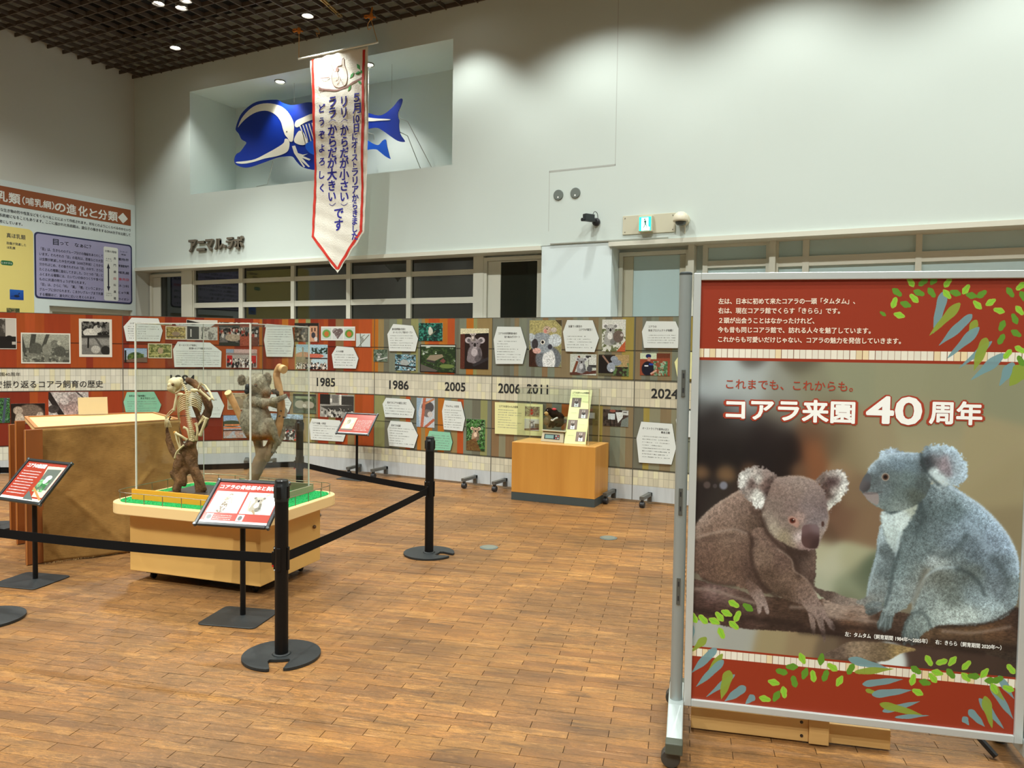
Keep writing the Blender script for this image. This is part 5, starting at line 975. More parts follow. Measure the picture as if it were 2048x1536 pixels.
for sx in (-.032, PWID + .032):
    F_ = Frame(SF.w(sx, 0, -.008), (1, 0, 0), (0, 1, 0))
    mb = MB(F_); mb.lathe((0, 0, .13), [(.025, 0), (.025, 1.79)], 24); po = mb.build('pole', M_POLE, st, smooth=False); smooth_by_angle(po)
    mb = MB(F_); mb.lathe((0, 0, 1.92), [(.026, 0), (.026, .008), (.02, .012)], 24); mb.build('pole_cap', mat('cap_dark', (52, 60, 60), .5), st)
    for z in (.62, .98, 1.42, 1.74) if sx < 0 else (.62, 1.42):
        x_ = sx + (-.004 if sx < 0 else .004)
        if z in (.62,) and sx < 0: continue
    for z0 in ((.555, .665), (.93, 1.04), (1.42, 1.53)):
        mb = MB(SF); y0, y1 = z0; mb.prism([(sx - .007 + .007 * math.cos(a) + .007, (y1 if a < math.pi else y0) + .007 * math.sin(a)) for a in [i * math.pi / 6 for i in range(13)]][:0] or [(sx - .008, y0), (sx + .008, y0), (sx + .008, y1), (sx - .008, y1)], .012, .0205)
        pl = mb.build('slot_plate', mat('plate_dark', (92, 94, 88), .45, .4), st)
        mb = MB(SF)
        for zz_ in (y0 + .016, y1 - .034): mb.box((sx - .003, zz_, .0202), (sx + .003, zz_ + .02, .0212))
        mb.build('slot', M_CAST, pl, kind='stuff')
    mb = MB(SF); mb.prism([(-.27, .085), (.27, .085), (.27, .105), (.06, .150), (-.06, .150), (-.27, .105)], -.031, .031)
    # foot runs front to back
    FF = Frame(SF.w(sx, 0, 0), SF.n, (0, 0, 1)); mb.V = []; mb.F = []; mb.C = []; mb.UV = {}; mb.MI = []; mb.fr = FF
    mb.prism([(-.27, .078), (.27, .078), (.27, .108), (.05, .145), (-.06, .145), (-.27, .108)], -.031, .031); ft = mb.build('foot', M_FOOTW, st); bevel(ft, .004)
    for sg in (-1, 1):
        mb = MB(FF); mb.box((sg * .288 - .026, .066, -.033), (sg * .288 + .026, .11, .033)); bevel(mb.build('foot_cap', mat('cap_olive', (74, 78, 66), .5), ft), .004)
        F2 = Frame(SF.w(sx - .012, .037, -.008 + sg * .27 + .006), SF.u, (0, 0, 1))
        for o_ in (-.022, .002):
            mb = MB(F2); mb.lathe((0, 0, o_), [(.020, 0), (.034, .001), (.037, .005), (.037, .015), (.034, .019), (.020, .020)], 24); mb.build('caster', mat('caster_grey', (62, 62, 58), .4), ft)
        mb = MB(FF); mb.box((sg * .27 - .01, .04, -.006), (sg * .27 + .01, .075, .006)); mb.build('caster_fork', M_CAST, ft)
# lettering on the poster
M_RED = mat('print_red', (164, 58, 34), .5); M_WHI = mat('print_white', (246, 248, 244), .5)
def ptext(s_, x0, x1, yc, hpx, m_, bold=.02, z=.0012, nm='lettering', zz=None):
    a_ = SF.px(x0, yc); b_ = SF.px(x1, yc); xm = (x0 + x1) / 2
    h = SF.px(xm, yc - hpx / 2)[1] - SF.px(xm, yc + hpx / 2)[1]; zc_ = a_[1] if zz is None else zz
    mb = MB(SF); mb.text(s_, a_[0], zc_ - h * .5, h, b_[0] - a_[0], z=z, fat=bold); return mb.build(nm, m_, poster)
K = 2.813
for s_, x0, x1, y in (('左は、日本に初めて来たコアラの一頭「タムタム」、', 330, 1097, 202), ('右は、現在コアラ館でくらす「きらら」です。', 328, 1012, 255), ('２頭が出会うことはなかったけれど、', 333, 868, 310),
                      ('今も昔も同じコアラ館で、訪れる人々を魅了しています。', 325, 1185, 362), ('これからも可愛いだけじゃない、コアラの魅力を発信していきます。', 328, 1355, 416)):
    ptext(s_, 1320 + x0 / K, 1320 + x1 / K, 530 + y / K + .6, 12.6, mat('print_cream', (236, 216, 196), .5), .028)
ptext('これまでも、これからも。', 1320 + 372 / K, 1320 + 1086 / K, 530 + 668 / K, 22, M_RED, .008)
for s_, x0, x1, y, hp in (('コアラ来園', 368, 1100, 808, 46), ('40', 1160, 1474, 806, 74), ('周年', 1512, 1815, 828, 48)):
    X_0, X_1, Y_ = 1320 + x0 / K, 1320 + x1 / K, 530 + y / K
    ptext(s_, X_0, X_1, Y_, hp, M_RED, .105 if s_ != '40' else .075, .0012, 'letter_outline'); ptext(s_, X_0 + 2.2, X_1 - 2.2, Y_, hp, M_WHI, .034, .0022)
K = 3.0206
ptext('左：タムタム（飼育期間 1984年～2005年）', 1370 + 966 / K, 1370 + 1466 / K, 860 + 1228 / K + 1, 10, M_WHI, .02)
ptext('右：きらら（飼育期間 2020年～）', 1370 + 1512 / K, 1370 + 1912 / K, 860 + 1276 / K + 1, 10, M_WHI, .02)

# ---- timber frame lying behind the stand
M_PINE = mat('pine', (214, 172, 108), .55, noise=((3, 3, 40), .5, (196, 150, 88)))
z_ = lambda x, y, o: SF.px(x, y, o)
def beam(nm, x0, x1, z0, z1, o0, o1, parent, m_=None):
    mb = MB(SF); mb.box((x0, z0, o0), (x1, z1, o1)); o = mb.build(nm, m_ or M_PINE, parent); bevel(o, .002, 1); return o
L0 = z_(1377, 1440, -.05)[0]; L1 = z_(1617, 1470, -.05)[0]; L2 = z_(1658, 1480, -.036)[0]; L3 = z_(1781, 1480, -.065)[0]
t = thing('timber_frame', 'pale pine timber frame on the floor behind the poster stand', 'timber', SF.w((L0 + L1) / 2, 0, -.2))
beam('long_rail', L0 + .01, L1, .006, .10, -.09, -.05, t)
o = beam('end_post', L1, L2, .006, .128, -.10, -.036, t); beam('cross_rail', L1 - .085, L1 - .001, .101, .122, -.086, -.052, t, mat('pine_orange', (196, 128, 60), .5))
beam('outer_rail', L2 + .001, L3, .006, .088, -.095, -.065, t); beam('back_rail', L0 + .25, L1 - .01, .006, .07, -.34, -.30, t)
for y in (1444, 1471):
    q0 = SF.px(1603, y, -.05); mb = MB(SF); mb.lathe((q0[0], max(q0[1], .02), -.0515), [(.0065, 0), (.0065, .004)], 12); mb.build('bolt_head', mat('bolt', (44, 32, 28), .5), t)
t = thing('folding_leg_frame', 'black metal folding legs on the floor behind the poster stand', 'leg frame', SF.w(1.2, 0, -.35))
for a_, b_, o0, o1 in (((1957, 1474), (1992, 1513), -.16, -.12), ((1752, 1436), (1741, 1458), -.45, -.44)):
    p0 = SF.w(*SF.px(a_[0], a_[1], o0), o0); p1 = fl(b_[0], b_[1], .013) if o0 > -.4 else SF.w(*SF.px(b_[0], b_[1], o1), o1)
    mb = MB(); mb.tube([p0, p1], .012, 8); mb.build('leg', M_CAST, t)

# ================================================================ THINGS ON THE BACK WALL
HB = BF(-.002)
t = thing('wall_lettering', 'brown raised Japanese lettering on the wall above the left doorway', 'lettering', HB.w(HB.px(435, 490)[0], HB.px(435, 498)[1], 0))
M_LET = mat('letter_brown', (104, 96, 82), .6)
q_ = lambda x, y: (270 + x / 4.016, 450 + y / 4.016)
for ch, x0, x1, y0, y1 in (('ア', 450, 505, 125, 215), ('ニ', 515, 575, 135, 205), ('マ', 585, 640, 120, 205), ('ル', 655, 715, 115, 195), ('・', 722, 738, 163, 183), ('ラ', 748, 800, 105, 190), ('ボ', 812, 878, 95, 190)):
    p0 = HB.px(*q_(x0, (y0 + y1) / 2)); p1 = HB.px(*q_(x1, (y0 + y1) / 2)); V_, _ = text_geo(ch, 0, .09)
    za = HB.px(*q_((x0 + x1) / 2, y1))[1]; zb_ = HB.px(*q_((x0 + x1) / 2, y0))[1]; gh_ = V_[:, 1].max() - V_[:, 1].min(); h = (zb_ - za) / gh_
    mb = MB(HB); mb.text(ch, p0[0], za - (V_[:, 1].min() + .12) * h, h, p1[0] - p0[0], z=.10 * h + .002, ext=.09, fat=.045); mb.build('letter', M_LET, t)
M_DISC = mat('disc_grey', (112, 120, 114), .5)
for x, y, lb in ((1117, 390, 'left one of two round grey cover plates on the wall'), (1151, 386, 'right one of two round grey cover plates on the wall')):
    c0 = HB.px(x, y); t = thing('cover_plate', lb, 'cover plate', HB.w(c0[0], c0[1], 0), 'round wall cover plates')
    mb = MB(HB); mb.lathe((c0[0], c0[1], 0), [(.068, 0), (.068, .008), (.062, .011)], 28); mb.build('disc', M_DISC, t)
    mb = MB(HB); mb.lathe((c0[0] - .002, c0[1] - .03, .0112), [(.012, 0), (.012, .002)], 10); mb.build('sticker', mat('sticker', (232, 236, 232), .5), t)
# black camera
c0 = HB.px(1191, 442); t = thing('security_camera', 'small black box camera mounted on the wall left of the exit sign', 'camera', HB.w(c0[0], c0[1], 0))
mb = MB(HB); mb.lathe((c0[0] + .015, c0[1] - .015, .0), [(.05, 0), (.05, .03), (.03, .05)], 20); mb.build('wall_mount', M_CAST, t)
mbx = MB(); mbx.tube([HB.w(c0[0] + .015, c0[1] - .015, .04), HB.w(c0[0] - .02, c0[1] + .01, .12)], .018, 8); mbx.build('arm', M_CAST, t)
CF = Frame(HB.w(c0[0] - .045, c0[1] + .02, .16), (.86, -.5, 0)); mb = MB(CF); mb.box((-.035, -.045, -.09), (.035, .045, .05)); b_ = mb.build('camera_body', mat('camera_black', (44, 50, 52), .45), t); bevel(b_, .006)
mb = MB(CF); mb.lathe((-.01, -.03, .05), [(.02, 0), (.022, .03), (.016, .032)], 16); mb.build('lens', M_CAST, t)
mbx = MB(); mbx.tube(cat_rom([HB.w(c0[0] + .01, c0[1] + .05, .13), HB.w(c0[0] + .025, c0[1] + .1, .1), HB.w(c0[0] + .045, c0[1] + .08, .06), HB.w(c0[0] + .04, c0[1] + .02, .02)], 5, False), .004, 6); mbx.build('cable', M_CAST, t)
# exit sign
pa, pb = HB.px(1246, 450), HB.px(1351, 444); z0, z1 = HB.px(1298, 467)[1], HB.px(1298, 429)[1]
t = thing('backing_plate', 'long cream metal plate on the wall behind the exit sign', 'plate', HB.w((pa[0] + pb[0]) / 2, z0, 0))
mb = MB(HB); mb.box((pa[0], z0, 0), (pb[0], z1, .012)); o = mb.build('plate_sheet', mat('plate_cream', (206, 202, 178), .5), t); bevel(o, .003)
for x in (pa[0] + .03, pb[0] - .03):
    for z in (z0 + .03, z1 - .03): mb = MB(HB); mb.lathe((x, z, .012), [(.007, 0), (.006, .004)], 10); mb.build('screw', mat('screw', (110, 104, 92), .5), t)
e0, e1 = HB.px(1281, 450)[0], HB.px(1308, 449)[0]; f0, f1 = HB.px(1295, 465)[1], HB.px(1295, 434)[1]
t = thing('exit_sign', 'lit green and white running figure exit sign above the frosted door', 'exit sign', HB.w((e0 + e1) / 2, f0, .012))
mb = MB(HB); mb.box((e0, f0, .013), (e1, f1, .085)); o = mb.build('sign_box', mat('plate_cream', (206, 202, 178)), t); bevel(o, .004)
ew, eh = e1 - e0, f1 - f0; M_G = emit_mat('exit_green', (20, 190, 150), 1.6); M_W = emit_mat('exit_white', (235, 255, 250), 2.4)
mb = MB(HB); mb.box((e0 + .012, f0 + .012, .085), (e1 - .012, f1 - .012, .088)); mb.build('green_panel', M_G, t)
mb = MB(HB); mb.prism([(e0 + ew * .24, f0 + .014), (e0 + ew * .84, f0 + .014), (e0 + ew * .84, f0 + eh * .28), (e0 + ew * .74, f0 + eh * .3), (e0 + ew * .74, f1 - .022), (e0 + ew * .24, f1 - .022)], .088, .0895); mb.build('doorway', M_W, t)
mb = MB(HB); mx, mz = e0 + ew * .5, f0 + eh * .5
mb.lathe((mx - .004, mz + .052, .0895), [(.011, 0), (.011, .001)], 12)
def stk(mb, x0, y0, x1, y1, w_, z):
    dx, dy = x1 - x0, y1 - y0; L = math.hypot(dx, dy); nx, ny = -dy / L * w_ / 2, dx / L * w_ / 2
    mb.quad([(x0 + nx, y0 + ny, z), (x0 - nx, y0 - ny, z), (x1 - nx, y1 - ny, z), (x1 + nx, y1 + ny, z)][::-1] if dx * 1 < -9 else [(x0 - nx, y0 - ny, z), (x1 - nx, y1 - ny, z), (x1 + nx, y1 + ny, z), (x0 + nx, y0 + ny, z)])
for a_ in ((0, .04, .006, .0, .022), (.006, 0, -.018, -.05, .011), (.006, 0, .02, -.03, .011), (.02, -.03, .03, -.055, .009), (0, .035, -.026, .012, .008), (0, .035, .024, .022, .008), (.024, .022, .034, .036, .007)): stk(mb, mx + a_[0], mz + a_[1], mx + a_[2], mz + a_[3], a_[4], .0903)
mb.build('running_figure', mat('exit_dark', (20, 130, 110), .5), t)
# dome camera
c0 = HB.px(1366, 440); t = thing('dome_camera', 'cream dome camera on the wall right of the exit sign', 'camera', HB.w(c0[0], c0[1], 0))
mb = MB(HB); mb.lathe((c0[0] + .01, c0[1] - .0, 0), [(.075, 0), (.075, .012)], 24); mb.build('wall_plate', mat('plate_cream', (206, 202, 178)), t)
M_DOME = mat('dome_cream', (222, 214, 190), .35); q = HB.w(c0[0], c0[1] - .005, .10); mb = MB()
mb.lathe(q, [(.088, -.03), (.092, -.01), (.088, .025), (.068, .062), (.035, .084), (.004, .09)], 28); mb.build('housing', M_DOME, t, smooth=True)
mb = MB(); mb.lathe(q, [(.01, -.078), (.045, -.07), (.062, -.05), (.066, -.031)], 24); mb.build('lens_dome', mat('dome_dark', (80, 88, 88), .1), t, smooth=True)
mb = MB(); mb.tube([HB.w(c0[0] + .03, c0[1] - .07, .02), HB.w(c0[0] + .03, c0[1] - .16, .012)], .006, 8); mb.build('cable', M_DOME, t)
# conduit under the camera to plate
t = thing('cable_conduit', 'thin grey conduit running along the wall above the right door', 'conduit', HB.w(-3.4, ZS + .03, 0))
mb = MB(HB); mb.box((-4.2, ZS + .012, 0), (e1 + .18, ZS + .026, .012)); mb.build('conduit_run', mat('conduit', (170, 172, 162), .5), t)

# ---- whales in the niche
WF = BF(.42)
k2 = lambda P: [WF.px(360 + x / 3.657, 60 + y / 3.657) for x, y in P]
M_BLUE = mat('whale_blue', (8, 46, 148), .4); M_BLUE2 = mat('calf_blue', (20, 92, 214), .4); M_BONE = mat('bone_white', (226, 224, 208), .5)
t = thing('whale_cutout', 'large dark blue whale cutout with white skeleton hanging in the wall niche', 'whale figure', WF.w(-8.2, WF.px(600, 330)[1], 0))
mb = MB(WF); fill_poly(mb, cat_rom(k2([(408, 715), (425, 660), (450, 610), (500, 560), (560, 525), (640, 512), (690, 510), (718, 512), (745, 530), (800, 548), (850, 546), (920, 530), (975, 530), (1100, 545), (1250, 575), (1370, 605), (1450, 625), (1500, 610), (1560, 560), (1600, 510), (1625, 503), (1620, 540), (1595, 600), (1595, 640), (1602, 660), (1600, 700), (1610, 760), (1640, 805), (1635, 818), (1590, 810), (1530, 770), (1480, 735), (1440, 715), (1380, 722), (1250, 770), (1100, 900), (1000, 1012), (950, 1018), (890, 1000), (850, 960), (820, 925), (760, 925), (700, 935), (620, 965), (520, 1000), (460, 1005), (410, 985), (397, 960), (400, 930), (415, 905), (440, 890), (470, 850), (485, 822), (450, 800), (430, 760), (410, 735)]), 3), -.012, 0); mb.build('body', M_BLUE, t)
bz = .0, .004
for nm, P in (('jaw_bone', [(425, 712), (450, 650), (500, 590), (560, 550), (640, 536), (720, 550), (780, 590), (820, 650), (835, 700), (832, 760), (825, 812), (803, 815), (788, 790), (768, 765), (752, 720), (738, 670), (700, 620), (640, 592), (580, 595), (530, 615), (480, 650), (440, 692)]),
              ('jaw_bone', [(412, 965), (470, 960), (550, 945), (640, 900), (720, 855), (760, 825), (768, 797), (790, 800), (802, 830), (792, 880), (760, 905), (700, 925), (620, 940), (540, 965), (470, 978), (420, 975)]),
              ('shoulder_blade', [(868, 740), (835, 800), (850, 830), (900, 842), (940, 820), (922, 790), (902, 748)]),
              ('spine', [(840, 700), (850, 665), (900, 640), (975, 610), (1100, 600), (1250, 615), (1380, 640), (1450, 648), (1530, 652), (1530, 659), (1450, 664), (1380, 668), (1250, 655), (1100, 640), (975, 655), (900, 685), (860, 712)]),
              ('flipper_bone', [(820, 850), (842, 845), (862, 900), (900, 912), (935, 905), (900, 922), (955, 945), (945, 955), (892, 935), (950, 1000), (940, 1003), (880, 950), (915, 1000), (905, 1004), (865, 945), (835, 900)])):
    mb = MB(WF); fill_poly(mb, cat_rom(k2(P), 3) if nm != 'flipper_bone' else k2(P), *bz); mb.build(nm, M_BONE, t)
for i in range(8):
    x = 878 + i * 22; P = cat_rom([(x, 700 - i * 5), (x + 22, 760), (x + 40, 830 - i * 2), (x + 44, 850 - i * 2)], 5, False)
    mb = MB(WF); L1_ = k2(P); n_ = len(L1_)
    Lf = [WF.px(360 + (p[0] - 4 + 3 * j / n_) / 3.657, 60 + p[1] / 3.657) for j, p in enumerate(P)]; Rt = [WF.px(360 + (p[0] + 4 - 3 * j / n_) / 3.657, 60 + p[1] / 3.657) for j, p in enumerate(P)]
    fill_poly(mb, Lf + Rt[::-1], *bz); mb.build('rib', M_BONE, t)
e_ = k2([(782, 745)])[0]; mb = MB(WF); mb.lathe((e_[0], e_[1], .004), [(.012, 0), (.012, .002)], 14); mb.build('eye', M_CAST, t)
for x, y in ((835, 310), (1548, 180)):
    a_ = WF.px(360 + x / 3.657, 60 + (530 if x < 1000 else 560) / 3.657); mb = MB(); mb.tube([WF.w(a_[0], a_[1], .0), WF.w(a_[0], RZ1, .0)], .0025, 6); mb.build('wire', mat('wire', (150, 150, 140), .5), t)
t = thing('calf_cutout', 'small bright blue whale calf cutout below the large whale', 'whale figure', WF.w(-7.6, WF.px(600, 330)[1], .1))
mb = MB(WF); fill_poly(mb, cat_rom(k2([(940, 850), (960, 830), (1050, 800), (1200, 785), (1330, 795), (1372, 802), (1420, 832), (1470, 850), (1500, 820), (1525, 810), (1532, 850), (1552, 930), (1558, 950), (1520, 930), (1480, 898), (1450, 880), (1380, 887), (1300, 930), (1150, 945), (1000, 920), (950, 885)]), 3), .06, .072); mb.build('body', M_BLUE2, t)
mb = MB(); a_ = k2([(1395, 840)])[0]; mb.tube([WF.w(a_[0], a_[1], .062), WF.w(a_[0], RZ1, .062)], .0025, 6); mb.build('wire', mat('wire', (150, 150, 140)), t)
mb = MB(); a_ = k2([(1100, 840)])[0]; mb.tube([WF.w(a_[0], a_[1], .062), WF.w(a_[0], RZ1, .062)], .0025, 6); mb.build('wire', mat('wire', (150, 150, 140)), t)
# thin rods built in place of wire shadows on the niche wall
t = thing('wire_shadow_rods', 'thin grey bent rods holding the whale tail at the niche wall', 'support', WF.w(-6.6, RZ0, -.3))
for P in ([(1600, 570), (1605, 600), (1600, 640), (1665, 670), (1840, 1005)], [(1605, 745), (1665, 775), (1760, 1018)], [(1378, 752), (1415, 762), (1420, 800)], [(680, 960), (640, 1130), (560, 1145)]):
    pts = [WF.w(*WF.px(360 + x / 3.657, 60 + y / 3.657, -.02 - .5 * i / len(P)), -.02 - .5 * i / len(P)) for i, (x, y) in enumerate(P)]
    mb = MB(); mb.tube(pts, .006, 6); mb.build('rod', mat('rod', (168, 168, 158), .4, .5), t)
downl = ((560, 162), (737, 128)); NF = None
for i, (x, y) in enumerate(downl):
    p = fl(x, y, RZ1); downlight(p[0], p[1], P_NICHE, 92, 'round lamp in the niche ceiling, %s of the banner' % ('left' if i == 0 else 'just right'), z=RZ1 - .012, r=.07, target=(p[0], p[1] + .12, RZ0), col=(1, .97, .92))

# ---- hanging banner
class Ripple(Frame):
    def w(s, x, y, z=0.0):
        a = s.amp; r = a * (.5 * math.sin(x * 9 + y * 3.1) + .35 * math.sin(y * 7 - x * 4) + .3 * math.sin(x * 31 + y * 5) + .2 * math.sin(y * 29 + x * 11))
        return Frame.w(s, x, y, z + r)
BNF = Frame((0, 8.77, 0), (1, 0, 0)); BR = Ripple((0, 8.77, 0), (1, 0, 0)); BR.amp = .013
k3 = lambda x, y: BNF.px(600 + x / 3.2, 80 + y / 3.2)
Lp = [k3(*p) for p in ((60, 105), (68, 200), (75, 300), (80, 400), (86, 600), (92, 800), (88, 1000), (80, 1150), (73, 1262))]
Rp = [k3(*p) for p in ((433, 48), (432, 200), (430, 330), (434, 500), (433, 740), (425, 950), (415, 1100), (409, 1222))]
tip = k3(235, 1492); ztop = (Lp[0][1] + Rp[0][1]) / 2; zsh = (Lp[-1][1] + Rp[-1][1]) / 2
def edge_x(P, z):
    P = sorted(P, key=lambda p: p[1]); return float(np.interp(z, [p[1] for p in P], [p[0] for p in P]))
def bl_(z): return edge_x(Lp, z) if z >= zsh else Lp[-1][0] + (tip[0] - Lp[-1][0]) * ((zsh - z) / (zsh - tip[1])) ** 1.05 + .01 * math.sin(z * 40)
def br_(z): return edge_x(Rp, z) if z >= zsh else Rp[-1][0] + (tip[0] - Rp[-1][0]) * ((zsh - z) / (zsh - tip[1])) ** 1.05 + .01 * math.sin(z * 37)
t = thing('hanging_banner', 'long white cloth banner with red edging and blue handwritten Japanese text', 'banner', BNF.w(tip[0], tip[1], 0))
mb = MB(BR); NR, NC = 120, 34; g = []
for j in range(NR + 1):
    z = ztop + (tip[1] - ztop) * j / NR; x0, x1 = bl_(z), br_(z)
    if x1 < x0 + .004: x0, x1 = tip[0] - .002, tip[0] + .002
    g.append([mb.v((x0 + (x1 - x0) * i / NC, z, 0)) for i in range(NC + 1)])
for j in range(NR):
    for i in range(NC): mb.f((g[j + 1][i], g[j + 1][i + 1], g[j][i + 1], g[j][i]))
cl = mb.build('cloth', mat('banner_cloth', (236, 232, 218), .8, bump=(60, .5)), t, smooth=True)
sd = cl.modifiers.new('s', 'SOLIDIFY'); sd.thickness = .003; sd.offset = -1
M_BRED = mat('banner_red', (206, 44, 24), .7); M_BBLUE = mat('banner_blue', (28, 28, 148), .7)
mb = MB(BR)
def strip(mb, pts, w_, z, sub=10):
    for (x0, y0), (x1, y1) in zip(pts[:-1], pts[1:]):
        for k in range(sub):
            a_, b_ = k / sub, (k + 1) / sub; xa, ya, xb, yb_ = x0 + (x1 - x0) * a_, y0 + (y1 - y0) * a_, x0 + (x1 - x0) * b_, y0 + (y1 - y0) * b_
            if yb_ > ya: xa, ya, xb, yb_ = xb, yb_, xa, ya
            mb.quad([(xa - w_ / 2, ya, z), (xb - w_ / 2, yb_, z), (xb + w_ / 2, yb_, z), (xa + w_ / 2, ya, z)])
lp = [k3(*p) for p in ((81, 125), (88, 400), (96, 640), (98, 800), (95, 1000), (86, 1180), (84, 1258), (236, 1468))]; rp = [k3(*p) for p in ((409, 62), (403, 250), (402, 420), (402, 700), (398, 950), (392, 1180), (390, 1222), (236, 1468))]
strip(mb, lp[:7], .042, .004); strip(mb, rp[:7], .042, .004); strip(mb, lp[6:], .056, .004, 24); strip(mb, rp[6:], .056, .004, 24); mb.build('red_edging', M_BRED, t)
mb = MB(BR)
def vtext(chars, xc, y0, y1, sizes=None, w_=46):
    n = len(chars); sizes = sizes or [1] * n; tot = sum(sizes); y = y0
    for ch, sz in zip(chars, sizes):
        hh = (y1 - y0) * sz / tot; ym = y + hh / 2; a_ = k3(xc, ym); b_ = k3(xc, y); c__ = k3(xc, y + hh); H_ = abs(b_[1] - c__[1]) * 1.02; ww = abs(k3(xc + w_ / 2, ym)[0] - k3(xc - w_ / 2, ym)[0])
        if ch == 'ー': stk(mb, a_[0] + .004, a_[1] + H_ * .36, a_[0] - .002, a_[1] - H_ * .36, .02, .005)
        elif ch in '（）':
            s_ = 1 if ch == '（' else -1
            for q in range(5):
                u0, u1 = -1 + q * .4, -.6 + q * .4; stk(mb, a_[0] + u0 * ww * .42, a_[1] + s_ * (.018 - .03 * u0 * u0), a_[0] + u1 * ww * .42, a_[1] + s_ * (.018 - .03 * u1 * u1), .008, .005)
        else:
            V_, _ = text_geo(ch); gw = V_[:, 0].max() - V_[:, 0].min(); h_ = min(H_ * 1.08, ww * 1.15); mb.text(ch, a_[0] - gw * h_ * .5, a_[1] - h_ * .5, h_, z=.005, fat=.03)
        y += hh
vtext(['５', '月'], 365, 335, 470, None, 50); mb.build('writing_column', M_BBLUE, t); mb = MB(BR)
vtext(['10', '日'], 362, 475, 592, [1, 1], 46); mb.build('writing_column', M_BBLUE, t); mb = MB(BR)
vtext(list('にオーストラリアからきました'), 352, 592, 1280, [.95, 1.05, .6, .95, .75, 1.05, 1.1, 1.05, 1.0, .95, .95, .95, .9, .95], 46); mb.build('writing_column', M_BBLUE, t); mb = MB(BR)
vtext(list('リリ（からだが小さい）'), 284, 358, 1068, [1.05, 1.05, .55, 1.1, 1.1, 1, 1, 1.15, 1, 1.0, .5], 52); mb.build('writing_column', M_BBLUE, t); mb = MB(BR)
vtext(list('ララ（からだが大きい）'), 208, 358, 1068, [1.05, 1.05, .55, 1.1, 1.1, 1, 1, 1.15, 1, 1.0, .5], 54); mb.build('writing_column', M_BBLUE, t); mb = MB(BR)
vtext(list('です'), 250, 1070, 1222, None, 56); mb.build('writing_column', M_BBLUE, t); mb = MB(BR)
vtext(list('どうぞよろしく'), 142, 395, 990, None, 40); mb.build('writing_column', M_BBLUE, t); mb = MB(BR)
mb = MB(BR); br__ = cat_rom([k3(*p) for p in ((120, 312), (180, 318), (235, 322), (300, 300), (350, 268), (396, 240))], 4, False)
for a_, b_ in zip(br__[:-1], br__[1:]): stk(mb, a_[0], a_[1], b_[0], b_[1], .022, .0045)
mb.build('painted_branch', mat('paint_brown', (150, 112, 104), .8), t); mb = MB(BR)
for P in (((118, 300), (150, 318)), ((125, 330), (160, 318)), ((130, 245), (190, 240))): a_, b_ = k3(*P[0]), k3(*P[1]); stk(mb, a_[0], a_[1], b_[0], b_[1], .01, .0045)
mb.build('painted_twig', mat('paint_brown', (150, 112, 104), .8), t, kind='stuff')
mb = MB(BR)
for P in (((360, 150), (385, 190)), ((385, 190), (400, 215)), ((345, 205), (320, 250)), ((330, 290), (308, 330)), ((370, 262), (396, 282)), ((350, 215), (392, 205))):
    a_, b_ = k3(*P[0]), k3(*P[1]); m_ = ((a_[0] + b_[0]) / 2, (a_[1] + b_[1]) / 2); d_ = (b_[0] - a_[0], b_[1] - a_[1]); n_ = (-d_[1] * .22, d_[0] * .22)
    fill_poly(mb, [tuple(a_), (m_[0] + n_[0], m_[1] + n_[1]), tuple(b_), (m_[0] - n_[0], m_[1] - n_[1])], .003, .0045)
mb.build('painted_leaf', mat('paint_green', (62, 150, 72), .8), t, kind='stuff')
mb = MB(BR); KP = [(205, 165), (200, 150), (215, 190), (225, 205), (245, 170), (270, 160), (272, 125), (282, 120), (285, 160), (298, 200), (304, 250), (290, 290), (250, 305), (215, 290), (203, 240), (212, 205)]
fill_poly(mb, [tuple(k3(*p)) for p in cat_rom(KP[2:], 3)], .002, .004); mb.build('painted_koala', mat('paint_beige', (222, 212, 198), .8), t)
mb = MB(BR); o2 = [k3(*p) for p in cat_rom(KP[2:], 3)]
for a_, b_ in zip(o2, o2[1:] + o2[:1]): stk(mb, a_[0], a_[1], b_[0], b_[1], .007, .0052)
for P in (((205, 165), (215, 195)), ((198, 158), (206, 168)), ((238, 195), (250, 240)), ((250, 240), (225, 270)), ((255, 235), (280, 290)), ((275, 125), (280, 112)), ((235, 290), (262, 250))): a_, b_ = k3(*P[0]), k3(*P[1]); stk(mb, a_[0], a_[1], b_[0], b_[1], .007, .0052)
c0 = k3(240, 188); mb.lathe((c0[0], c0[1], .004), [(.03, 0), (.03, .0012)], 12); mb.build('painted_outline', mat('paint_line', (150, 118, 106), .8), t, kind='stuff')
pa, pb = BNF.px(598, 115.5), BNF.px(757, 90); zb_ = ztop + .012
mb = MB(); mb.tube([BNF.w(pa[0], zb_, .012), BNF.w(pb[0], zb_ - .0, .012)], .013, 10); mb.build('top_rod', mat('rod_white', (226, 226, 214), .5), t)
M_ROPE = mat('rope', (196, 150, 92), .8); M_ROPEO = mat('rope_orange', (200, 120, 34), .8)
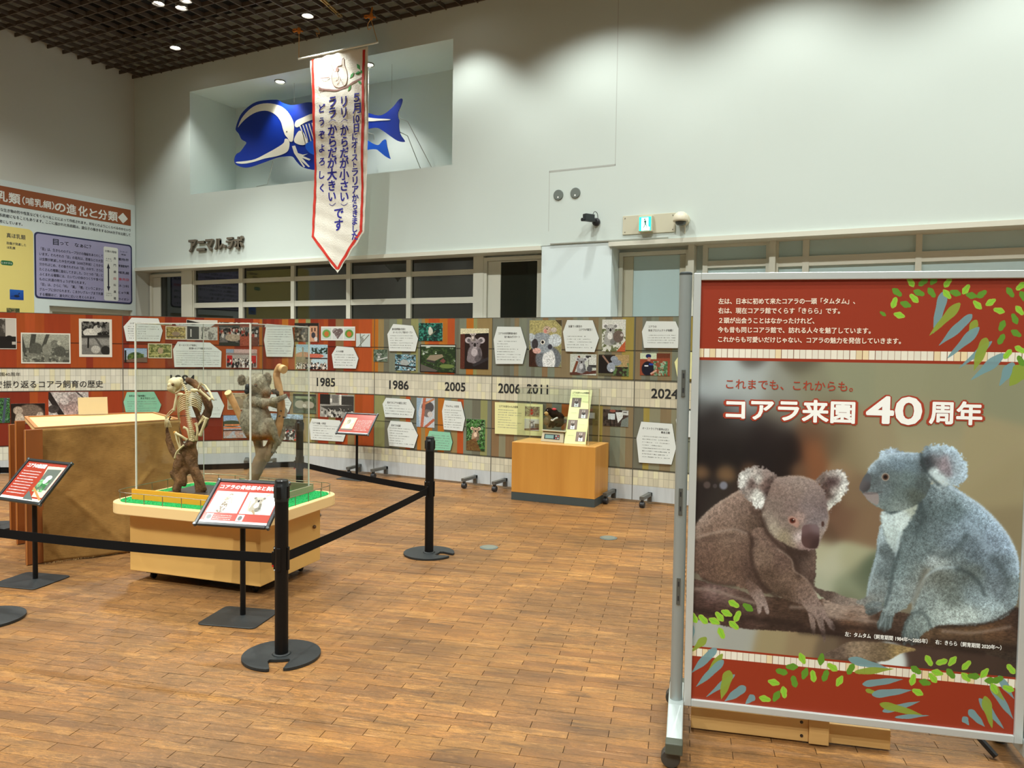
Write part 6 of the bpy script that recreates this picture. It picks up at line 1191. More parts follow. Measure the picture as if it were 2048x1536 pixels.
for i, (xr, yr) in enumerate(((605, 60), (745, 24))):
    ex = (pa, pb)[i][0] + (.01 if i == 0 else -.01); gz_ = ZC + .0; top = fl(xr, yr, ZC); tx, ty = top[0], top[1]; ty = 8.78
    t2 = thing('hanging_rope', 'orange knotted rope holding the %s end of the banner rod' % ('left' if i == 0 else 'right'), 'rope', (tx, ty, zb_))
    kz = ZC - .03 - .04 * i
    mb = MB(); mb.tube([(ex, 8.757, zb_ + .013), (tx, ty, kz - .05)], .005, 6); mb.build('cord', M_ROPE, t2)
    mb = MB(); mb.ell((tx, ty, kz), (.03, .025, .055)); mb.tube(cat_rom([(tx, ty, kz + .01), (tx - .09, ty - .01, kz - .01), (tx - .11, ty, kz + .03), (tx - .04, ty, kz + .02)], 4, False), .012, 6); mb.tube([(tx, ty, kz), (tx + .07, ty, kz - .03)], .012, 6); mb.tube([(tx, ty, kz + .04), (tx, ty + .02, ZC + .06)], .012, 6); mb.build('knot', M_ROPEO, t2)
    if i == 1: mb = MB(); mb.tube(cat_rom([(tx - .01, ty, kz - .04), (tx - .06, ty, kz - .1), (tx - .05, ty, kz - .17), (tx + .0, ty, kz - .15)], 5, False), .006, 6); mb.build('loop', M_ROPE, t2)
p = fl(633, 62, ZC - .03); mb = MB(); mb.tube(cat_rom([p + np.array(d_) for d_ in ((-.04, 0, .04), (.03, 0, .02), (.05, 0, -.05), (.0, 0, -.03), (.02, 0, -.08), (-.01, 0, -.02))], 5, False), .006, 6); o = mb.build('rope_loop', M_ROPE); tag(o, 'short loose loop of cord tied under the ceiling grid beside the banner', 'rope')

# ---- evolution sign on the left wall
LS = Frame((XL + .021, 0, 0), (0, 1, 0)); k5 = lambda x, y: LS.px(x / 5.297, 350 + y / 5.297)
t = thing('wall_sign', 'large white sign about mammal classification with brown title band on left wall', 'sign', LS.w(7.5, 1.7, 0))
mb = MB(Frame((XL + .001, 0, 0), (0, 1, 0))); fill_poly(mb, [(5.2, 1.7), (7.63, 1.7), (7.63, 2.215), (9.12, 2.215), (9.12, 1.7), (9.185, 1.7), (9.185, 4.07), (5.2, 4.07)], 0, .019); mb.build('sign_board', mat('sign_white', (206, 216, 212), .5), t)
def rrect(x0, y0, x1, y1, r, n=5):
    P = []
    for cx, cy, a0 in ((x1 - r, y1 - r, 0), (x0 + r, y1 - r, 90), (x0 + r, y0 + r, 180), (x1 - r, y0 + r, 270)):
        for i in range(n + 1): a = math.radians(a0 + 90 * i / n); P.append((cx + r * math.cos(a), cy + r * math.sin(a)))
    return P
xr_ = k5(1385, 455)[0]; bz1, bz0 = k5(700, 242)[1], k5(700, 425)[1]
mb = MB(LS); mb.box((5.25, bz0, 0), (xr_, bz1, .002)); mb.build('title_band', mat('band_brown', (140, 76, 36), .5), t)
M_SW = mat('sign_title_white', (220, 222, 214), .5); M_SD = mat('sign_text', (58, 60, 66), .6)
def ltext(mb, s_, x0, x1, y0c, y1c, hc, z=.003, fat=.012):
    a_, b_ = k5(x0, y0c), k5(x1, y1c); xm, ym = (x0 + x1) / 2, (y0c + y1c) / 2; h = k5(xm, ym - hc / 2)[1] - k5(xm, ym + hc / 2)[1]
    mb.text(s_, a_[0], (a_[1] + b_[1]) / 2 - h * .5, h, b_[0] - a_[0], z=z, fat=fat)
mb = MB(LS)
for s_, x0, x1, y0c, y1c, hc in (('乳', -45, 78, 212, 235, 118), ('類', 92, 213, 238, 260, 118), ('の', 582, 690, 330, 352, 112), ('進', 706, 806, 352, 372, 112), ('化', 830, 925, 375, 393, 112), ('と', 948, 1030, 398, 414, 104), ('分', 1042, 1132, 412, 428, 108), ('類', 1146, 1244, 428, 445, 108), ('◆', 1252, 1350, 448, 462, 110)):
    ltext(mb, s_, x0, x1, y0c, y1c, hc, fat=.03)
ltext(mb, '（哺乳綱）', 236, 572, 268, 328, 88, fat=.022); mb.build('title_text', M_SW, t)
mb = MB(LS)
for s_, x0, x1, y0c, y1c in (('な生き物の形や性質などをくらべることによって作成されます。何をどのようにくらべるのかという', 4, 1382, 368, 583), ('系統樹になることもあります。ここに描かれた系統樹は、遺伝子の働きをするDNA分子を比較して', -10, 1382, 425, 632), ('考にしています。', -8, 236, 490, 520)):
    ltext(mb, s_, x0, x1, y0c, y1c, 36, fat=.01)
for s_, x0, x1, y0c, y1c, hc in (('真ほ乳類', 68, 268, 638, 662, 54), ('胎盤が発達した', 68, 275, 722, 742, 32), ('ほ乳類', 72, 160, 768, 775, 30)): ltext(mb, s_, x0, x1, y0c, y1c, hc, z=.0045)
mb.build('intro_text', M_SD, t)
q0, q1 = k5(-200, 560), k5(352, 600); zt_ = k5(300, 575)[1]; mb = MB(LS); mb.prism(rrect(5.4, 1.75, k5(355, 900)[0], zt_, .08), 0, .003); mb.build('yellow_area', mat('sign_yellow', (222, 204, 120), .5), t)
a_, b_ = k5(365, 950), k5(1398, 1000); z1_ = k5(380, 600)[1]; z0_ = k5(1390, 1370)[1]
mb = MB(LS); mb.prism(rrect(a_[0], z0_, b_[0], z1_, .06), 0, .0035); mb.build('box_border', mat('sign_navy', (34, 38, 78), .5), t)
mb = MB(LS); mb.prism(rrect(a_[0] + .025, z0_ + .025, b_[0] - .025, z1_ - .025, .045), .0036, .0045); mb.build('lilac_box', mat('sign_lilac', (156, 152, 184), .5), t)
a2, b2 = k5(1098, 1050), k5(1250, 1050); mb = MB(LS); mb.prism(rrect(a2[0], k5(1170, 1332)[1], b2[0], k5(1170, 765)[1], .03), .0046, .0055); mb.build('white_inset', M_SW, t)
mb = MB(LS); LN = ['「目」は、生きもののグループ分けの階級をあらわして', 'います。それぞれの「目」の祖先は、恐竜などの大型', 'は虫類が絶滅した中生代末期（6500万年前）ころから', '分かれはじめ、その後それぞれの「目」の中で、さらに', 'たくさんの種類に進化してきました。ひとつの「目」に', 'ふくまれる種類には、たいていの体のつくりや食べる', 'ものに共通の特ちょうが見られます。', '「目」は、さらに「科」「属」「種」というこまかい', 'グループに分けられます。こまかいグループまで共通', 'する種類ほど、進化的に近いと考えられます。']
ys = [(782, 858), (836, 910), (890, 960), (942, 1012), (996, 1064), (1050, 1110), (1105, 1142), (1160, 1208), (1212, 1256), (1262, 1304)]
for i, (s_, (y0c, y1c)) in enumerate(zip(LN, ys)):
    ltext(mb, s_, 430 if i in (0, 7) else 415, {6: 905, 9: 1010}.get(i, 1088), y0c, y1c, 34, z=.006, fat=.01)
ltext(mb, '目', 560, 618, 705, 712, 72, z=.006, fat=.03); ltext(mb, 'って　なぁに？', 632, 962, 722, 758, 46, z=.006, fat=.02)
ltext(mb, '分類の階級', 1108, 1232, 806, 818, 26, z=.006); ltext(mb, '大きな', 1118, 1178, 886, 890, 18, z=.006, fat=0); ltext(mb, 'グループ', 1116, 1182, 908, 912, 18, z=.006, fat=0); ltext(mb, 'こまかい', 1122, 1184, 1253, 1256, 18, z=.006, fat=0); ltext(mb, 'グループ', 1120, 1184, 1275, 1278, 18, z=.006, fat=0)
ltext(mb, 'ライオンの', 1268, 1346, 810, 818, 18, z=.006, fat=0); ltext(mb, '場合', 1280, 1332, 842, 848, 18, z=.006, fat=0)
for i, (s_, r_) in enumerate((('界', '動物界'), ('門', '脊索動物門'), ('綱', '哺乳綱'), (None, None), ('科', 'ネコ科'), ('属', 'ヒョウ属'), ('種', 'ライオン'))):
    if s_: y = 886 + i * 70; ltext(mb, s_, 1202, 1226, y, y + 2, 30, z=.006); ltext(mb, r_, 1254, 1362, y + 6, y + 16, 30, z=.006)
c1, c2 = k5(1146, 990), k5(1150, 1180); mb.box((c1[0] - .012, c2[1], .0056), (c1[0] + .012, c1[1], .0062))
for s_, zc_ in ((1, c1[1]), (-1, c2[1])): mb.prism([(c1[0] - .03, zc_), (c1[0] + .03, zc_), (c1[0], zc_ + s_ * .09)], .0056, .0062)
mb.build('box_text', mat('sign_text2', (40, 40, 56), .6), t)
mb = MB(LS); ltext(mb, '目', 1202, 1226, 1096, 1098, 30, z=.006); ltext(mb, '食肉目', 1254, 1362, 1102, 1112, 30, z=.006); mb.build('red_text', mat('sign_red', (190, 70, 80), .6), t)
a_, b_ = k5(102, 1265), k5(248, 1275); za, zb_ = k5(175, 1322)[1], k5(175, 1216)[1]
mb = MB(LS); mb.quad([(a_[0], za, .0046), (b_[0], za, .0046), (b_[0], zb_, .0046), (a_[0], zb_, .0046)]); pp = Pic(110, 80, (30, 92, 176), (16, 60, 140)).e(.5, .46, .2, .09, (16, 24, 50)).e(.68, .26, .06, .05, (20, 40, 90)).l(.55, .42, .68, .26, .05, (20, 40, 90)).l(.1, .5, .35, .46, .03, (20, 30, 60)); mb.build('seal_picture', image_mat('print_seal', pp.a), t)
a_, b_ = k5(5, 925), k5(137, 938); mb = MB(LS); zc_ = k5(70, 932)[1]; mb.prism(rrect(a_[0], zc_ - .035, b_[0], zc_ + .035, .034), .003, .0045); mb.build('green_label', mat('sign_green', (22, 96, 50), .5), t)
mb = MB(LS); ltext(mb, 'ヒヨケザル', 14, 128, 928, 938, 22, z=.0055); mb.build('label_text', M_SW, t)
a_, b_ = k5(68, 1440), k5(206, 1440); mb = MB(LS); zb_ = k5(137, 1411)[1]; mb.quad([(a_[0], zb_ - .2, .0046), (b_[0], zb_ - .2, .0046), (b_[0], zb_, .0046), (a_[0], zb_, .0046)]); pp = Pic(100, 80, (120, 110, 70)).n(8, (60, 70, 40), .5, .9).e(.5, .4, .25, .2, (170, 110, 80)); mb.build('animal_picture', image_mat('print_animal', pp.a), t)

# ================================================================ BARRIER POSTS AND BELTS
M_BLK = mat('post_black', (7, 7, 8), .45, spec=.3); M_BASE = mat('base_black', (30, 34, 35), .55, bump=(300, .15)); M_BELT = mat('belt_black', (6, 6, 7), .8, spec=.2); M_LATCH = mat('latch_red', (190, 30, 24), .4)
PP_ = {'front': fl(563, 1313), 'rear': fl(858, 1108), 'behind': fl(599, 1033), 'farleft': fl(-12, 1055), 'left': fl(-27, 1239)}
HT = .922
def post(key, label, notch):
    P = PP_[key]; t = thing('barrier_post', label, 'barrier post', P, 'black belt barrier posts'); F_ = Frame((P[0], P[1], 0), (1, 0, 0), (0, 1, 0))
    a0 = math.radians(notch); Pn = []
    for i in range(49): a = a0 + math.radians(14) + (2 * math.pi - math.radians(28)) * i / 48; Pn.append((.198 * math.cos(a), .198 * math.sin(a)))
    for r, d in ((.19, -10), (.15, -16), (.11, -30), (.085, -34), (.078, -14), (.078, 14), (.085, 34), (.11, 30), (.15, 16), (.19, 10)): a = a0 + math.radians(d); Pn.append((r * math.cos(a), r * math.sin(a)))
    mb = MB(F_); fill_poly(mb, Pn, .001, .016); o = mb.build('base_plate', M_BASE, t); bevel(o, .004, 2)
    mb = MB(F_); mb.lathe((0, 0, .016), [(.048, 0), (.042, .004), (.036, .006)], 24); mb.build('collar', M_BASE, t, smooth=True)
    mb = MB(F_); mb.lathe((0, 0, .018), [(.034, 0), (.034, HT - .11)], 28); smooth_by_angle(mb.build('pole', M_BLK, t))
    mb = MB(F_); mb.lathe((0, 0, HT - .11), [(.036, 0), (.036, .085), (.0335, .088), (.0335, .106), (.030, .110)], 28); smooth_by_angle(mb.build('top_cap', mat('cap_black', (26, 27, 28), .3), t))
    for z0, z1 in ((HT - .095, HT - .03), (.455, .575)):
        for q in range(4):
            a = math.radians(20 + 90 * q); FB = Frame((P[0] + .034 * math.cos(a), P[1] + .034 * math.sin(a), 0), (-math.sin(a), math.cos(a), 0))
            mb = MB(FB); mb.box((-.011, z0, -.002), (.011, z1, .006)); b_ = mb.build('cassette_slot', M_BLK, t); bevel(b_, .003)
    for z in (.458, .572): mb = MB(F_); a = math.radians(-115); mb.ell((.038 * math.cos(a), .038 * math.sin(a), z), .0035, 8, 6); mb.build('screw', M_ALU, t)
    return t
post('front', 'nearest black barrier post with round notched base, in front of the koala table', -54)
post('rear', 'black barrier post standing alone at the centre of the floor', 8)
post('behind', 'black barrier post seen through the acrylic case behind the stuffed koala', 150)
post('farleft', 'black barrier post at the left picture edge behind the wooden screen', 180)
post('left', 'black barrier post whose round base shows at the left picture edge', 200)
def belt(a, b, za, zb, label):
    A_, B_ = PP_[a].copy(), PP_[b].copy(); A_[2] = za; B_[2] = zb; d = B_ - A_; d[2] = 0; L = np.linalg.norm(d); F_ = Frame((A_[0], A_[1], 0), d)
    t = thing('barrier_belt', label, 'barrier belt', (A_ + B_) / 2, 'black retractable belts'); mb = MB(F_); N = 14; hw = .0255
    g = []
    for i in range(N + 1):
        x = .040 + (L - .08) * i / N; k = i / N; z = za + (zb - za) * k - .012 * 4 * k * (1 - k)
        g.append([mb.v((x, z - hw, -.0012)), mb.v((x, z + hw, -.0012)), mb.v((x, z + hw, .0012)), mb.v((x, z - hw, .0012))])
    for p, q in zip(g, g[1:]):
        for k in range(4): mb.f((p[k], q[k], q[(k + 1) % 4], p[(k + 1) % 4])[::-1])
    mb.f(g[0]); mb.f(g[-1][::-1]); mb.build('webbing', M_BELT, t)
    for x, z in ((.046, za), (L - .046, zb)):
        mb = MB(F_); mb.box((x - .007, z - .034, -.008), (x + .007, z + .034, .008)); c_ = mb.build('end_clip', M_BLK, t); bevel(c_, .002)
        if x > .1: mb = MB(F_); mb.box((x - .006, z - .046, -.006), (x + .006, z - .035, .006)); mb.build('latch', M_LATCH, t)
belt('left', 'front', .515, .512, 'black belt across the left foreground to the nearest barrier post')
belt('rear', 'front', .505, .512, 'black belt rising from the nearest post to the post at centre floor')
belt('behind', 'rear', .50, .505, 'black belt from behind the acrylic case to the post at centre floor')
belt('farleft', 'behind', .50, .50, 'black belt behind the burlap box and the acrylic case')

# ================================================================ SIGN STANDS
M_SRED = (196, 66, 44)
def sign_stand(P, bm, yaw, tilt, Wd, Hd, label, paint, title, tx, byaw, post_h=None):
    t = thing('sign_stand', label, 'sign stand', (P[0], P[1], 0), 'low black sign stands')
    F0 = Frame((P[0], P[1], 0), (math.cos(byaw), math.sin(byaw), 0), (-math.sin(byaw), math.cos(byaw), 0))
    mb = MB(F0); mb.prism(rrect(-.18, -.20, .18, .12, .03), .001, .007); o = mb.build('base_plate', M_BASE, t); bevel(o, .002, 1)
    u = np.array([math.cos(yaw), math.sin(yaw), 0]); h_ = np.array([-math.sin(yaw), math.cos(yaw), 0]); v = h_ * math.cos(tilt) + np.array([0, 0, 1.]) * math.sin(tilt)
    bm = np.array([P[0], P[1], bm]) - v * Hd / 2
    F = Frame(np.array(bm, float) - u * Wd / 2, u, v)
    mb = MB(Frame((P[0], P[1], 0), (1, 0, 0), (0, 1, 0))); q = F.w(Wd / 2, Hd * .5, -.026); mb.lathe((0, 0, .007), [(.016, 0), (.0155, q[2] + .0)], 16); smooth_by_angle(mb.build('pole', M_BLK, t))
    mb = MB(F); mb.box((Wd / 2 - .05, Hd * .35, -.026), (Wd / 2 + .05, Hd * .65, -.0095)); mb.build('bracket', M_BLK, t)
    fw = .022
    mb = MB(F); mb.box((fw * .5, fw * .5, -.009), (Wd - fw * .5, Hd - fw * .5, -.001)); mb.build('back_panel', M_BLK, t)
    for a_, b_ in (((0, 0), (fw, Hd)), ((Wd - fw, 0), (Wd, Hd)), ((fw, 0), (Wd - fw, fw)), ((fw, Hd - fw), (Wd - fw, Hd))):
        mb = MB(F); mb.box((a_[0], a_[1], -.010), (b_[0], b_[1], .009)); o = mb.build('frame_bar', mat('frame_black', (30, 34, 36), .3), t); bevel(o, .005, 2)
    for x, y in ((.006, .006), (Wd - .006, .006), (.006, Hd - .006), (Wd - .006, Hd - .006)):
        mb = MB(F); mb.lathe((x, y, -.010), [(.010, 0), (.010, .0195), (.006, .0215)], 12); mb.build('corner_cap', mat('corner_grey', (90, 96, 98), .25, .6), t)
    mb = MB(F); mb.quad([(fw, fw, .001), (Wd - fw, fw, .001), (Wd - fw, Hd - fw, .001), (fw, Hd - fw, .001)]); pr = mb.build('print', image_mat('print_sign', paint.a, .22, .5), t)
    if title:
        mb = MB(F); iw = Wd - 2 * fw; ih = Hd - 2 * fw
        for s_, x0, x1, y, h in title: mb.text(s_, fw + x0 * iw, fw + y * ih, h * ih, (x1 - x0) * iw, z=.0018, fat=.03)
        mb.build('title_text', M_WHI, pr)
    mb = MB(F); x0, y0, x1, y1, n = tx; iw = Wd - 2 * fw; ih = Hd - 2 * fw; dashes(mb, F, fw + x0 * iw, fw + y0 * ih, fw + x1 * iw, fw + y1 * ih, n, 5, .0016, 1.0); mb.build('body_text', M_WHI, pr, kind='stuff')
    return t, F
p = Pic(430, 320, (168, 62, 48)).r(.0, .70, 1, 1, (236, 232, 226))
p.r(.03, .17, .49, .56, (244, 244, 242)).r(.52, .17, .98, .56, (244, 244, 242))
for x, y, rx, ry, c_ in ((.27, .23, .03, .025, (150, 140, 120)), (.25, .33, .045, .09, (160, 150, 128)), (.24, .45, .05, .09, (120, 104, 84)), (.22, .52, .06, .04, (104, 86, 66))): p.e(x, y, rx, ry, c_)
p.n(60, (244, 244, 242), .55, .8, 3, box=(.17, .2, .34, .55)).l(.3, .28, .33, .38, .012, (170, 160, 140))
p.koala(.72, .37, .30, (158, 150, 134), seed=2).l(.6, .33, .63, .5, .02, (190, 176, 148)).l(.8, .22, .84, .19, .02, (190, 170, 130)).l(.7, .5, .74, .55, .03, (150, 130, 100))
p.r(.06, .58, .16, .69, (196, 206, 206)).e(.11, .64, .035, .04, (90, 96, 96)).r(.52, .58, .62, .69, (206, 214, 214)).e(.57, .64, .03, .04, (96, 100, 100)); p.a[-12:] = C8((236, 232, 228))
sign_stand((-3.483, 3.307), .674, .287, .695, .474, .349, 'low sign stand beside the nearest barrier post, showing skeleton and koala pictures', p, [('コアラの骨格標本と剥製', .04, .9, .83, .11)], (.18, .07, .44, .2, 3), math.radians(17))
p = Pic(430, 320, (158, 56, 38)); p.a[-22:] = C8((240, 236, 226)); p.p([(.55, .06), (.97, .05), (.97, .66), (.72, .66)], (214, 200, 176)); p.p([(.6, .12), (.93, .1), (.93, .52), (.62, .52)], (96, 104, 96)); p.n(14, (50, 110, 60), .45, .9, 3, box=(.62, .3, .86, .56)).n(20, (130, 190, 130), .6, .8, 5, box=(.62, .32, .86, .56)).e(.78, .28, .07, .05, (196, 200, 196)).e(.76, .34, .05, .06, (230, 232, 228)).l(.62, .5, .95, .7, .035, (190, 130, 80)).p([(.55, .55), (.8, .72), (.55, .72)], (90, 100, 96))
sign_stand((-5.235, 3.135), .672, .049, .815, .456, .342, 'leftmost low sign stand in front of the burlap box', p, [('コアラの輸送箱', .06, .52, .84, .12)], (.06, .12, .5, .78, 9), math.radians(15))
p = Pic(430, 320, (170, 68, 52)); p.r(.04, .14, .42, .64, (214, 206, 176)).e(.24, .36, .13, .2, (240, 232, 200)).e(.2, .3, .06, .1, (150, 150, 130)).n(16, (190, 180, 150), .55, .7, 4, box=(.05, .15, .42, .6)).r(.04, .58, .42, .64, (120, 100, 90)); p.a[-14:] = C8((230, 226, 222))
sign_stand((-6.03, 7.56), .669, .118, .80, .468, .342, 'rear low sign stand in front of the panel marked 1985', p, [], (.47, .14, .95, .72, 8), math.radians(8))

# ================================================================ DISPLAY TABLE WITH ACRYLIC CASE
TF = Frame((-3.636, 3.598, 0), (.988, .152, 0), (-.152, .988, 0))
M_BIRCH = mat('birch', (222, 178, 104), .42, noise=((2.5, 2.5, 2.5), .35, (208, 160, 86))); M_BIRCH2 = mat('birch_edge', (232, 200, 142), .4); M_TURF = attr_mat('turf', .9, (140, .3), (500, .5))
t = thing('display_table', 'birch wheeled display table with green turf top and small railing', 'table', TF.w(-.52, .34, 0))
mb = MB(TF); mb.box((-1.05, 0, .07), (0, .69, .475)); o = mb.build('body', M_BIRCH, t); bevel(o, .004)
mb = MB(TF); mb.prism(rrect(-1.165, -.115, .115, .805, .15, 8), .475, .55); o = mb.build('table_top', M_BIRCH2, t); bevel(o, .006)
mb = MB(TF); mb.box((-.97, .06, .045), (-.06, .63, .07)); mb.build('underframe', M_BLK, t)
for x, y in ((-.93, .09), (-.10, .09), (-.93, .60), (-.10, .60)):
    F2 = Frame(TF.w(x - .015, y, .026), TF.v, (0, 0, 1)); mb = MB(F2); mb.lathe((0, 0, 0), [(.012, 0), (.024, .002), (.025, .01), (.025, .02), (.012, .024)], 16); mb.build('caster', M_BLK, t)
mb = MB(TF); mb.lathe((.006, .42, .30), [(.004, 0), (.004, .001)], 8) if False else mb.ell((.01, .60, .33), (.012, .014, .014), 10, 8); mb.build('knob', mat('knob', (96, 66, 36), .4), t)
mb = MB(TF); mb.col = rgb(30, 166, 84); mb.prism(rrect(-1.125, -.075, .075, .765, .12, 8), .550, .5535); rs = random.Random(5)
for i in range(7000):
    x, y = rs.uniform(-1.12, .07), rs.uniform(-.07, .76)
    if (x < -1.03 or x > -.03) and (y < .02 or y > .68) and math.hypot(max(-1.0 - x, x + .045), max(.04 - y, y - .65)) > .115: continue
    mb.col = rgb(*[int(v * rs.uniform(.75, 1.2)) for v in (34, 168, 88)]); a = rs.uniform(0, 6.28); w_ = .0016; h = rs.uniform(.003, .006); dx, dy = w_ * math.cos(a), w_ * math.sin(a)
    mb.f([mb.v((x - dx, y - dy, .5535)), mb.v((x + dx, y + dy, .5535)), mb.v((x + dy * 2, y - dx * 2, .5535 + h))])
mb.build('turf', M_TURF, t, kind='stuff')
M_RAIL = mat('rail_steel', (150, 140, 122), .3, .85); path = rrect(-1.135, -.085, .085, .775, .13, 6)
mb = MB(); mb.tube([TF.w(x, y, .617) for x, y in path + path[:1]], .0028, 6, cap=False); mb.build('railing', M_RAIL, t)
acc = 0; last = None; cl_ = path + path[:1]; seg = 0.0; nxt = 0.05
for (x0, y0), (x1, y1) in zip(cl_, cl_[1:]):
    L = math.hypot(x1 - x0, y1 - y0)
    while nxt < acc + L:
        k = (nxt - acc) / L; mb = MB(TF); mb.lathe((x0 + (x1 - x0) * k, y0 + (y1 - y0) * k, .55), [(.0026, 0), (.0026, .066)], 6); mb.build('railing_post', M_RAIL, t); nxt += .152
    acc += L
M_STRIP = mat('ochre_wood', (226, 158, 44), .4, noise=((3, 30, 30), .3, (206, 138, 40))); M_STRIPG = mat('strip_grey', (150, 142, 110), .5)
for a_, b_, mm_ in (((-1.05, .018, .554), (-.30, .034, .622), M_STRIP), ((-.30, .018, .554), (-.085, .034, .622), M_STRIP), ((-.72, .715, .554), (-.085, .731, .612), M_STRIPG), ((-.10, .034, .554), (-.085, .715, .60), M_STRIPG)):
    mb = MB(TF); mb.box(a_, b_); mb.build('base_strip', mm_, t)
M_ACR = glass_mat('acrylic', (.965, .98, .97), 1.33, .02); M_ACRE = mat('acrylic_edge', (206, 208, 196), .25)
t = thing('acrylic_case', 'tall clear acrylic case covering the skeleton and the stuffed koala', 'display case', TF.w(-.57, .37, .5545))
X0, X1, Y0, Y1, Z0, Z1 = -1.03, -.105, .04, .70, .5545, 1.745; th = .006
for a_, b_ in (((X0, Y0, Z0), (X1, Y0 + th, Z1)), ((X0, Y1 - th, Z0), (X1, Y1, Z1)), ((X0, Y0 + th, Z0), (X0 + th, Y1 - th, Z1)), ((X1 - th, Y0 + th, Z0), (X1, Y1 - th, Z1)), ((X0, Y0, Z1), (X1, Y1, Z1 + th))):
    mb = MB(TF); mb.box(a_, b_); mb.build('panel', M_ACR, t)
for x, y, r in ((X0, Y0, .0045), (X1, Y0, .0045), (X1, Y1, .004), (X0, Y1, .002)):
    mb = MB(TF); mb.box((x - r, y - r, Z0), (x + r, y + r, Z1 + .004)); mb.build('corner_edge', M_ACRE, t)
for a_, b_ in (((X0, Y0 - .002, Z1), (X1, Y0 + .003, Z1 + .006)), ((X0, Y1 - .003, Z1), (X1, Y1 + .002, Z1 + .005)), ((X0 - .002, Y0, Z1), (X0 + .003, Y1, Z1 + .005)), ((X1 - .003, Y0, Z1), (X1 + .002, Y1, Z1 + .005))):
    mb = MB(TF); mb.box(a_, b_); mb.build('top_edge', M_ACRE, t)
# ---------------------------------------------------------------- organic helper
def blob(name, prims, material, parent, voxel=.007, disp=0.0, dsc=30, colf=None, smooth_it=2, seed=0):
    bm = bmesh.new()
    for p in prims:
        if p[0] == 'e':
            _, c_, r_, rot = (list(p) + [None])[:4]; Q = np.eye(3) if rot is None else np.array(rot)
            M_ = Matrix([list(Q[i] * np.array(r_)) + [c_[i]] for i in range(3)] + [[0, 0, 0, 1]])
            bmesh.ops.create_icosphere(bm, subdivisions=3, radius=1, matrix=M_)
        else:
            _, a_, b_, ra, rb = p; a_, b_ = np.array(a_, float), np.array(b_, float); n_ = max(2, int(np.linalg.norm(b_ - a_) / (min(ra, rb) * .4)) + 1)
            for i in range(n_ + 1):
                k = i / n_; r = ra + (rb - ra) * k; bmesh.ops.create_icosphere(bm, subdivisions=2, radius=r, matrix=Matrix.Translation(Vector((a_ + (b_ - a_) * k).tolist())))
    me = bpy.data.meshes.new('tmp'); bm.to_mesh(me); bm.free(); o = bpy.data.objects.new('tmp', me); COL.objects.link(o)
    m1 = o.modifiers.new('r', 'REMESH'); m1.mode = 'VOXEL'; m1.voxel_size = voxel
    m2 = o.modifiers.new('s', 'SMOOTH'); m2.iterations = smooth_it; m2.factor = .6
    dg = bpy.context.evaluated_depsgraph_get(); nm = bpy.data.meshes.new_from_object(o.evaluated_get(dg)); bpy.data.objects.remove(o); nm.name = name
    n_ = len(nm.vertices); co = np.zeros(n_ * 3); nm.vertices.foreach_get('co', co); co = co.reshape(-1, 3); no = np.zeros(n_ * 3); nm.vertices.foreach_get('normal', no); no = no.reshape(-1, 3)
    if disp:
        f_ = fbm(co[:, 0] * dsc + co[:, 2] * dsc * .3, co[:, 2] * dsc * .35 + co[:, 1] * dsc, seed, 3) - .5; co = co + no * (f_ * 2 * disp)[:, None]; nm.vertices.foreach_set('co', co.ravel())
    if colf is not None:
        ca = nm.color_attributes.new('Col', 'FLOAT_COLOR', 'POINT'); C = colf(co, no); ca.data.foreach_set('color', np.concatenate([C, np.ones((n_, 1))], 1).astype(np.float32).ravel())
    nm.polygons.foreach_set('use_smooth', [True] * len(nm.polygons)); nm.materials.clear(); nm.materials.append(material); nm.update()
    o = bpy.data.objects.new(name, nm); COL.objects.link(o)
    if parent is not None: attach(o, parent)
    return o
VIEW = R[2] * -1.0; VIEW = np.array([VIEW[0], VIEW[1], VIEW[2]])   # camera forward in world
LIN = lambda c: np.array(lin(np.array(c) / 255.0 if not isinstance(c, tuple) else tuple(v / 255 for v in c)))
# ---------------------------------------------------------------- skeleton on driftwood
PC = TF.w(-.80, .36, 1.1); DS = depth(PC); KS = 1 / 5.69 / FPX * DS
def sk(x, y, d=0.0): return at(310 + x / 5.69, 730 + y / 5.69, DS + d)
t = thing('driftwood', 'dark brown twisted driftwood trunk carrying the koala skeleton', 'driftwood', sk(400, 1430))
CH = [[(250, 1420, 52, 0), (262, 1330, 44, 0), (238, 1220, 62, .02), (285, 1120, 70, .02), (340, 1010, 84, .03), (400, 910, 62, .03)], [(525, 1425, 62, .03), (500, 1320, 54, .03), (445, 1210, 62, .03), (395, 1080, 78, .03), (415, 950, 58, .04), (420, 880, 44, .04)],
      [(330, 1345, 38, .02), (325, 1200, 66, .03)], [(270, 1080, 48, .02), (195, 960, 40, .02), (152, 850, 34, .02), (140, 750, 22, .02), (150, 650, 16, .01), (178, 585, 10, .01)], [(300, 900, 30, .03), (292, 780, 18, .03), (270, 690, 10, .03)],
      [(420, 900, 44, .04), (480, 780, 38, .05), (530, 690, 38, .06), (585, 590, 42, .07), (608, 480, 42, .07), (575, 380, 36, .06), (515, 290, 32, .05), (440, 205, 38, .05), (385, 175, 34, .04)], [(450, 400, 24, .06), (452, 500, 26, .06), (480, 590, 26, .06), (520, 660, 30, .06)], [(470, 1180, 30, .0), (520, 1300, 34, .0), (540, 1410, 40, .0)], [(300, 960, 40, .0), (400, 900, 36, -.01)]]
prims = []
for ch in CH:
    for a_, b_ in zip(ch, ch[1:]): prims.append(('c', sk(a_[0], a_[1], a_[3]), sk(b_[0], b_[1], b_[3]), a_[2] * KS, b_[2] * KS))
def wc(co, no):
    f = fbm(co[:, 0] * 14 + 3, co[:, 2] * 9, 3, 4)[:, None]; return LIN((44, 26, 14)) * (1 - f) + LIN((150, 104, 66)) * f
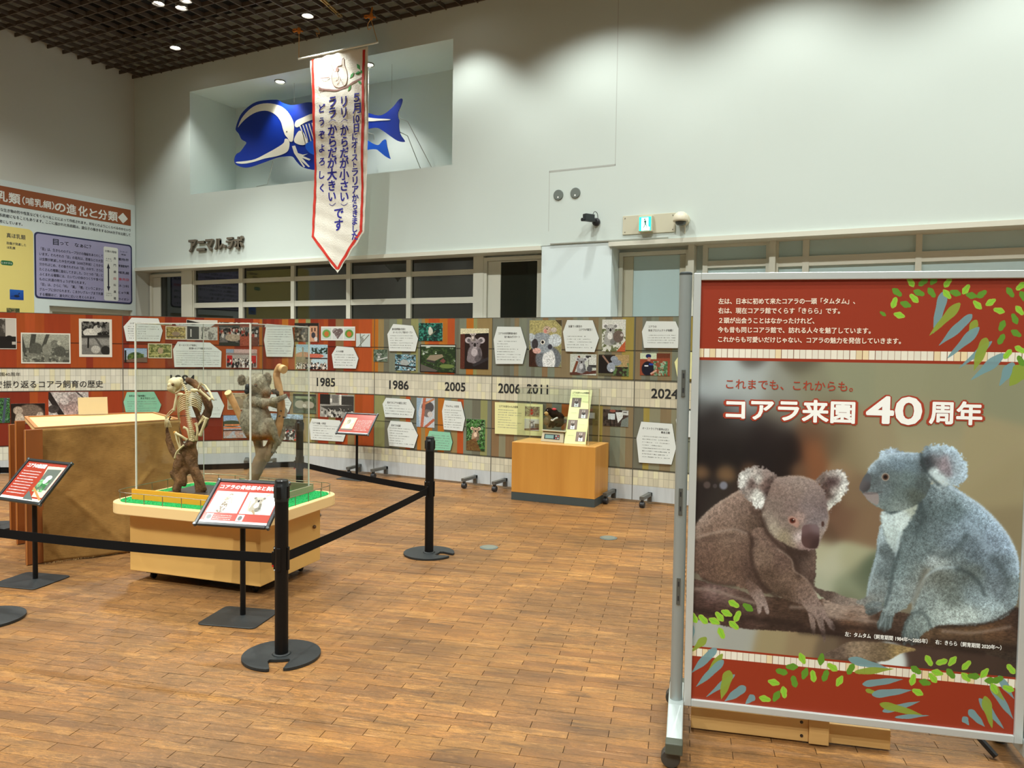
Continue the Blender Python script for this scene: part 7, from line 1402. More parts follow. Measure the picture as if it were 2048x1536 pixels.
M_DRIFT = attr_mat('driftwood', .7, (22, .45), (70, .9))
blob('trunk', prims, M_DRIFT, t, .0065, .020, 22, wc)
mb = MB(TF); mb.box((-.985, .12, .5545), (-.62, .60, .566)); o = mb.build('base_board', mat('base_board', (62, 50, 44), .5), t); bevel(o, .003)
t = thing('koala_skeleton', 'cream koala skeleton climbing the driftwood inside the acrylic case', 'skeleton', sk(400, 900))
M_BN = mat('bone', (224, 206, 164), .5, noise=((40, 40, 40), .4, (196, 168, 116)))
def bone(name, pts, r0, d=None):
    P = [sk(p[0], p[1], p[2] if len(p) > 2 else 0) for p in pts]; n_ = len(P); pp = cat_rom(P, 5, False); m_ = len(pp)
    rr = [KS * r0 * (1 + .55 * (abs(2 * i / (m_ - 1) - 1)) ** 4) for i in range(m_)]; mb = MB(); mb.tube(pp, rr, 10); return mb.build(name, M_BN, t, smooth=True)
sp = cat_rom([(295, 180, -.01), (335, 245, -.01), (362, 330, -.02), (368, 420, -.03), (372, 520, -.03), (385, 610, -.03), (405, 700, -.03), (420, 790, -.02), (428, 870, -.01)], 4, False)
for i in range(0, len(sp) - 1):
    p = sp[i]; r = 15 + 9 * i / len(sp); c_ = sk(*p); mb = MB(); mb.ell(c_, KS * r * .75, 8, 6)
    ex = np.cross(VIEW, (0, 0, 1)); ex /= np.linalg.norm(ex); w_ = KS * r * (1.5 if i > 12 else 1.15)
    mb.tube([c_ - ex * w_ + np.array([0, 0, .003]), c_, c_ + ex * w_ + np.array([0, 0, .003])], [KS * 4, KS * 8, KS * 4], 6); mb.tube([c_, c_ - VIEW * KS * 24 - np.array([0, 0, KS * 8])], [KS * 6, KS * 3], 6); mb.build('vertebra', M_BN, t, smooth=True)
blob('skull', [('e', sk(225, 205, -.01), (KS * 78, KS * 72, KS * 66)), ('e', sk(190, 265, -.03), (KS * 52, KS * 50, KS * 44)), ('e', sk(280, 180, 0), (KS * 40, KS * 40, KS * 46)), ('c', sk(160, 230, -.05), sk(215, 300, -.04), KS * 22, KS * 14), ('c', sk(240, 290, -.0), sk(290, 240, .0), KS * 14, KS * 12)], M_BN, t, .0045, .002, 60)
mb = MB(); mb.ell(sk(202, 222, -.062), (KS * 16, KS * 16, KS * 18), 10, 8); mb.build('eye_socket', mat('socket', (120, 84, 44), .8), t, smooth=True)
bone('jaw', [(175, 290, -.03), (225, 318, -.02), (285, 280, .0), (300, 225, .0)], 11)
for i in range(8):
    y = 335 + i * 23; bone('rib', [(358, y, -.02), (318, y + 8, -.04), (272, y + 45, -.02), (250 + i * 2, y + 95, .03), (275, y + 125, .06)], 6.5)
    y = 300 + i * 22; bone('rib', [(376, y, -.02), (425, y + 6, -.03), (480, y + 30, -.01), (525 - i * 3, y + 62, .03), (545 - i * 4, y + 78, .05)], 6.5)
for c_, r_, nm in ((sk(288, 335, -.03), (KS * 50, KS * 18, KS * 20), 0), (sk(448, 288, -.04), (KS * 62, KS * 20, KS * 22), 1)):
    mb = MB(); mb.ell(c_, r_, 12, 8); mb.build('shoulder_blade', M_BN, t, smooth=True)
bone('upper_arm', [(248, 335, -.02), (232, 420, -.03), (215, 520, -.03)], 13); bone('forearm', [(218, 515, -.03), (170, 560, -.02), (122, 605, 0)], 6); bone('forearm', [(205, 500, -.02), (160, 540, -.01), (118, 592, .01)], 5)
bone('upper_arm', [(502, 285, -.02), (560, 335, -.01), (632, 398, 0)], 14); bone('forearm', [(655, 388, 0), (615, 300, .02), (560, 225, .04)], 7); bone('forearm', [(668, 400, .0), (632, 310, .02), (575, 235, .04)], 6)
for k in range(5):
    bone('finger', [(120 + k * 5, 605, 0), (112 + k * 14, 650, -.02), (118 + k * 17, 710, -.01)], 3.5)
    bone('finger', [(558, 228, .03), (530 - k * 6, 205 + k * 8, .02), (505 - k * 4, 200 + k * 16, .0)], 3.5)
    bone('toe', [(285 + k * 4, 950, -.03), (270 - k * 4, 985, -.03), (250 + k * 8, 1012, -.03)], 4)
    bone('toe', [(485, 700, .0), (505 + k * 6, 660 - k * 4, -.01), (530 + k * 10, 610 + k * 6, 0)], 3.5)
bone('pelvis', [(325, 712, -.02), (365, 730, -.02), (385, 790, -.02), (400, 865, 0)], 13); bone('pelvis', [(460, 660, -.02), (478, 710, -.02), (482, 780, -.02), (470, 855, 0)], 13)
for x, y in ((400, 770), (430, 765), (415, 810), (440, 815), (405, 850), (435, 855)): mb = MB(); mb.ell(sk(x, y, -.01), KS * 19, 8, 6); mb.build('sacrum', M_BN, t, smooth=True)
bone('thigh_bone', [(362, 852, -.02), (300, 810, -.04), (232, 775, -.04)], 14); bone('shin_bone', [(238, 790, -.04), (250, 860, -.04), (282, 945, -.03)], 9); bone('shin_bone', [(268, 800, -.03), (280, 870, -.03), (290, 940, -.03)], 6)
bone('thigh_bone', [(512, 805, -.02), (550, 705, -.03), (590, 600, -.03)], 16); bone('shin_bone', [(565, 590, -.02), (520, 650, -.01), (478, 700, 0)], 8); bone('shin_bone', [(550, 575, -.01), (510, 640, 0), (480, 685, .01)], 5)
bone('foot_bone', [(225, 1060, -.03), (250, 985, -.04), (330, 912, -.03)], 9)
mb = MB(); mb.ell(sk(226, 770, -.04), (KS * 17, KS * 17, KS * 20), 10, 8); mb.build('knee_cap', mat('bone_amber', (206, 142, 54), .5), t, smooth=True)
# ---------------------------------------------------------------- stuffed koala on forked branch
PC = TF.w(-.30, .36, 1.1); DK = depth(PC); KK = 1 / 6.14 / FPX * DK
def kk(x, y, d=0.0): return at(450 + x / 6.14, 710 + y / 6.14, DK + d)
t = thing('tree_branch', 'pale forked branch with sawn ends carrying the stuffed koala', 'branch', kk(340, 1560))
CH = [[(318, 1560, 84, .04), (360, 1460, 80, .04), (430, 1310, 86, .04), (480, 1210, 84, .04), (530, 1170, 70, .03)], [(440, 1260, 62, .05), (420, 1160, 56, .05), (400, 1060, 56, .05)], [(530, 1200, 66, .03), (570, 1090, 60, .04), (625, 980, 54, .05), (665, 860, 52, .05), (682, 740, 48, .05), (690, 620, 50, .05), (680, 500, 50, .05), (655, 380, 52, .05), (632, 260, 46, .05), (640, 200, 44, .04), (672, 150, 50, .03)],
      [(400, 1060, 50, .07), (240, 880, 42, .09), (160, 700, 40, .08), (110, 590, 44, .07), (60, 500, 46, .06)], [(560, 1120, 36, -.01), (540, 1220, 40, -.01), (520, 1290, 30, 0)]]
prims = []
for ch in CH:
    for a_, b_ in zip(ch, ch[1:]): prims.append(('c', kk(a_[0], a_[1], a_[3]), kk(b_[0], b_[1], b_[3]), a_[2] * KK, b_[2] * KK))
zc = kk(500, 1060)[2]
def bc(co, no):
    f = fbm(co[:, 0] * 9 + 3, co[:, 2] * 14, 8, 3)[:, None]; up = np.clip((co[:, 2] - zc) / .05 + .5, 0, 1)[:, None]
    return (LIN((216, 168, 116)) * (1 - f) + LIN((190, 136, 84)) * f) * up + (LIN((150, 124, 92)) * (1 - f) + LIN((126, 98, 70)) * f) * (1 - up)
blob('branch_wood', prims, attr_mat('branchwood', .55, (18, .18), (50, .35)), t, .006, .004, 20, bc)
def cut(x, y, d, r, dx, dy):
    c_ = kk(x, y, d); n_ = kk(x + dx, y + dy, d - .03) - c_; n_ /= np.linalg.norm(n_); a_ = np.cross(n_, (0, 0, 1)); a_ /= np.linalg.norm(a_); F2 = Frame(c_, a_, np.cross(n_, a_)); mb = MB(F2); mb.lathe((0, 0, -.01 if F2.n @ n_ > 0 else -.02), [(r, 0), (r, .028), (r * .9, .03)], 20); mb.build('sawn_end', mat('sawn_wood', (226, 184, 128), .6), t)
cut(708, 172, .015, KK * 52, 60, 30); cut(48, 482, .055, KK * 44, -30, -50)
mb = MB(TF); mb.box((-.50, .14, .5545), (-.125, .60, .566)); o = mb.build('base_board', mat('base_board', (62, 50, 44)), t); bevel(o, .003)
t = thing('stuffed_koala', 'grey brown stuffed koala hugging the pale branch inside the acrylic case', 'koala', kk(400, 1050))
E = lambda x, y, d, rx, ry, rz=None: ('e', kk(x, y, d), (KK * (rx + (rz or rx)) / 2, KK * (rz or rx), KK * ry))
Cp = lambda a_, b_: ('c', kk(*a_[:3]), kk(*b_[:3]), KK * a_[3], KK * b_[3])
body = [E(375, 800, 0, 212, 225, 175), E(365, 610, 0, 150, 135, 130), E(400, 940, 0, 160, 120, 150), E(395, 350, -.005, 165, 130, 125), E(320, 400, -.03, 75, 70, 70), E(300, 425, -.045, 52, 55, 50), E(470, 425, -.01, 95, 75, 80), E(450, 480, -.01, 70, 60, 70), E(505, 450, 0, 70, 80, 60), E(400, 520, .0, 110, 80, 90),
        Cp((340, 560, -.06, 62), (480, 590, -.07, 56)), Cp((480, 590, -.07, 56), (600, 565, -.05, 42)), Cp((600, 565, -.05, 42), (705, 525, -.01, 30)), Cp((705, 525, -.01, 30), (742, 500, .03, 24)),
        Cp((560, 580, .03, 50), (690, 640, .10, 38)), Cp((690, 640, .10, 38), (735, 690, .10, 34)), Cp((735, 690, .10, 34), (728, 750, .07, 26)),
        E(480, 900, -.06, 125, 118, 70), Cp((540, 830, -.06, 60), (590, 950, -.05, 52)), Cp((500, 960, -.05, 62), (600, 1000, -.04, 52)), Cp((600, 1000, -.04, 50), (640, 1060, -.02, 34)), Cp((640, 1060, -.02, 34), (610, 1140, -.01, 28)), Cp((610, 1140, -.01, 28), (592, 1180, -.01, 26)),
        Cp((600, 940, .06, 50), (700, 920, .09, 44)), Cp((700, 920, .09, 44), (690, 1000, .08, 40)), Cp((690, 1000, .08, 40), (650, 1090, .05, 32))]
c_h = kk(400, 350); c_bot = kk(420, 1010); c_ch = kk(500, 470, -.04)
def kc(co, no):
    n_ = len(co); f = fbm(co[:, 0] * 60 + co[:, 1] * 40, co[:, 2] * 60, 5, 3)[:, None]; c = LIN((112, 102, 86)) * (1 - f) + LIN((216, 204, 178)) * f
    k = np.exp(-((co[:, 2] - c_bot[2]) / .03) ** 2)[:, None] * (np.linalg.norm(co[:, :2] - c_bot[:2], axis=1) < .13)[:, None]; c = c * (1 - k) + LIN((176, 108, 44)) * k
    k = np.exp(-(np.linalg.norm(co - c_ch, axis=1) / .028) ** 2)[:, None]; c = c * (1 - k * .8) + LIN((196, 136, 80)) * k * .8
    k = (np.exp(-(np.linalg.norm(co - kk(530, 400, -.05), axis=1) / .022) ** 2))[:, None]; return c * (1 - k * .8) + LIN((226, 214, 190)) * k * .8
M_FUR = attr_mat('koala_fur', .95, (140, .22), (260, 1.0), .1)
bo = blob('body', body, M_FUR, t, .006, .004, 60, kc)
me = bo.data
def tufts(o, count, Ln, wd, name, seed, droop=.5, colfn=kc, parent=None):
    me = o.data; n_ = len(me.vertices); co = np.zeros(n_ * 3); me.vertices.foreach_get('co', co); co = co.reshape(-1, 3); no = np.zeros(n_ * 3); me.vertices.foreach_get('normal', no); no = no.reshape(-1, 3)
    rs_ = np.random.RandomState(seed); idx = rs_.randint(0, n_, count); p = co[idx] + rs_.randn(count, 3) * .002; nn = no[idx] + rs_.randn(count, 3) * .35 + np.array([0, 0, -droop]); nn /= np.linalg.norm(nn, axis=1)[:, None]
    si = np.cross(nn, rs_.randn(count, 3)); si /= np.linalg.norm(si, axis=1)[:, None]; L = Ln * (.5 + rs_.rand(count, 1)); V_ = np.stack([p - si * wd, p + si * wd, p + nn * L], 1).reshape(-1, 3)
    m2 = bpy.data.meshes.new(name); m2.from_pydata(V_.tolist(), [], [(3 * i, 3 * i + 1, 3 * i + 2) for i in range(count)]); C = colfn(p, nn) * (.85 + rs_.rand(count, 1) * .6); C = np.repeat(np.concatenate([C, np.ones((count, 1))], 1), 3, 0)
    ca = m2.color_attributes.new('Col', 'FLOAT_COLOR', 'POINT'); ca.data.foreach_set('color', C.astype(np.float32).ravel()); m2.materials.append(M_FUR); o2 = bpy.data.objects.new(name, m2); COL.objects.link(o2); attach(o2, parent or t); o2['kind'] = 'stuff'; return o2
tufts(bo, 14000, .0055, .0013, 'fur', 3, .15)
def earc(co, no):
    f = fbm(co[:, 0] * 80, co[:, 2] * 80, 5, 2)[:, None]; return LIN((122, 108, 92)) * (1 - f) + LIN((200, 184, 160)) * f
for x, y, rx, ry in ((205, 308, 62, 62), (520, 300, 72, 80)):
    e_ = blob('ear', [E(x, y, .0, rx, ry, 32)], M_FUR, t, .005, .003, 60, earc); tufts(e_, 1500, .008, .0011, 'ear_fur', int(x), .2, earc)
M_NOSE = mat('koala_nose', (40, 40, 42), .6, spec=.3)
blob('nose', [E(276, 400, -.09, 36, 46, 26), E(268, 445, -.09, 40, 36, 28), E(284, 375, -.085, 28, 24, 22)], M_NOSE, t, .004)
for x, y, d in ((378, 372, -.083), (308, 362, -.085)):
    mb = MB(); mb.ell(kk(x, y, d - .004), KK * 19, 12, 8); mb.build('eye', mat('koala_eye', (96, 58, 24), .1, coat=.5), t, smooth=True)
    if x > 350: mb = MB(); mb.ell(kk(x - 2, y + 2, d - .012), KK * 10, 10, 6); mb.build('pupil', M_CAST, t, smooth=True)
for P in (((742, 500, .03), (766, 490, .02)), ((735, 512, .02), (762, 520, .01)), ((600, 440, .0), (640, 420, -.01)), ((590, 470, .0), (625, 480, -.01)), ((690, 745, .04), (655, 760, .01)), ((715, 765, .04), (745, 775, .02)), ((700, 690, .04), (668, 690, .0)), ((585, 1190, -.02), (570, 1205, -.02)), ((605, 1195, -.02), (600, 1215, -.02)), ((620, 1190, -.02), (632, 1208, -.02))):
    mb = MB(); a_, b_ = kk(*P[0]), kk(*P[1]); mb.tube([a_, (a_ + b_) / 2 + np.array([0, 0, .003]), b_], [KK * 9, KK * 8, KK * 2], 8); mb.build('claw', M_CAST, t, smooth=True)
blob('paw', [Cp((590, 440, .0, 24), (640, 460, .0, 26)), Cp((640, 460, .0, 24), (650, 500, .01, 18))], mat('paw_dark', (64, 50, 38), .8), t, .004)

# ================================================================ BURLAP COVERED BOX AND WOODEN SCREEN
zt = .985; Q = [fl(70, 856, zt), fl(361, 838.5, zt), fl(309, 824.5, zt), fl(49, 833, zt)]   # front left, front right, back right, back left
A_, B_, Cc, Dd = Q; t = thing('transport_box', 'large box with tilted plywood top, its front hung with brown burlap', 'box', ((A_ + Cc) / 2) * np.array([1, 1, 0]))
cen = (A_ + B_ + Cc + Dd) / 4
inn = lambda P, k, z: np.array([*(cen[:2] + (P[:2] - cen[:2]) * k), z])
def hull(b0, b1, mb):
    n = len(b0); i0 = [mb.v(p) for p in b0]; i1 = [mb.v(p) for p in b1]; mb.f(i0[::-1]); mb.f(i1)
    for i in range(n): j = (i + 1) % n; mb.f((i0[i], i0[j], i1[j], i1[i]))
    return mb
M_PLY = mat('plywood', (226, 190, 128), .5, noise=((2, 9, 9), .4, (210, 168, 104)))
mb = MB(); hull([inn(P, .90, .02) for P in Q], [inn(P, .90, zt - .035) for P in Q], mb); mb.build('box_body', mat('box_brown', (142, 88, 42), .6, noise=((2, 2, 20), .4, (112, 66, 30))), t)
mb = MB(); hull([inn(P, 1.0, zt - .034) for P in Q], [inn(P, 1.0, zt - .006) for P in Q], mb); mb.build('plywood_top', M_PLY, t)
M_RIM = mat('rim_brown', (168, 112, 62), .5)
for i in range(4):
    j = (i + 1) % 4; mb = MB(); hull([inn(Q[i], 1.004, zt - .0065), inn(Q[j], 1.004, zt - .0065), inn(Q[j], .955, zt - .0065), inn(Q[i], .955, zt - .0065)], [inn(Q[i], 1.004, zt + .004), inn(Q[j], 1.004, zt + .004), inn(Q[j], .955, zt + .004), inn(Q[i], .955, zt + .004)], mb); mb.build('edge_batten', M_RIM, t)
m = bpy.data.materials.new('burlap'); m.use_nodes = True; nt = m.node_tree; b = nt.nodes['Principled BSDF']; b.inputs['Roughness'].default_value = .95; b.inputs['Specular IOR Level'].default_value = .1
tc = nt.nodes.new('ShaderNodeTexCoord')
def nz(sc, s, d=4):
    mp = nt.nodes.new('ShaderNodeMapping'); mp.inputs['Scale'].default_value = sc; nt.links.new(tc.outputs['UV'], mp.inputs[0]); n = nt.nodes.new('ShaderNodeTexNoise'); n.inputs['Scale'].default_value = s; n.inputs['Detail'].default_value = d; nt.links.new(mp.outputs[0], n.inputs['Vector']); return n.outputs[0]
h1, h2, bl2 = nz((26, 380, 1), 1, 3), nz((380, 30, 1), 1, 3), nz((2.2, 1.6, 1), 2, 5)
c = nmix(nramp(bl2, .35, .68), rgb(148, 110, 60), rgb(118, 86, 46)); c = nmix(nramp(h1, .5, .72, 0, .5), c, rgb(84, 60, 32)); c = nmix(nramp(h2, .58, .78, 0, .25), c, rgb(156, 120, 70)); nt.links.new(c, b.inputs['Base Color'])
bp = nt.nodes.new('ShaderNodeBump'); bp.inputs['Strength'].default_value = .5; bp.inputs['Distance'].default_value = .004; nt.links.new(h1, bp.inputs['Height']); nt.links.new(bp.outputs[0], b.inputs['Normal'])
dF = (B_ - A_); dF[2] = 0; LF = np.linalg.norm(dF); dF /= LF; nF = np.array([dF[1], -dF[0], 0])
b0 = fl(89, 1129) ; b1 = fl(258, 1104.6); dB = (b1 - b0); dB /= np.linalg.norm(dB)
me_v, me_f, uvs = [], [], []; NU, NV = 70, 60
top0 = A_ + dF * .015 + nF * .006; botR = b0 + dB * LF * .985
for j in range(NV + 1):
    v = j / NV
    for i in range(NU + 1):
        u = i / NU; pt = top0 + dF * LF * .975 * u; pb = b0 + (botR - b0) * u; vv = v ** 1.15
        p = pt * (1 - vv) + pb * vv; p[2] = (zt - .012) * (1 - v) + .012 * v + (.02 * fbm(np.array([u * 22.]), np.array([3.]), 2, 3)[0] - .01) * (v > .985)
        off = .016 * math.sin(u * 9 + v * 4) * v + .018 * (fbm(np.array([u * 3 + v * 2.]), np.array([v * 3 - u]), 6, 3)[0] - .5) * 2 * v + .007 * (fbm(np.array([u * 12.]), np.array([v * 10.]), 9, 3)[0] - .5) * 2
        rid = abs((u - .25) - (v - .62) * .75); off += .010 * math.exp(-(rid / .02) ** 2) * (v > .5) * (u > .15) * (u < .62) + .012 * math.exp(-((u + v * .9 - 1.08) / .018) ** 2) * (v > .36) * (v < .62)
        me_v.append(p + nF * (off + .008)); uvs.append((u, 1 - v))
mb = MB(); ids = [mb.v(p) for p in me_v]
for j in range(NV):
    for i in range(NU):
        q = (ids[(j + 1) * (NU + 1) + i], ids[(j + 1) * (NU + 1) + i + 1], ids[j * (NU + 1) + i + 1], ids[j * (NU + 1) + i]); mb.f(q, [uvs[k] for k in q])
o = mb.build('burlap_cloth', m, t, smooth=True); sd = o.modifiers.new('s', 'SOLIDIFY'); sd.thickness = .003
mb = MB(); rs = random.Random(3)
for k in range(260):
    u = rs.random(); p = b0 + (botR - b0) * u + nF * (.012 + rs.uniform(-.006, .01)); L = rs.uniform(.006, .018); d = dB * rs.uniform(-.5, .5) * L; q = p + d + nF * L * .5
    mb.f([mb.v((p[0] - .0012, p[1], .014)), mb.v((p[0] + .0012, p[1], .014)), mb.v((q[0], q[1], .002))])
mb.build('frayed_threads', mat('thread', (206, 170, 110), .9), t, kind='stuff')
# screen of hinged boards beside the box
M_SCR = mat('screen_wood', (140, 78, 30), .45, noise=((8, 8, 1.5), .5, (112, 58, 22)))
t = thing('folding_screen', 'hinged reddish wooden boards standing at the left end of the burlap box', 'screen', fl(60, 1130))
for (xa, xb, yb_, ytop, dep) in ((53, 84, 1132, 860, 0), (34, 51, 1090, 842, 0), (21, 33, 1064, 849, 0)):
    p0 = fl(xa, yb_); d = ray((xa + xb) / 2, 700); d[2] = 0; d /= np.linalg.norm(d); s_ = np.array([d[1], -d[0], 0]); D_ = depth(p0); w_ = (xb - xa) / FPX * D_; h = plane_pt(xa, ytop, p0, d)[2]
    F2 = Frame(p0 + np.array([0, 0, 0]), s_ + d * .25, (0, 0, 1)); mb = MB(F2); mb.box((0, .004, -.028), (w_ * 1.02, h, .0)); o = mb.build('board', M_SCR, t); bevel(o, .003)
    mb = MB(F2); mb.box((.0, .004, .0005), (.006, h, .004)); mb.build('edge_bead', mat('bead', (196, 124, 60), .4), t)
# acrylic sign holder on the plywood
P0, P1 = fl(157, 831, zt + .0), fl(216, 829, zt + .0); d = P1 - P0; d[2] = 0; L = np.linalg.norm(d); u_ = d / L; hn = np.array([-u_[1], u_[0], 0]); vv = hn * .22 + np.array([0, 0, 1.]); vv /= np.linalg.norm(vv)
F2 = Frame(P0 + np.array([0, 0, .002]), u_, vv); t = thing('sign_holder', 'small acrylic sign holder with a blank beige back, on the plywood top', 'sign holder', P0)
hh = .155; mb = MB(F2); mb.box((0, .006, -.002), (L, hh, .002)); o = mb.build('beige_card', mat('beige_card', (232, 204, 160), .4), t)
mb = MB(F2); mb.box((-.004, .002, .0025), (L + .004, hh + .006, .0045)); mb.build('front_sheet', M_ACR, t)
mb = MB(Frame(P0 + np.array([0, 0, .0045]), u_, hn)); mb.box((.005, -.05, 0), (L - .005, .03, .003)); mb.build('holder_foot', M_ACR, t)

# ================================================================ PODIUM
PD0, PD1 = fl(1024, 884, .62), fl(1191, 895, .62); pu = PD1 - PD0; pl = np.linalg.norm(pu); DF_ = Frame((PD0[0], PD0[1], 0), pu, (-pu[1], pu[0], 0)); dd = .47
t = thing('podium', 'orange wood grained podium with dark grey plinth before the display panels', 'podium', DF_.w(pl / 2, dd / 2, 0))
M_CHERRY = mat('cherry_wood', (204, 146, 66), .38, noise=((7, 7, .5), .6, (176, 114, 42)))
mb = MB(DF_); mb.box((0, 0, .085), (pl, dd, .62)); o = mb.build('cabinet', M_CHERRY, t); bevel(o, .0015, 1)
mb = MB(DF_); mb.box((.002, .002, .62), (pl - .002, dd - .002, .6225)); mb.build('top_sheet', mat('cherry_top', (224, 166, 92), .3), t)
mb = MB(DF_); mb.box((0, 0, .001), (pl, dd, .084)); mb.build('plinth', mat('plinth_grey', (60, 70, 70), .5), t)
t = thing('small_acrylic_case', 'clear acrylic case on the podium over the scale and plush toy', 'display case', DF_.w(pl / 2, dd / 2, .623))
gx0 = (DF_.O, ); ga = fl(1065, 876, .623); gb_ = fl(1173, 893, .623); gc_ = fl(1196, 886, .623)
loc = lambda p: np.array([(p - DF_.O) @ DF_.u, (p - DF_.O) @ DF_.v])
x0, x1, y0, y1 = .03, loc(gb_)[0], .06, .43; z0, z1 = .6235, 1.20
for a_, b_ in (((x0, y0, z0), (x1, y0 + .005, z1)), ((x0, y1 - .005, z0), (x1, y1, z1)), ((x0, y0 + .005, z0), (x0 + .005, y1 - .005, z1)), ((x1 - .005, y0 + .005, z0), (x1, y1 - .005, z1)), ((x0, y0, z1), (x1, y1, z1 + .005))):
    mb = MB(DF_); mb.box(a_, b_); mb.build('panel', M_ACR, t)
for x, y, r in ((x1, y0, .0028), (x1, y1, .0028), (x0, y1, .0022)):
    mb = MB(DF_); mb.box((x - r, y - r, z0), (x + r, y + r, z1)); mb.build('corner_edge', mat('case_edge', (196, 180, 140), .3), t)
# scale
q = lambda x, y: (1040 + x / 7.315, 800 + y / 7.315)
sa, sb = fl(*q(298, 605), .623), fl(*q(632, 632), .623); SFm = Frame((sa[0], sa[1], .6235), sb - sa, (0, 0, 1)); sw = np.linalg.norm(sb - sa)
t = thing('weighing_scale', 'cream electronic weighing scale with blue display on the podium', 'scale', sa)
zs = lambda y, x=470: (plane_pt(*q(x, y), SFm.O, SFm.n) - SFm.O)[2]
M_SC = mat('scale_cream', (222, 214, 192), .4); zh = zs(480); mb = MB(SFm)
b0_ = [(0, 0, 0), (sw, 0, 0), (sw, 0, -.22), (0, 0, -.22)]; b1_ = [(.012, zh, -.022), (sw - .012, zh, -.022), (sw - .012, zh, -.21), (.012, zh, -.21)]
i0 = [mb.v(p) for p in b0_]; i1 = [mb.v(p) for p in b1_]; mb.f(i0[::-1]); mb.f(i1)
for i in range(4): j = (i + 1) % 4; mb.f((i0[i], i0[j], i1[j], i1[i]))
o = mb.build('housing', M_SC, t); bevel(o, .006)
slope = lambda x, y, e=.0008: (x, y, -.022 * y / zh + e)
def sq(mb, xa, ya, xb, yb, e): mb.f([mb.v(slope(xa, ya, e)), mb.v(slope(xb, ya, e)), mb.v(slope(xb, yb, e)), mb.v(slope(xa, yb, e))])
mb = MB(SFm); sq(mb, sw * .15, zh * .30, sw * .82, zh * .82, .0012); mb.build('control_panel', mat('panel_navy', (52, 62, 76), .3), t)
mb = MB(SFm); sq(mb, sw * .19, zh * .38, sw * .56, zh * .74, .0020); mb.build('lcd', mat('lcd', (150, 190, 196), .15), t)
for i in range(2):
    for j in range(2): mb = MB(SFm); sq(mb, sw * (.63 + i * .09), zh * (.37 + j * .22), sw * (.70 + i * .09), zh * (.52 + j * .22), .0020); mb.build('button', mat('btn%d' % ((i + j) % 2), ((206, 120, 120), (196, 206, 210))[(i + j) % 2], .4), t)
mb = MB(SFm); mb.box((.02, zh + .001, -.19), (sw - .01, zh + .012, -.02)); mb.build('neck', mat('scale_neck', (120, 104, 80), .5), t)
zp = zh + .013; mb = MB(SFm); mb.box((.006, zp, -.215), (sw + .012, zp + .014, -.005)); o = mb.build('platter', M_SC, t); bevel(o, .004)
t = thing('acrylic_tray', 'small clear acrylic tray on the scale holding the plush toy', 'tray', SFm.w(sw / 2, zp + .015, -.1))
ty = zp + .0155; tx0, tx1 = .018, sw - .0; th_ = zs(240) - ty
for a_, b_ in (((tx0, ty, -.195), (tx1, ty + .003, -.015)), ((tx0, ty + .003, -.018), (tx1, ty + th_, -.015)), ((tx0, ty + .003, -.195), (tx1, ty + th_, -.192)), ((tx0, ty + .003, -.192), (tx0 + .003, ty + th_, -.018)), ((tx1 - .003, ty + .003, -.192), (tx1, ty + th_, -.018))):
    mb = MB(SFm); mb.box(a_, b_); mb.build('tray_panel', M_ACR, t)
PC = SFm.w(sw / 2, ty + .06, -.105); DP = depth(PC); KP_ = 1 / 7.315 / FPX * DP
def pk(x, y, d=0.0): return at(*q(x, y), DP + d)
t = thing('plush_toy', 'black plush animal with tan snout and red back patch, sitting on the scale', 'plush toy', pk(500, 400))
Ep = lambda x, y, d, rx, ry, rz: ('e', pk(x, y, d), (KP_ * (rx + rz) / 2, KP_ * rz, KP_ * ry))
def plc(co, no):
    f = fbm(co[:, 0] * 90, co[:, 2] * 90, 5, 2)[:, None]; c = LIN((20, 14, 12)) * (1 - f) + LIN((52, 36, 28)) * f
    k = np.clip((pk(500, 250)[2] - co[:, 2]) / .02, 0, 1)[:, None]; return c * (1 - k) + (LIN((74, 56, 36)) * f + LIN((50, 38, 26)) * (1 - f)) * k
blob('body', [Ep(425, 165, 0, 62, 55, 50), Ep(500, 200, 0, 80, 70, 60), Ep(570, 250, .01, 70, 75, 60), Ep(560, 320, .01, 100, 80, 70), Ep(640, 300, .02, 50, 50, 40), ('c', pk(600, 225, .01), pk(655, 270, .02), KP_ * 34, KP_ * 14), ('c', pk(470, 300, -.03), pk(430, 385, -.03), KP_ * 30, KP_ * 20), ('c', pk(520, 330, -.03), pk(480, 395, -.03), KP_ * 30, KP_ * 18)], attr_mat('plush', .95, (160, .3), (300, .6), .1), t, .005, .002, 60, plc)
blob('snout', [Ep(385, 200, -.02, 36, 32, 32), Ep(400, 190, -.01, 30, 34, 30)], mat('plush_tan', (186, 150, 92), .9), t, .004)
blob('belly', [Ep(385, 310, -.01, 50, 62, 34)], mat('plush_belly', (140, 116, 84), .9), t, .005)
blob('back_patch', [Ep(500, 135, -.02, 44, 20, 26)], mat('plush_red', (206, 70, 74), .9), t, .004)
mb = MB(); mb.tube(cat_rom([pk(452, 290, -.075), pk(480, 300, -.08), pk(510, 275, -.08), pk(550, 260, -.07)], 4, False), KP_ * 12, 8); mb.build('collar_stripe', mat('plush_white', (222, 216, 208), .9), t, smooth=True)
mb = MB(); mb.ell(pk(352, 208, -.045), (KP_ * 12, KP_ * 12, KP_ * 12), 10, 8); mb.build('nose', M_CAST, t, smooth=True)
mb = MB(); mb.ell(pk(402, 148, -.045), KP_ * 8, 10, 8); mb.build('eye', mat('toy_eye', (150, 150, 150), .1), t, smooth=True)
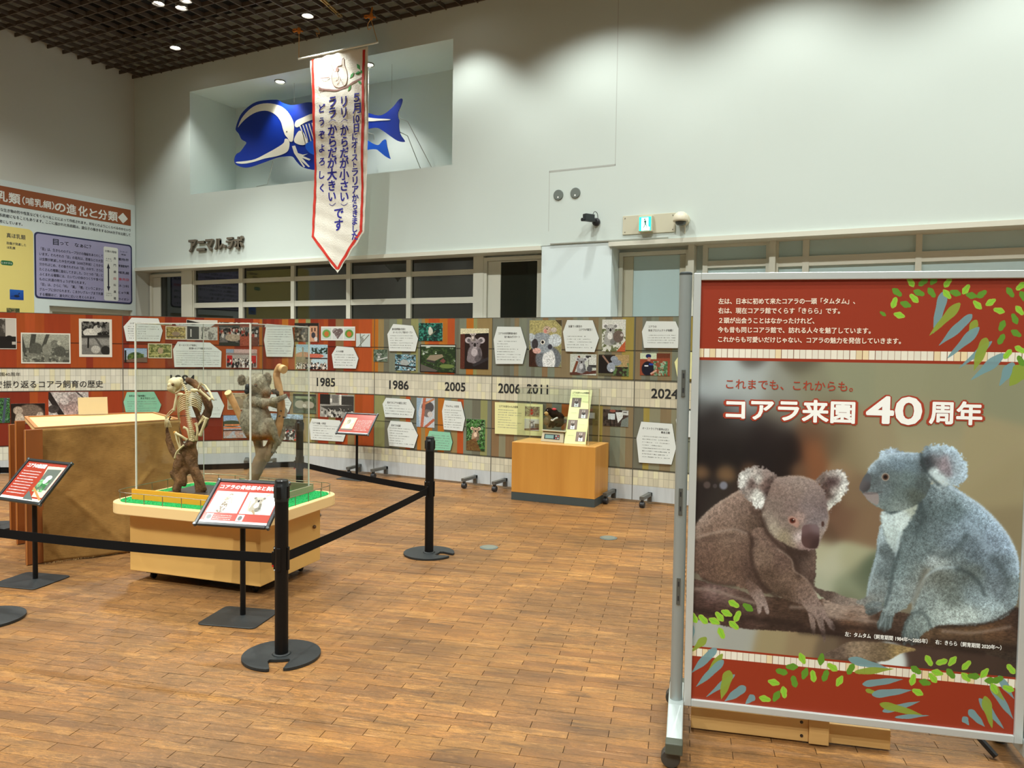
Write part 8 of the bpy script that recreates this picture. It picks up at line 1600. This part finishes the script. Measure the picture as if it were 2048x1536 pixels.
# leaning yellow board
bl_p, br_p = fl(1128, 887, .624), fl(1171.4, 889, .624); uu = br_p - bl_p; uu[2] = 0; wY = np.linalg.norm(uu); uu /= wY; hn = np.array([-uu[1], uu[0], 0])
rr_ = ray(1143, 778.6); t_ = ((bl_p - CAM) @ uu) / (rr_ @ uu); tl_p = CAM + rr_ * t_; vY = tl_p - bl_p; hY = np.linalg.norm(vY); vY /= hY
YF = Frame(bl_p, uu, vY); t = thing('yellow_board', 'tall pale yellow photo board leaning on the podium beside the scale', 'board', (bl_p + br_p) / 2)
mb = MB(YF); mb.box((0, 0, -.005), (wY, hY, 0)); o = mb.build('board_sheet', M_YELL, t)
mb = MB(YF); mb.box((.0, .0, -.0062), (wY, hY, -.0052)); mb.build('board_back', mat('board_buff', (190, 180, 130), .6), t)
for i, (fx, fy) in enumerate(((.10, .665), (.50, .46), (.06, .255), (.50, .045))):
    pp = Pic(90, 84, (120, 100, 92)).r(.3, .55, .75, .9, (224, 228, 226)).e(.52, .42, .16, .2, (50, 36, 32) if i != 3 else (60, 50, 48)).e(.52, .25, .12, .12, (150, 130, 120)).l(.4, .1, .35, .3, .05, (196, 190, 190)).l(.6, .1, .62, .3, .05, (196, 190, 190)).r(.42, .75, .6, .8, (30, 30, 34)); pp.a *= 1 + .1 * i - .1
    mb = MB(YF); mb.quad([(fx * wY, fy * hY, .0012), ((fx + .44) * wY, fy * hY, .0012), ((fx + .44) * wY, (fy + .175) * hY, .0012), (fx * wY, (fy + .175) * hY, .0012)]); mb.build('photo_print', image_mat('print_weigh', pp.a), t)
mb = MB(YF); mb.text('コアラの赤ちゃんの体重測定', .07 * wY, hY * .915, .030, wY * .84, z=.001, fat=.02); mb.build('title_text', M_INK, t)
mb = MB(YF); dashes(mb, YF, .07 * wY, hY * .865, .92 * wY, hY * .905, 2, 4, .001)
for fx, fy in ((.60, .74), (.12, .53), (.56, .32), (.12, .12)): dashes(mb, YF, fx * wY, fy * hY, (fx + .3) * wY, (fy + .04) * hY, 2, 9, .001)
mb.build('body_text', M_INKG, t, kind='stuff')
# floor outlets
for x, y, lb in ((978, 1095, 'round grey floor outlet nearer the centre barrier post'), (1217, 1076, 'round grey floor outlet nearer the poster stand')):
    p = fl(x, y); t = thing('floor_outlet', lb, 'floor outlet', p, 'round floor outlets'); mb = MB(Frame((p[0], p[1], 0), (1, 0, 0), (0, 1, 0))); mb.lathe((0, 0, -.004), [(.075, 0), (.075, .007), (.070, .0085)], 28); mb.build('rim', mat('outlet_rim', (112, 122, 118), .4, .4), t)
    mb = MB(Frame((p[0], p[1], 0), (1, 0, 0), (0, 1, 0))); mb.lathe((0, 0, .0045), [(.058, 0), (.058, .0015)], 24); mb.build('cover', mat('outlet_cover', (128, 132, 120), .4, .3), t)
